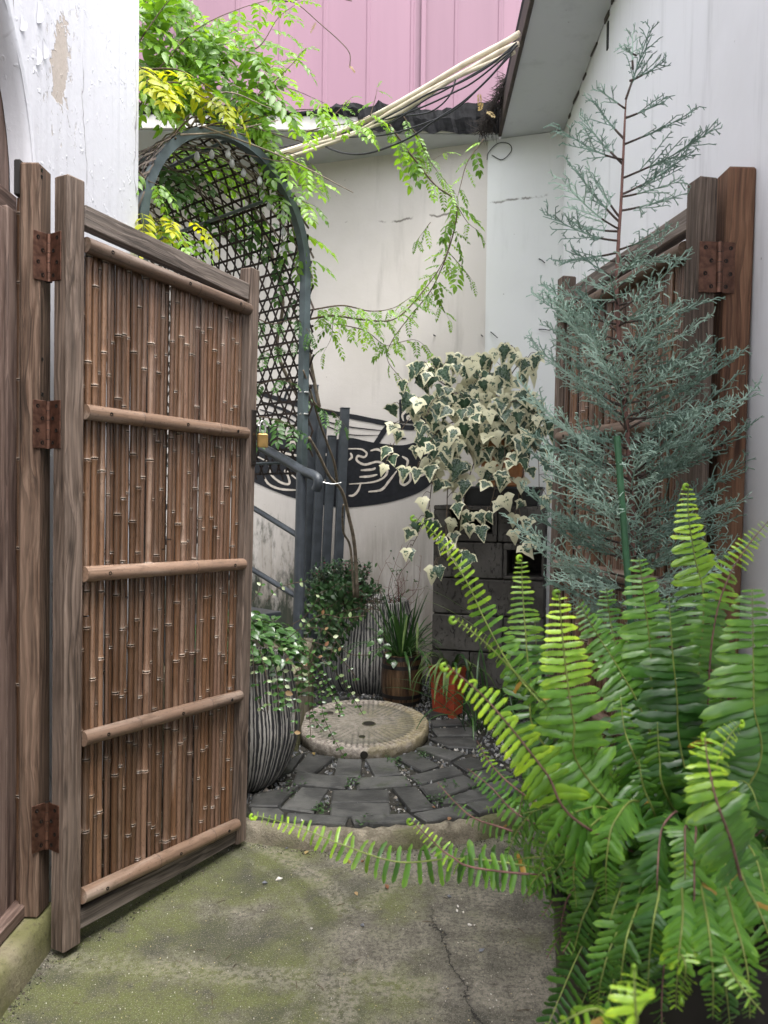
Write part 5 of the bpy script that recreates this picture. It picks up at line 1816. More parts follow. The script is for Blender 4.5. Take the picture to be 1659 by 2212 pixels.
# tangle of bare canes where the vine crosses the hoop
for i in range(30):
    a = SPZ + ARCL * rnd(.50, .80); b = rnd(-.05, .55)
    p = arch_pt(a, b, 1.03); q = arch_pt(a - rnd(.1, .7), b + rnd(-.3, .5), 1.06 + rnd(0, .1))
    m_ = (p + q) / 2 + rv(.07) + Vector((0, 0, .05))
    obj('cane', MB().tube(spline([p, m_, q], 12), [.0055 * (1 - .05 * k) * .8 for k in range(12)], 5), GSTEM if i % 3 else STEM, wv, smooth=True)
for P in (((300, 205), (330, 215), (400, 265), (480, 330), (560, 480), (610, 640), (600, 760), (655, 880)), ((420, 260), (540, 290), (615, 430), (655, 600), (668, 760), (690, 880))):
    obj('vine_stem', MB().tube(spline([at_y(u, v, 3.75 + .02 * i) for i, (u, v) in enumerate(P)], 60), .009, 8), GSTEM, wv, smooth=True)
for P in (((595, 0), (640, 8), (690, 50), (735, 90), (755, 115), (756, 142)), ((610, 5), (700, -8), (760, 2))):
    obj('tendril', MB().tube(spline([at_y(u, v, 3.55) for u, v in P], 30), .0022, 5), STEM, wv, smooth=True)
for (u, v) in ((684, 47), (752, 140), (1040, 225), (1050, 245), (1035, 205)):
    if u < 900: put_leaf(wv, PIN_B, at_y(u, v, 3.55), rv(1), (0, -1, .4), .35, name='bronze_leaf')

# the long shoot hanging in front of the back wall
random.seed(19)
hv_ = thing('hanging_vine', 'long wisteria shoot trailing from the pipes down across the pale back wall', 'vine', at_y(870, 300, 4.3))
GS = lambda: PIN_SG if random.random() < .6 else PIN_G
def TT(P, y0, y1): return [at_y(u, v, y0 + (y1 - y0) * i / (len(P) - 1)) for i, (u, v) in enumerate(P)]
for P, y0, y1, ms_, gap, s, r in (
    (((820, 240), (870, 310), (900, 350), (940, 400), (985, 440), (975, 520), (935, 620), (880, 690), (845, 740), (838, 780), (878, 830)), 4.1, 4.3, GS, .065, (.75, 1.05), .006),
    (((665, 690), (720, 682), (780, 690), (850, 690), (905, 640), (960, 560), (980, 480)), 3.62, 4.25, lambda: PIN_SG, .05, (.85, 1.1), .006),
    (((670, 670), (740, 660), (800, 672), (850, 665), (890, 640)), 3.62, 4.0, lambda: PIN_SG, .045, (.85, 1.1), .0045),
    (((730, 700), (790, 715), (830, 745), (860, 740)), 3.8, 4.1, lambda: PIN_SG, .06, (.8, 1.0), .003),
    (((1045, 300), (1010, 350), (995, 400), (985, 440)), 4.4, 4.3, GS, .06, (.7, .95), .004),
    (((870, 250), (905, 300), (930, 350), (985, 420)), 4.1, 4.25, GS, .05, (.7, 1.0), .004),
    (((985, 440), (1010, 480), (1035, 500)), 4.3, 4.25, GS, .05, (.8, 1.0), .003),
    (((965, 540), (1000, 580), (1020, 605)), 4.3, 4.25, GS, .055, (.8, 1.0), .003),
    (((930, 480), (915, 500), (900, 520)), 4.3, 4.25, lambda: PIN_SG, .06, (.7, .9), .002),
    (((930, 630), (950, 655), (970, 690)), 4.3, 4.25, lambda: PIN_SG, .06, (.7, .9), .002),
    (((860, 740), (900, 735), (935, 765)), 4.3, 4.25, lambda: PIN_SG, .05, (.8, 1.), .002),
    (((720, 690), (715, 730), (700, 760)), 3.75, 3.75, lambda: PIN_SG, .06, (.8, 1.), .002),
    (((640, 290), (700, 275), (770, 262), (830, 235)), 3.9, 4.1, GS, .075, (.7, .95), .004),
    (((700, 270), (740, 230), (760, 210)), 3.95, 4.0, GS, .06, (.6, .9), .003),
    (((800, 250), (810, 215), (815, 190)), 4.0, 4.0, GS, .06, (.5, .8), .003),
    (((885, 330), (905, 345), (925, 350), (960, 330)), 4.2, 4.2, GS, .06, (.6, .9), .003),
    (((600, 350), (620, 330), (660, 345), (690, 370)), 3.8, 3.8, GS, .06, (.7, .9), .003),
):
    shoot(hv_, TT(P, y0, y1), r, ms_, gap, s, sag=.45, stem_mat=STEM)
for (u, v) in ((1040, 220), (1052, 240), (1035, 200)):
    put_leaf(hv_, PIN_B, at_y(u, v, 4.35), rv(1) - Vector((0, 0, .5)), (0, -1, .4), .5, name='bronze_leaf')
# bare cane climbing the screen posts
cn = thing('climbing_cane', 'bare forked vine cane leaning on the screen posts, rising from the back pot', 'vine', at_y(762, 1172, 4.2))
for P, r in ((((772, 1290), (766, 1180), (752, 1110), (738, 1060), (712, 1030), (690, 985), (668, 945)), .0105), (((728, 1040), (722, 1000), (704, 950), (688, 905), (672, 850), (655, 800)), .0075), (((765, 1290), (757, 1185), (742, 1150), (740, 1110), (742, 1090)), .007)):
    pts = [at_y(u, v, 4.15 - .12 * i) for i, (u, v) in enumerate(P)]
    obj('cane', MB().tube(spline(pts, 36), [r * (1 - .4 * k / 35) for k in range(36)], 8), GSTEM, cn, smooth=True)
obj('tie_wire', MB().tube(spline([at_y(u, v, 3.5) for u, v in ((690, 1040), (712, 1045), (725, 1045), (738, 1042))], 14), .003, 6), STEEL, cn, smooth=True)

# ------------------------------------------------------------------ variegated ivy on the clay pot
random.seed(8)
half = [(0, .02), (.12, -.08), (.30, -.10), (.47, .04), (.64, .26), (.50, .33), (.37, .46), (.29, .70), (.13, .95), (0, 1.16)]
def ivy_var():
    a, b = rnd(.82, 1.1), rnd(.85, 1.15)
    H_ = [(x * a * rnd(.92, 1.08) if 0 < i < 9 else 0, y * b) for i, (x, y) in enumerate(half)]
    out = [(x, y) for x, y in H_] + [(-x * rnd(.9, 1.1), y) for x, y in H_[-2:0:-1]]
    cx, cy = 0, .42 * b
    vs, cs = [], []
    cup = rnd(-.15, .30); drp = rnd(.10, .60)
    def P(x, y): return (x, y, -drp * y * y + cup * abs(x) - .25 * x * x)
    rings = [(1, 0.), (.80, .34), (.5, .80)]
    n = len(out)
    for k, c in rings:
        for x, y in out:
            vs.append(P(cx + (x - cx) * k, cy + (y - cy) * k)); cs.append((c, 1. if abs(x) < .02 else 0., 0))
    vs.append(P(cx, cy)); cs.append((1, 1, 0))
    fs = []
    for r in range(2):
        for i in range(n):
            j = (i + 1) % n
            fs.append((r * n + i, r * n + j, (r + 1) * n + j, (r + 1) * n + i))
    for i in range(n):
        fs.append((2 * n + i, 2 * n + (i + 1) % n, 3 * n))
    return MB().add(vs, fs, 0, cs)
IV = [ivy_var().mesh('ivy_leaf', IVY, True) for _ in range(9)]
iv = thing('variegated_ivy', 'trailing ivy with cream edged leaves spilling over the clay pot and blocks', 'ivy', (pc_.x, pc_.y, PZ0 + .33))
root = Vector((pc_.x, pc_.y, PZ0 + .33))
def ivyleaf(p, s, stem=None):
    out = Vector((p.x - root.x, (p.y - root.y) - .35, 0))
    out = out.normalized() if out.length > .01 else Vector((0, -1, 0))
    up = (Vector((0, -1, .45)) + out * .7 + rv(.6))
    d = Vector((0, 0, -1)) + out * .45 + rv(.55)
    link('ivy_leaf', random.choice(IV), iv, orient(p, d, up, s))
    if stem is not None:
        obj('petiole', MB().tube(spline([stem, (stem + p) / 2 + Vector((0, 0, .02)), p], 5), .0016, 4), STEM, iv, smooth=True)
trails = [
 [(1030, 880), (960, 830), (900, 800), (880, 830), (868, 880)], [(1020, 890), (950, 880), (890, 900), (850, 960), (842, 990)], [(1030, 900), (960, 920), (920, 970), (900, 1020)],
 [(1010, 930), (960, 990), (935, 1040), (925, 1100), (905, 1150), (890, 1180)], [(1000, 960), (970, 1040), (965, 1110), (960, 1180), (940, 1220)], [(1040, 960), (1010, 1040), (1000, 1100), (985, 1160), (990, 1190)],
 [(1050, 880), (1010, 800), (960, 790), (930, 800)], [(1060, 860), (1060, 790), (1085, 760), (1095, 750)], [(1070, 880), (1110, 800), (1140, 780), (1150, 800)], [(1060, 900), (1100, 870), (1140, 870), (1160, 920)],
 [(1060, 930), (1100, 960), (1130, 1010), (1120, 1080), (1130, 1150), (1125, 1170)], [(1050, 960), (1070, 1030), (1060, 1090), (1045, 1130)], [(1080, 930), (1130, 950), (1160, 980), (1165, 1060)],
 [(1030, 870), (980, 850), (940, 860), (920, 900)], [(1050, 870), (1040, 820), (1000, 780)], [(1040, 890), (1020, 920), (990, 940), (960, 960)], [(1070, 900), (1090, 920), (1090, 980), (1080, 1040)],
]
for P in trails:
    n = len(P)
    pts = []
    for i, (u, v) in enumerate(P):
        t = i / (n - 1)
        y = root.y - .02 - .26 * t ** .6 + rnd(-.05, .05)
        pts.append(at_y(u, v, y))
    sp = spline(pts, n * 6)
    obj('runner', MB().tube(sp, [.0034 * (1 - .5 * i / len(sp)) for i in range(len(sp))], 5), STEM, iv, smooth=True)
    Lr = len(sp)
    for i in range(2, Lr, 3):
        p = sp[i]
        q = p + Vector((rnd(-.06, .06), rnd(-.10, .0), rnd(-.035, .045)))
        ivyleaf(q, rnd(.055, .088), p)
for _ in range(135):
    a, q_ = rnd(0, 2 * PI), math.sqrt(random.random())
    p = at_y(1012 + 132 * q_ * math.cos(a), 905 + 150 * q_ * math.sin(a), root.y - .08 - .24 * (1 - q_ * q_) * rnd(.5, 1) + rnd(-.03, .08))
    if 1002 < proj(p)[0] < 1080 and proj(p)[1] > 950 and random.random() < .7: continue
    ivyleaf(p, rnd(.055, .092))
for _ in range(90):
    a, e = rnd(0, 2 * PI), rnd(-.35, 1.1)
    p = root + Vector((math.cos(a) * math.cos(e) * rnd(.14, .34), math.sin(a) * math.cos(e) * .24 - .04, math.sin(e) * rnd(.10, .24)))
    ivyleaf(p, rnd(.055, .092))

# ------------------------------------------------------------------ creeper in the left pot
random.seed(15)
cr = thing('creeper_plant', 'glossy small leaved creeper filling the pot by the left gate, trailing over the millstone', 'plant', PC1 + Vector((0, 0, .49)))
CLV = [leaf_var(.034, .021, rnd(.1, .3), rnd(.1, .35), 4, wmax=.45) for _ in range(6)]
CM = [m.mesh('leaf', L_CREEP, True) for m in CLV]; CMV = [m.mesh('leaf', L_CREEPV, True) for m in CLV]; CMR = [m.mesh('leaf', L_CREEPR, True) for m in CLV[:3]]
rt = PC1 + Vector((0, 0, .47))
ov = []
for i in range(560):
    a = rnd(0, 2 * PI); r = math.sqrt(random.random()) * .245
    h = .15 * max(0, 1 - (r / .27) ** 2) + rnd(-.02, .035) + .02
    p = rt + Vector((math.cos(a) * r, math.sin(a) * r, h + .01))
    if p.x < rt.x - .12 and False: continue
    d = Vector((math.cos(a + rnd(-1, 1)), math.sin(a + rnd(-1, 1)), rnd(-.5, .25)))
    m_ = CM if random.random() < .86 else CMV
    if m_ is CM: put_leaf(cr, CM, p, d, Vector((0, -.35, 1)) + rv(.45), rnd(.9, 1.6), limit=200, over=ov)
    else: link('leaf', random.choice(CMV), cr, orient(p, d, Vector((0, -.35, 1)) + rv(.4), rnd(.6, 1.0)))
def strand(P, gap, s=(.42, .72), pale=.22, red=.025, r=.0014, mat=None):
    sp = spline(P, len(P) * 9)
    obj('strand', MB().tube(sp, r, 4), mat or STEM, cr, smooth=True)
    acc = 0
    for i in range(1, len(sp)):
        acc += (sp[i] - sp[i - 1]).length
        if acc > gap:
            acc = 0
            t = (sp[i] - sp[i - 1]).normalized()
            for sg in (-1, 1):
                d = t.cross(Vector((0, 1, 0))).normalized() * sg + t * .3 + rv(.3)
                x = random.random()
                link('leaf', random.choice(CMR if x < red else CMV if x < red + pale else CM), cr, orient(sp[i], d, Vector((0, -1, .5)) + rv(.4), rnd(*s) * (.95 if x > red else 1.1)))
for P in ([(575, 1300, 3.0), (600, 1272, 3.0), (625, 1262, 3.0), (662, 1255, 2.95)], [(545, 1300, 3.0), (560, 1275, 3.0), (565, 1260, 3.0)], [(620, 1380, 2.95), (690, 1330, 2.9), (740, 1335, 2.9), (790, 1330, 2.9)],
          [(640, 1390, 2.95), (700, 1430, 2.92), (740, 1470, 2.95), (785, 1545, 3.1)], [(620, 1400, 2.95), (680, 1440, 2.95), (705, 1490, 3.0), (740, 1530, 3.1)], [(640, 1360, 2.95), (700, 1360, 2.95), (750, 1410, 2.95), (800, 1415, 2.95)],
          [(600, 1400, 2.9), (660, 1420, 2.95), (668, 1540, 2.95), (672, 1600, 2.95)], [(630, 1400, 2.9), (672, 1430, 2.95), (676, 1540, 3.0), (700, 1580, 3.05)], [(650, 1380, 2.95), (710, 1400, 2.95), (760, 1450, 2.95), (770, 1480, 2.95)],
          [(600, 1390, 2.85), (640, 1450, 2.78), (640, 1500, 2.78), (635, 1590, 2.76)], [(560, 1400, 2.8), (575, 1460, 2.74), (578, 1540, 2.74)], [(545, 1400, 2.8), (550, 1460, 2.73), (560, 1520, 2.72), (572, 1540, 2.73)],
          [(640, 1395, 2.95), (700, 1460, 2.95), (720, 1500, 3.0), (735, 1545, 3.15)], [(630, 1350, 2.95), (660, 1330, 2.95), (690, 1290, 2.9)], [(640, 1420, 2.9), (690, 1480, 2.95), (700, 1550, 3.1), (745, 1640, 3.1)]):
    strand([at_y(u, v, y) for u, v, y in P], rnd(.028, .045))
flush(cr, ov, CLV, L_CREEP)
for k in range(4):
    a = rnd(-1.2, .9)
    strand([rt + Vector((.14 * math.cos(a), .14 * math.sin(a), .06)), rt + Vector((.235 * math.cos(a), .235 * math.sin(a), .03)), rt + Vector((.26 * math.cos(a), .26 * math.sin(a), -.08 - rnd(0, .1)))], .022, (.7, 1.0), .15, .03)

# ------------------------------------------------------------------ shrub in the back pot
random.seed(25)
sh = thing('dark_shrub', 'dense dark green small leaved shrub growing in the back ribbed pot', 'shrub', PC2 + Vector((0, 0, .55)))
SLV = [leaf_var(.030, .012, rnd(.1, .3), rnd(0, .25), 3, wmax=.45) for _ in range(5)]
V = [m.var() for m in SLV]
mb = MB(); sm = MB(); fl = MB()
rt2 = PC2 + Vector((-.17, -.08, .53))
for i in range(190):
    a = rnd(0, 2 * PI); e = rnd(.28 if math.sin(a) < .2 else .05, 1.30); l = rnd(.15, .28)
    d = Vector((math.cos(a) * math.cos(e) * 1.05, math.sin(a) * math.cos(e) * .7, math.sin(e) * .95)).normalized()
    p1 = rt2 + d * l
    sp = spline([rt2 + rv(.04), rt2 + d * l * .5 + rv(.025), p1 + Vector((0, 0, rnd(-.03, .02)))], 14)
    sm.tube(sp, .0018, 3)
    for j in range(4, 14):
        t = (sp[j] - sp[j - 1]).normalized()
        for sg in range(3):
            dd = rv(1).cross(t) + t * .6
            mb.inst(random.choice(V), orient(sp[j], dd, t + Vector((0, -.4, .6)) + rv(.3), rnd(.7, 1.15)))
    if random.random() < .14:
        fl.inst((np.array([(0, 0, 0), (.006, .004, .003), (-.004, .006, .004), (0, -.005, .006)]), [(0, 1, 2), (0, 2, 3), (0, 3, 1)], [(1, 1, 1)] * 4), Matrix.Translation(p1 + Vector((0, -.01, 0))) @ Matrix.Scale(1.3, 4))
obj('foliage', mb, L_SHRUB, sh, kind='stuff', smooth=True)
obj('stems', sm, STEM, sh); obj('flowers', fl, FLOWER, sh, kind='stuff')
# soft leafy growth hanging at the left of that pot, and the twiggy plant at its right
na = thing('leafy_climber', 'soft green leafy climber hanging down the left side of the back ribbed pot', 'plant', PC2 + Vector((-.2, -.1, .5)))
NLV = [leaf_var(.042, .019, rnd(.1, .3), rnd(.05, .3), 4, wmax=.42) for _ in range(5)]
NM = [m.mesh('leaf', L_NAND, True) for m in NLV]
nov = []
for i in range(44):
    s0_ = PC2 + Vector((rnd(-.26, .08), rnd(-.30, -.12), rnd(.48, .60)))
    e_ = at_y(rnd(640, 735), rnd(1265, 1440), rnd(4.05, 4.35))
    sp = spline([s0_, (s0_ + e_) / 2 + Vector((0, -.06, .06)), e_], 12)
    obj('stem', MB().tube(sp, .0016, 4), STEM, na)
    for j in range(3, 12):
        t = (sp[j] - sp[j - 1]).normalized()
        for sg in (-1, 1):
            put_leaf(na, NM, sp[j], t.cross(Vector((0, 1, .2))).normalized() * sg + t * .5 + rv(.35), Vector((0, -.8, .7)) + rv(.4), rnd(.7, 1.1), limit=280, over=nov)
flush(na, nov, NLV, L_NAND)
tw = thing('twiggy_plant', 'thin bare twigged plant at the right side of the back ribbed pot', 'plant', PC2 + Vector((.12, 0, .55)))
for i in range(12):
    s0_ = PC2 + Vector((rnd(.08, .20), rnd(-.1, .05), .52))
    e_ = at_y(rnd(815, 925), rnd(1185, 1290), 4.5)
    sp = spline([s0_, (s0_ + e_) / 2 + rv(.05), e_], 10)
    obj('twig', MB().tube(sp, [.0026 * (1 - .07 * k) for k in range(10)], 4), REDSTEM, tw)
    for j in range(3, 10, 2):
        q = sp[j] + rv(.05) + Vector((0, 0, .03))
        obj('twig', MB().tube([sp[j], (sp[j] + q) / 2 + rv(.01), q], .0011, 3), REDSTEM, tw)
        if random.random() < .55:
            link('leaf', random.choice(NM), tw, orient(q, rv(1), Vector((0, -.5, 1)) + rv(.4), rnd(.4, .8)))

# ------------------------------------------------------------------ strap leaved plants
def blade(p0, d0, L, W, droop, n=12, fold=.35, tipf=1.0):
    """a long folded strap leaf arching over under gravity"""
    mb = MB(); vs = []
    p = Vector(p0); d = Vector(d0).normalized()
    for i in range(n + 1):
        t = i / n
        side = d.cross(Vector((0, 0, 1)))
        if side.length < 1e-3: side = Vector((1, 0, 0))
        side.normalize(); up = side.cross(d).normalized()
        w = W / 2 * min(1, .55 + 1.6 * t) * (1 - max(0, (t - .55) / .45) ** 1.6)
        w = max(w, .0004)
        vs += [p - side * w + up * fold * w, p, p + side * w + up * fold * w]
        p = p + d * (L / n)
        d = (d + Vector((0, 0, -droop / n * (1 + 1.5 * t)))).normalized()
    fs = []
    for i in range(n):
        o = i * 3
        fs += [(o, o + 1, o + 4, o + 3), (o + 1, o + 2, o + 5, o + 4)]
    return mb.add(vs, fs)
random.seed(31)
ir = thing('strap_leaf_plant', 'tall dark green strap leaved plant growing in the wooden barrel', 'plant', BC + Vector((0, 0, .27)))
for i in range(62):
    a = rnd(0, 2 * PI); e = rnd(.55, 1.45)
    p = BC + Vector((math.cos(a) * rnd(0, .07), math.sin(a) * rnd(0, .07), .265))
    obj('blade', blade(p, (math.cos(a) * math.cos(e), math.sin(a) * math.cos(e), math.sin(e)), rnd(.26, .44), rnd(.010, .016), rnd(.2, 1.9)), L_IRIS, ir, smooth=True)
for (u0, v0, u1, v1) in ((885, 1380, 893, 1200),):
    pass
for (u, v, du, L) in ((880, 1330, -.16, .20), (902, 1345, -.02, .17)):                    # leaves bent straight down
    p = at_y(u, v, 4.08)
    obj('blade', blade(p, (du, -.3, -.9), L, .014, .3), L_SPID, ir, smooth=True)
lw_ = thing('seedling', 'small broad leaved seedling sprouting at the left rim of the barrel', 'plant', BC + Vector((-.07, -.06, .27)))
SDV = [leaf_var(.05, .036, .15, rnd(.1, .3), 5, wmax=.40) for _ in range(3)]
SDM = [m.mesh('leaf', L_CREEP, True) for m in SDV]
for (u, v) in ((808, 1385), (820, 1375), (830, 1392), (815, 1410), (842, 1408), (828, 1362), (852, 1425), (835, 1425)):
    p = at_y(u, v, 4.08)
    link('leaf', random.choice(SDM), lw_, orient(p, Vector((rnd(-1, 1), -.5, -.4)), Vector((0, -.6, .8)), rnd(.8, 1.15)))
    obj('stalk', MB().tube([BC + Vector((-.06, -.05, .26)), p + Vector((0, .01, -.005)), p], .0014, 4), GSTEM, lw_)
sp_ = thing('spider_plant', 'spider plant with arching pale edged leaves in the brick red pot', 'plant', RC + Vector((0, 0, RH)))
for i in range(52):
    a = rnd(0, 2 * PI); e = rnd(.15, 1.25)
    p = RC + Vector((math.cos(a) * .03, math.sin(a) * .03, RH - .02))
    obj('blade', blade(p, (math.cos(a) * math.cos(e), math.sin(a) * math.cos(e), math.sin(e) + .15), rnd(.18, .34), rnd(.010, .016), rnd(1.4, 3.0)), L_SPID if random.random() < .85 else L_IRIS, sp_, smooth=True)
gc = thing('grass_clump', 'clump of dark strap grass behind the red pot at the foot of the block pillar', 'plant', (.52, 3.95, .06))
for i in range(46):
    a = rnd(0, 2 * PI); e = rnd(.5, 1.4)
    p = Vector((.50 + rnd(-.10, .16), 3.72 + rnd(-.08, .08), .06))
    obj('blade', blade(p, (math.cos(a) * math.cos(e), math.sin(a) * math.cos(e) * .5 - .1, math.sin(e)), rnd(.28, .56), rnd(.008, .013), rnd(.6, 2.4)), L_IRIS, gc, smooth=True)
for (u0, v0, u1, v1) in ((1060, 1380, 890, 1270), (1080, 1330, 970, 1240), (1040, 1345, 895, 1250)):
    p, q = at_y(u0, v0, 3.6), at_y(u1, v1, 3.55)
    obj('blade', blade(p, q - p + Vector((0, 0, .06)), (q - p).length, .008, .35), L_SPID, gc, smooth=True)

# ------------------------------------------------------------------ blue green conifer and its stake
random.seed(52)
CY0 = 1.74
def ct(v):
    """trunk point at picture height v"""
    P = [(60, 1388), (130, 1372), (210, 1352), (300, 1348), (430, 1342), (520, 1336), (640, 1332), (760, 1340), (900, 1352), (1000, 1360), (1150, 1368), (1350, 1372), (1600, 1372)]
    for i in range(len(P) - 1):
        if P[i][0] <= v <= P[i + 1][0]:
            t = (v - P[i][0]) / (P[i + 1][0] - P[i][0])
            return at_y(P[i][1] + (P[i + 1][1] - P[i][1]) * t, v, CY0)
    return at_y(P[-1][1], v, CY0)
cb = ct(1600); POTZ = .52
co = thing('conifer', 'young blue green conifer with feathery sprays in front of the right bamboo gate', 'conifer', (cb.x, cb.y, POTZ))
tp = [ct(v) for v in (205, 250, 300, 430, 520, 640, 760, 900, 1050, 1200, 1400, 1600)][::-1]
kk = len(spline(tp, 60))
obj('trunk', MB().tube(spline(tp, 60), [.0074 * (1 - i / 60) ** 1.0 + .0013 for i in range(60)], 8), REDSTEM, co, smooth=True)
def seg3(mb, p, q, r0, r1, flat=1.0):
    mb.tube([p, q], [r0, r1], 3, cap=False)
def spray(mb, wood, p0, d0, L, up, fine=1.0):
    """one branch: bare axis that carries alternating twigs, each with short scale-leaved sprigs"""
    p = Vector(p0); d = Vector(d0).normalized(); up = Vector(up).normalized()
    n = max(7, int(L / .0115))
    st = L / n; side = 1
    path = [p.copy()]
    for i in range(n):
        t = i / n
        d = (d + up * .022 + rv(.035)).normalized()
        q = p + d * st
        r = .0019 * (1 - t) + .0009
        (wood if t < .25 else mb).tube([p, q], [r, r * .95], 4 if t < .25 else 3, cap=False)
        if t > .10:
            lat = d.cross(up).normalized()
            w = (lat * side + rv(.45)).normalized()
            l2 = L * (.42 * (1 - t) + .09) * rnd(.6, 1.15)
            d2 = (d * .85 + w * .75 + up * rnd(-.1, .3)).normalized()
            twig(mb, q, d2, l2, up)
            side = -side
        p = q
    return p
def twig(mb, p0, d0, L, up):
    p = Vector(p0); d = Vector(d0).normalized()
    n = max(2, int(L / .0105)); st = L / n; side = 1
    for i in range(n):
        d = (d + up * .012 + rv(.055)).normalized()
        q = p + d * st
        mb.tube([p, q], [.0013, .0012], 3, cap=False)
        ws = (rv(1).cross(d)).normalized()
        d3 = (d * .62 + ws * .9 + up * .12).normalized()
        l3 = rnd(.010, .022) * (1 - .3 * i / n)
        mb.tube([q, q + d3 * l3], [.0014, .0008], 3, cap=False)
        if l3 > .013:
            d4 = (d3 + rv(.8)).normalized()
            mb.tube([q + d3 * l3 * .5, q + d3 * l3 * .5 + d4 * l3 * .55], [.0013, .0008], 3, cap=False)
        p = q
def branch(v, d, L, up=(0, -.15, 1)):
    p = ct(v)
    mb = MB(); wd = MB()
    spray(mb, wd, p, d, L, up)
    o = obj('branch', mb, L_CON, co)
    if wd.f: obj('bare_axis', wd, BARK, o, Matrix.Identity(4))
k = CY0 / 1661
for (v, tu, tv, dy) in ((215, 1392, 62, 0), (235, 1300, 172, -.03), (150, 1365, 70, .02), (175, 1425, 120, .02), (120, 1352, 80, -.02), (255, 1435, 205, .04), (300, 1293, 215, .05), (312, 1492, 235, -.05), (345, 1205, 288, -.06),
                    (355, 1268, 250, .06), (385, 1545, 290, -.08), (420, 1500, 330, .05), (425, 1470, 380, -.08), (480, 1232, 352, .03), (495, 1210, 400, -.1), (500, 1240, 470, .08), (470, 1280, 370, .02), (455, 1465, 410, .03),
                    (520, 1180, 480, -.05), (545, 1200, 560, .06), (540, 1440, 480, -.1), (560, 1470, 560, .02)):
    p = ct(v); q = at_y(tu, tv, CY0 + dy)
    branch(v, q - p + Vector((0, 0, -.03)), (q - p).length * 1.02)
for i in range(106):
    v = 560 + 830 * (i / 105) ** .85 + rnd(-15, 15)
    a = i * 2.4 + rnd(-.4, .4)
    grow = min(1.0, .52 + (v - 560) / 500)
    L = grow * rnd(.14, .26)
    if math.sin(a) > .3: L *= .75
    branch(v, (math.cos(a), math.sin(a) * .75 - .1, rnd(-.1, .55)), L)
for (v, tu, tv, dy) in ((700, 1155, 660, -.03), (900, 1610, 800, -.1), (1000, 1655, 880, -.12), (1030, 1620, 960, 0), (960, 1600, 850, .0), (880, 1120, 790, -.05), (760, 1180, 700, .02), (1000, 1110, 900, -.1), (1100, 1110, 1000, .02), (1180, 1120, 1120, -.1),
                        (1200, 1600, 1150, -.02), (1260, 1625, 1210, -.05), (1150, 1600, 1040, .05), (1280, 1140, 1230, .05), (1250, 1100, 1180, -.06), (830, 1540, 770, -.08), (870, 1180, 740, .05), (1080, 1560, 920, -.15), (1120, 1150, 1060, -.15)):
    p = ct(v); q = at_y(tu, tv, CY0 + dy)
    branch(v, q - p + Vector((0, 0, -.02)), (q - p).length)
skp = at_y(1333, 942, CY0 - .13); skb = at_y(1360, 1300, CY0 - .11); skb2 = skb + (skb - skp) * .95
sk = obj('garden_stake', MB().tube([skp, skb2], .0072, 8), STAKE, autosmooth=40)
tag(sk, 'green garden stake standing beside the conifer trunk', 'stake')
cpot = thing('conifer_pot', 'tall dark pot holding the conifer, hidden behind the fern', 'plant pot', (cb.x, cb.y, 0))
obj('pot_body', MB().lathe([(.11, 0), (.115, .01), (.135, .45), (.145, .50), (.148, POTZ + .01), (.138, POTZ + .01), (.13, POTZ - .04)], 40, (0, 0, 0)), DARKPOT, cpot, Matrix.Translation((cb.x, cb.y, .0)), autosmooth=40)
# ------------------------------------------------------------------ fern
random.seed(63)
FC = Vector((at_y(1490, 1900, 1.12).x, 1.12, .60))
fp = thing('fern_pot', 'tall dark pot at the right front corner, holding the big fern', 'plant pot', (FC.x, FC.y, 0))
obj('pot_body', MB().lathe(densify([(.130, 0), (.150, .05), (.178, .30), (.192, .52), (.196, .60)], 14) + [(.205, .602), (.206, .625), (.194, .628), (.186, .60), (.18, .56)], 64), DARKPOT, fp, Matrix.Translation((FC.x, FC.y, 0)), autosmooth=40)
obj('soil', MB().lathe([(.001, .60), (.185, .59)], 24), SOIL, fp, Matrix.Translation((FC.x, FC.y, 0)))
fe = thing('fern', 'large bright green sword fern with arching fronds filling the right foreground', 'fern', FC)
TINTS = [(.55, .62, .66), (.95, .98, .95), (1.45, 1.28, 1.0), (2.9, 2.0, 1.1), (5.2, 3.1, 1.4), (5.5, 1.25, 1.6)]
def pinna_var(k, c, shape):
    """fern pinna of unit length along +Y; broad rounded tip, eared base"""
    mb = MB(); vs = []; cs = []
    n = 7
    w0 = (.118, .132, .106)[shape]
    W = [.80, 1.08, 1.0, 1.0, 1.0, .97, .80, 0]
    cv = (.14, .06, .22)[shape]; bend = (.16, -.05, .26)[shape]
    for i in range(n + 1):
        t = i / n
        w = w0 * W[i]
        x = bend * t * t * .55
        z = -cv * t * t
        wav = .034 * math.sin(i * 2.3 + shape)
        rim = (c[0] * 1.7, c[1] * 1.4, c[2] * 1.1) if t > .6 else c
        vs += [(x - w, t, z - .38 * w + wav), (x, t, z), (x + w, t, z - .38 * w - wav)]
        cs += [rim, c, rim]
    fs = []
    for i in range(n):
        o = i * 3
        if i == n - 1: fs += [(o, o + 1, o + 4), (o + 1, o + 2, o + 4)]
        else: fs += [(o, o + 1, o + 4, o + 3), (o + 1, o + 2, o + 5, o + 4)]
    return mb.add(vs, fs, 0, cs)
PVMB = [[pinna_var(k, c, s_) for s_ in range(3)] for k, c in enumerate(TINTS)]
PVV = [[m.var() for m in row] for row in PVMB]
PVM = [[m.mesh('pinna', L_FERN, True) for m in row] for row in PVMB]
SEPARATE = [0]
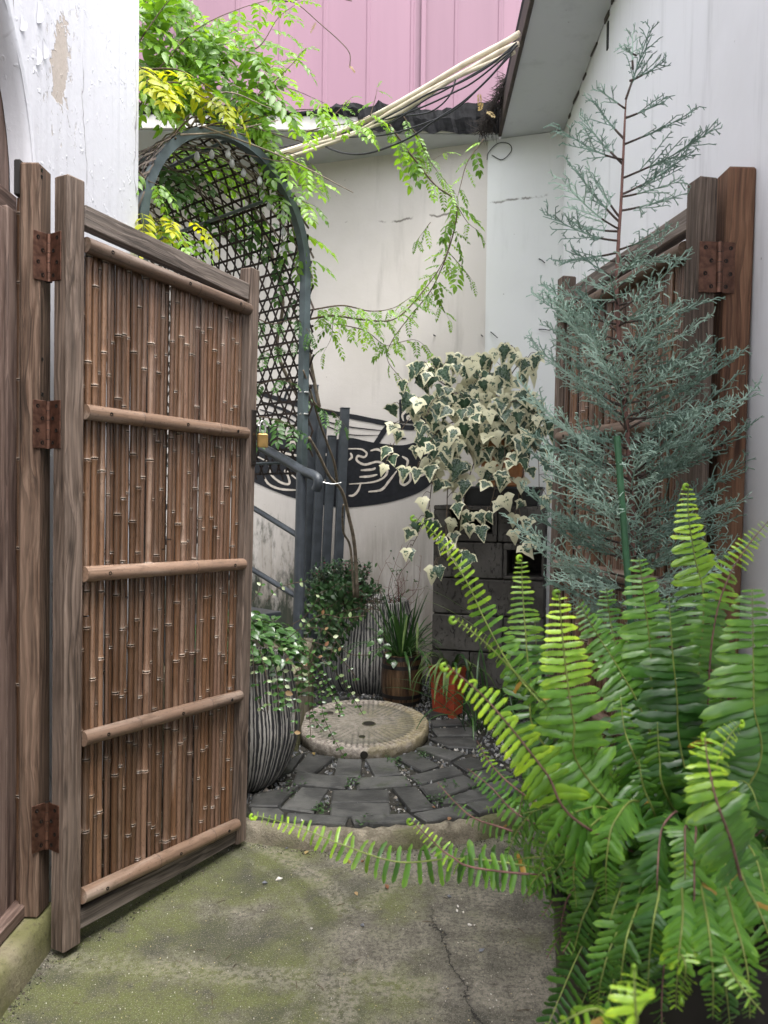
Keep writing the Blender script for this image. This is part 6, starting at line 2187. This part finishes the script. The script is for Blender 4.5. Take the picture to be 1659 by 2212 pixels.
def frond(P, plen, up=None, tipc=1.0, base=.12, gap=.0125, single=False, roll=0.0, young=0.0, dark=0, louvre=.5, taper=.50, droop=.18):
    """P: points from the crown out to the tip"""
    n = 60
    sp = spline(P, n)
    L = sum((sp[i + 1] - sp[i]).length for i in range(n - 1))
    ftone = rnd(0, 1)
    o = obj('frond', MB().tube(sp, [.0020 * (1 - .75 * i / n) for i in range(n)], 5), REDSTEM if random.random() < .22 and young < .5 else GSTEMF, fe, smooth=True)
    acc = 0; nxt = L * base; side = 1
    joined = MB()
    for i in range(n - 1):
        sg = sp[i + 1] - sp[i]; l = sg.length
        while nxt <= acc + l and nxt < L * .996:
            p = sp[i] + sg * ((nxt - acc) / l)
            f = nxt / L
            t = sg.normalized()
            u_ = Vector(up) if up is not None else Vector((0, -.35, 1))
            lat = t.cross(u_)
            if lat.length < .05: lat = t.orthogonal()
            lat.normalize(); nu = lat.cross(t).normalized()
            lat = lat * math.cos(roll) + nu * math.sin(roll); nu = lat.cross(t).normalized()
            s = plen * min(1, .62 + f * 1.2) * (1 - max(0, (f - taper) / (1 - taper)) ** 1.8 * .84) * rnd(.92, 1.06)
            kf = f * tipc + young
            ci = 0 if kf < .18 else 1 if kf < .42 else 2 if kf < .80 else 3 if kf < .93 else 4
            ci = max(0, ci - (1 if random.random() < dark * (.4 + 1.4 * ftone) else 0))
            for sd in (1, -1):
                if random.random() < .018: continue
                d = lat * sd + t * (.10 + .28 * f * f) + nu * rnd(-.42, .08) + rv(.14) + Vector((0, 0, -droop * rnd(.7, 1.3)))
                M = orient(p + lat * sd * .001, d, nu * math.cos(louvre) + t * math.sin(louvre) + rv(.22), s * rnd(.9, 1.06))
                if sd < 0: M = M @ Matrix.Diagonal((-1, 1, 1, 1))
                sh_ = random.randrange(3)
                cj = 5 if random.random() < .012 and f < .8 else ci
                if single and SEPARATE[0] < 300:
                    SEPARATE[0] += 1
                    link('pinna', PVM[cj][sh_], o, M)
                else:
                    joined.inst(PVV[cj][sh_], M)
            nxt += gap * (1 - .45 * max(0, f - .6) / .4)
        acc += l
    # unrolling tip
    tip = sp[-1]; t = (sp[-1] - sp[-2]).normalized()
    if joined.f:
        obj('pinnae', joined, L_FERN, o, Matrix.Identity(4), kind='stuff', smooth=True)
    if tipc < .95: return o
    cm = MB(); q = [tip + t * .002]
    ax_ = t.cross(Vector((0, 0, 1))).normalized()
    dd = t.copy()
    for i in range(10):
        dd = (Matrix.Rotation(-.5, 3, ax_) @ dd).normalized(); q.append(q[-1] + dd * .0019)
    cm.tube(q, [.0020 + .0008 * math.sin(i * .3) for i in range(11)], 5, cols=[TINTS[4 if tipc >= .95 else 2]] * 11)
    obj('frond_tip', cm, L_FERN, o, Matrix.Identity(4), smooth=True)
    return o
GSTEMF = M_plain('green_stalk', (.16, .20, .045), .5, 0, .35, .25, 30)
def fr(P, plen, **kw):
    """traced in the picture from tip to base: (u, v, depth); run from the crown outwards"""
    pts = [at_y(u, v, y) for u, v, y in P][::-1]
    crown = FC + Vector((rnd(-.06, .06), rnd(-.06, .06), .03))
    if kw.pop('root', True): pts = [crown] + pts
    return frond(pts, plen, **kw)
toC = Vector((0, -1, .25))
fr([(548, 1760, 1.22), (640, 1785, 1.21), (740, 1825, 1.19), (860, 1862, 1.17), (985, 1855, 1.15), (1120, 1868, 1.13)], .036, up=(0, -.8, .6), single=True, tipc=1.03, gap=.0165, base=.25, louvre=.2, young=.08, droop=.3)
fr([(890, 1773, 1.16), (930, 1812, 1.15), (975, 1850, 1.14), (1060, 1880, 1.12)], .030, up=(0, -.8, .6), single=True, tipc=1.05, gap=.013)
fr([(966, 1437, .90), (1040, 1500, .90), (1110, 1580, .90), (1180, 1670, .92), (1270, 1790, .95)], .060, up=(-.35, -.7, .7), single=True, tipc=1.15, young=.08, gap=.0135, base=.06, taper=.25, louvre=.1, droop=.6)
fr([(984, 1336, 1.0), (1045, 1385, 1.0), (1100, 1440, 1.01), (1170, 1510, 1.03), (1280, 1620, 1.06)], .024, up=(-.7, -.1, .6), single=True, tipc=1.1, gap=.0115, taper=.3, louvre=.9)
fr([(897, 1117, 1.28), (950, 1165, 1.27), (1010, 1260, 1.25), (1050, 1345, 1.23), (1110, 1450, 1.20), (1230, 1600, 1.15)], .034, up=(-.75, -.45, .4), single=True, tipc=1.02, gap=.0145, louvre=.15, young=.06)
fr([(1127, 1207, 1.22), (1128, 1260, 1.22), (1134, 1350, 1.21), (1146, 1470, 1.2), (1185, 1620, 1.18)], .050, up=toC, single=True, tipc=1.02, gap=.0128)
fr([(1209, 1284, 1.02), (1212, 1340, 1.02), (1222, 1440, 1.02), (1240, 1560, 1.03), (1268, 1680, 1.05)], .056, up=toC, single=True, tipc=1.06, gap=.0140)
fr([(1487, 1053, 1.22), (1487, 1110, 1.22), (1500, 1200, 1.22), (1520, 1300, 1.22), (1505, 1500, 1.2)], .058, up=toC, single=True, tipc=1.05, young=.02, gap=.0135)
fr([(1660, 1125, 1.15), (1615, 1180, 1.15), (1575, 1245, 1.15), (1545, 1340, 1.15), (1530, 1500, 1.15)], .040, up=(.3, -.8, .5), tipc=1.08, gap=.0125)
fr([(1380, 1205, 1.2), (1392, 1290, 1.2), (1405, 1400, 1.2), (1425, 1560, 1.18)], .072, up=toC, tipc=.62, gap=.0132)
fr([(1445, 1290, 1.12), (1452, 1400, 1.12), (1462, 1500, 1.12), (1475, 1640, 1.12)], .064, up=(.2, -1, .2), tipc=.55, gap=.0132, roll=.3)
fr([(1625, 1272, 1.0), (1627, 1400, 1.0), (1628, 1520, 1.0), (1627, 1680, 1.02)], .082, up=toC, tipc=.6, gap=.0135)
fr([(1250, 1300, 1.2), (1290, 1370, 1.2), (1340, 1450, 1.19), (1400, 1570, 1.17)], .056, up=(.2, -1, .35), tipc=.65, gap=.013)
fr([(1155, 1340, 1.25), (1160, 1420, 1.24), (1170, 1510, 1.22), (1220, 1640, 1.2)], .045, up=toC, tipc=.6)
fr([(1310, 1270, 1.3), (1320, 1350, 1.3), (1345, 1450, 1.27), (1380, 1560, 1.22)], .058, up=toC, tipc=.7, dark=.6)
fr([(1520, 1260, 1.3), (1535, 1350, 1.3), (1540, 1480, 1.27), (1530, 1640, 1.2)], .062, up=(-.2, -1, .2), tipc=.6, dark=.5)
fr([(1522, 1592, .82), (1530, 1650, .80), (1548, 1730, .79), (1580, 1820, .80), (1600, 1900, .84)], .040, up=(.1, -1, .35), tipc=1.1, young=.14, gap=.0115, root=False)
fr([(1600, 1560, .98), (1570, 1600, .96), (1540, 1680, .96), (1520, 1780, 1.0)], .042, up=(.3, -.8, .5), tipc=1.0, young=.1)
fr([(1470, 2150, .80), (1480, 2080, .78), (1440, 2020, .85), (1440, 1960, .95)], .034, up=(-.5, -.6, .6), tipc=1.1, young=.1)
fr([(1370, 2095, .62), (1372, 2160, .60), (1380, 2260, .62), (1400, 2400, .70)], .048, up=(0, -.45, .9), tipc=1.05, young=.12, gap=.0105, root=False)
fr([(1180, 2225, .66), (1290, 2180, .66), (1330, 2260, .66), (1400, 2400, .70)], .036, up=(0, -.2, 1), tipc=1.0, young=.08, root=False)
fr([(1650, 2190, .70), (1600, 2130, .72), (1560, 2060, .78), (1520, 1980, .9)], .036, up=(0, -.7, .7), tipc=.9)
# left-hand drooping fronds over the edge of the pot
for P, pl_ in (([(945, 1690, 1.2), (985, 1735, 1.18), (1030, 1770, 1.16), (1120, 1800, 1.14)], .023), ([(1030, 1600, 1.22), (1060, 1650, 1.2), (1110, 1700, 1.16), (1200, 1760, 1.14)], .030), ([(1040, 1520, 1.25), (1080, 1560, 1.23), (1130, 1620, 1.2), (1220, 1720, 1.15)], .035),
              ([(1010, 1660, 1.18), (1060, 1700, 1.16), (1120, 1760, 1.14), (1240, 1820, 1.12)], .032), ([(1130, 1950, 1.12), (1155, 1900, 1.10), (1200, 1870, 1.10), (1300, 1850, 1.1)], .026), ([(1210, 2040, 1.06), (1215, 1980, 1.05), (1240, 1920, 1.05), (1320, 1860, 1.08)], .030),
              ([(1215, 2120, 1.0), (1240, 2050, .98), (1270, 1960, .98), (1350, 1860, 1.03)], .035), ([(1290, 2110, .95), (1310, 2040, .93), (1330, 1950, .93), (1390, 1850, 1.0)], .037), ([(1360, 2080, .93), (1370, 1990, .90), (1390, 1900, .92), (1430, 1820, 1.0)], .039),
              ([(1050, 1880, 1.16), (1100, 1860, 1.14), (1180, 1850, 1.12), (1300, 1850, 1.1)], .026), ([(1095, 1850, 1.14), (1120, 1790, 1.12), (1180, 1740, 1.10), (1290, 1760, 1.09)], .035), ([(1120, 1760, 1.10), (1140, 1690, 1.08), (1200, 1650, 1.07), (1300, 1700, 1.08)], .039),
              ([(1160, 1900, 1.04), (1180, 1820, 1.02), (1230, 1760, 1.02), (1330, 1760, 1.06)], .040), ([(1310, 1950, .92), (1310, 1860, .90), (1330, 1770, .92), (1390, 1740, 1.0)], .040), ([(1245, 1960, .95), (1240, 1870, .94), (1270, 1790, .96), (1350, 1770, 1.03)], .040),
              ([(1420, 1990, .88), (1420, 1890, .87), (1430, 1790, .92), (1460, 1760, 1.0)], .042), ([(1500, 2060, .86), (1500, 1960, .85), (1500, 1850, .90), (1500, 1790, 1.0)], .042), ([(1590, 2080, .84), (1590, 1980, .84), (1570, 1880, .9), (1540, 1800, 1.0)], .042),
              ([(1660, 2020, .86), (1650, 1920, .87), (1620, 1830, .92), (1560, 1790, 1.0)], .042), ([(1640, 1750, .92), (1620, 1700, .94), (1590, 1690, .98), (1530, 1740, 1.05)], .040), ([(1240, 1580, 1.12), (1260, 1640, 1.1), (1300, 1700, 1.08)], .05),
              ([(1340, 1500, 1.1), (1350, 1580, 1.08), (1380, 1660, 1.07)], .046), ([(1420, 1560, 1.02), (1425, 1640, 1.02), (1440, 1720, 1.03)], .05), ([(1380, 1640, .98), (1390, 1700, .98), (1420, 1780, 1.0)], .042), ([(1560, 1480, 1.08), (1550, 1580, 1.08), (1530, 1680, 1.08)], .05),
              ([(1670, 1420, 1.05), (1650, 1520, 1.05), (1600, 1640, 1.05)], .05), ([(1330, 1860, .90), (1345, 1800, .92), (1400, 1790, .98)], .040), ([(1480, 1900, .86), (1480, 1830, .88), (1485, 1790, .95)], .040),
              ([(1400, 2130, .84), (1405, 2040, .83), (1420, 1950, .85), (1450, 1850, .95)], .040), ([(1460, 2180, .80), (1465, 2080, .79), (1475, 1980, .82), (1480, 1860, .95)], .040), ([(1540, 2200, .78), (1540, 2100, .77), (1530, 2000, .80), (1510, 1870, .95)], .040),
              ([(1620, 2200, .78), (1615, 2100, .77), (1590, 2000, .80), (1540, 1870, .95)], .040), ([(1340, 2170, .86), (1345, 2080, .84), (1365, 1990, .86), (1420, 1880, .96)], .039), ([(1290, 2180, .90), (1300, 2110, .88), (1330, 2020, .90), (1400, 1890, .98)], .035),
              ([(1680, 2120, .82), (1660, 2020, .80), (1620, 1930, .84), (1560, 1850, .95)], .040), ([(1580, 2240, .84), (1570, 2150, .83), (1560, 2050, .85), (1530, 1900, .96)], .040), ([(1430, 2230, .86), (1430, 2150, .85), (1440, 2050, .87), (1470, 1900, .96)], .040)):
    fr(P, pl_, tipc=.72 + rnd(0, .2), up=Vector((rnd(-.4, .2), -.7, .7)), dark=.2, gap=.0112, droop=rnd(.4, .9), louvre=rnd(.1, .5))
# inner mass of older fronds round the crown
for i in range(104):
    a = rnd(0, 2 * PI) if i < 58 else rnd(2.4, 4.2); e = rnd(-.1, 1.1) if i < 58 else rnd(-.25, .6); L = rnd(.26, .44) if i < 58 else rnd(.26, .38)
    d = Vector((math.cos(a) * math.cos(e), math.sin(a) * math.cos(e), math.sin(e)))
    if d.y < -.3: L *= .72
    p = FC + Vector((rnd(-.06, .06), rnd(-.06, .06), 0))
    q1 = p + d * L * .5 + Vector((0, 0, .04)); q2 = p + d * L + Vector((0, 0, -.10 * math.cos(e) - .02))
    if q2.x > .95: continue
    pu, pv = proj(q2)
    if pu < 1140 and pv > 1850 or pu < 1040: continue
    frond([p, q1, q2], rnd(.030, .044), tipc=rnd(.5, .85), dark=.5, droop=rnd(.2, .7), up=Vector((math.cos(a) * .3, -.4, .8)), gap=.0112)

# ------------------------------------------------------------------ small things lying on the ground
random.seed(71)
PBM = []
for sd in range(4):
    v, f = SV[sd]
    m_ = MB().add(v * .5, f)
    PBM.append(m_)
PW = [m.mesh('pebble', PEBBLE) for m in PBM]; PG_ = [m.mesh('pebble', GPEBBLE) for m in PBM]
def pebble(u, v, s, pale, z=0.0):
    p = at_z(u, v, z + s * .25)
    M = Matrix.Translation(p) @ Euler((rnd(-.3, .3), rnd(-.3, .3), rnd(0, 6))).to_matrix().to_4x4() @ Matrix.Diagonal((s, s * rnd(.6, .9), s * .6, 1))
    o = link('pebble', random.choice(PW if pale else PG_), None, M)
    return o
tag(pebble(572, 1906, .022, False), 'dark grey pebble lying left of the pale pebble near the gate swing mark', 'pebble')
tag(pebble(603, 1899, .021, True), 'pale pebble lying right of the dark grey pebble near the gate swing mark', 'pebble')
tag(pebble(783, 1998, .019, False), 'grey pebble at the end of the gate swing mark', 'pebble')
for (u, v) in ((989, 1957), (987, 1967), (1001, 1970)):
    tag(pebble(u, v, .013, True), 'small white pebble in the trio on the concrete beside the fern', 'pebble', 'trio of white pebbles')
tag(pebble(1015, 1997, .017, True), 'broken white pebble just below the trio of white pebbles', 'pebble')
tag(pebble(1025, 1998, .006, True), 'white chip beside the broken white pebble', 'pebble')
tag(pebble(970, 1935, .018, False), 'dark pebble to the left of the fern, above the trio of white pebbles', 'pebble')
tag(pebble(672, 2006, .014, True), 'white pebble on the concrete below the middle of the swing mark', 'pebble')
tag(pebble(1040, 2052, .017, False), 'flat grey pebble near the dark fern pot', 'pebble')
tag(pebble(652, 1772, .016, True, .075), 'white pebble on the slate just inside the kerb, right of the gate', 'pebble')
tag(pebble(577, 1697, .015, True, .075), 'white pebble beside the foot of the left ribbed pot', 'pebble')
tag(pebble(619, 1832, .014, False), 'grey pebble against the foot of the kerb', 'pebble')
FLV = [leaf_var(.028, .016, .2, .3, 4, wmax=.5) for _ in range(4)]
FLM = [m.mesh('fallen_leaf', L_CREEPR) for m in FLV]; FLY = [m.mesh('fallen_leaf', L_BRONZE) for m in FLV]
def fallen(u, v, lab, y_=True, z=.004, s=1.0):
    p = at_z(u, v, z)
    o = link('fallen_leaf', random.choice(FLY if y_ else FLM), None, orient(p, Vector((rnd(-1, 1), rnd(-1, 1), .15)), Vector((rnd(-.3, .3), rnd(-.3, .3), 1)), s))
    tag(o, lab, 'leaf', 'fallen leaves')
fallen(744, 1855, 'yellow fallen leaf below the kerb', True, .004, 1.2)
fallen(665, 1838, 'tan fallen leaf at the foot of the kerb', True, .004, .9)
fallen(782, 1862, 'orange fallen leaf below the long fern frond', False, .004, .7)
fallen(838, 1920, 'pinkish fallen leaf in the middle of the concrete', False, .004, .8)
fallen(767, 1926, 'dark red fallen leaf near the gate swing mark', False, .004, .7)
fallen(968, 1772, 'brown fallen leaf on the right of the kerb top', False, .082, .9)
fallen(677, 1625, 'yellow fallen leaf against the front of the millstone', True, .085, .9)
fallen(940, 1745, 'reddish fallen leaf between the slates on the right', False, .08, .6)
# specks of grit and bits of twig on the concrete
mb = MB()
def gp():
    x, y = rnd(-.85, .45), rnd(1.35, 2.62)
    return x, y
scatter(1500, gp, .0009, .0028, [(.42, .40, .34), (.3, .28, .24), (.45, .38, .2), (.06, .055, .05), (.5, .48, .42)], 0)
gt = obj('grit', mb, GRAVEL, kind='stuff')
tag(gt, 'specks of grit and pale chips scattered on the mossy concrete', 'grit')
mb = MB()
for _ in range(34):
    x, y = rnd(-.7, .4), rnd(1.45, 2.6)
    a = rnd(0, PI); l = rnd(.008, .035)
    mb.tube([(x, y, .0022), (x + math.cos(a) * l * .5 + rnd(-.003, .003), y + math.sin(a) * l * .5, .0032), (x + math.cos(a) * l, y + math.sin(a) * l, .0018)], .0009, 4)
tag(obj('twig_litter', mb, STEM, kind='stuff'), 'dark bits of twig littering the mossy concrete', 'litter')
# dirt and crumbs gathered along the plinth, the kerb and under the gate
def along():
    k = random.random()
    if k < .4:
        y = rnd(1.3, 2.05); return WX + .078 + abs(random.gauss(0, .018)), y
    if k < .75:
        t = rnd(0, 1); q = k0.lerp(k2, t); a_ = math.atan2(q.y - KC.y, q.x - KC.x); r_ = KR + .006 + abs(random.gauss(0, .02))
        return KC.x + r_ * math.cos(a_), KC.y + r_ * math.sin(a_)
    q = HB.lerp(FB, random.random()); return q.x + random.gauss(-.01, .02), q.y + random.gauss(.01, .02)
mb = MB()
scatter(900, along, .0012, .0048, [(.035, .03, .024), (.06, .05, .04), (.10, .085, .065), (.05, .055, .03), (.2, .18, .15)], 0)
tag(obj('dirt_crumbs', mb, GRAVEL, kind='stuff'), 'dark crumbs of dirt gathered at the foot of the plinth, gate and kerb', 'dirt')
# moss and tiny weeds in the joints of the slates
mb = MB()
WV = [leaf_var(.014, .009, .2, .3, 3).var() for _ in range(3)]
for (cx_, cy_, n_) in ((735, 580, 26), (560, 735, 40), (980, 455, 34), (1165, 420, 24), (1225, 690, 40), (820, 800, 10), (1480, 620, 20), (600, 350, 26), (410, 570, 14), (1320, 600, 14), (350, 640, 16), (1100, 580, 10)):
    p = at_z(*cp((cx_, cy_)), .07)
    for _ in range(n_):
        mb.inst(random.choice(WV), orient(p + Vector((rnd(-.03, .03), rnd(-.045, .045), rnd(0, .008))), Vector((rnd(-1, 1), rnd(-1, 1), rnd(.1, 1))), (0, 0, 1), rnd(.5, 1.3)))
tag(obj('joint_weeds', mb, L_NAND, kind='stuff', smooth=True), 'tiny green weeds growing in the joints of the slate paving', 'weeds')
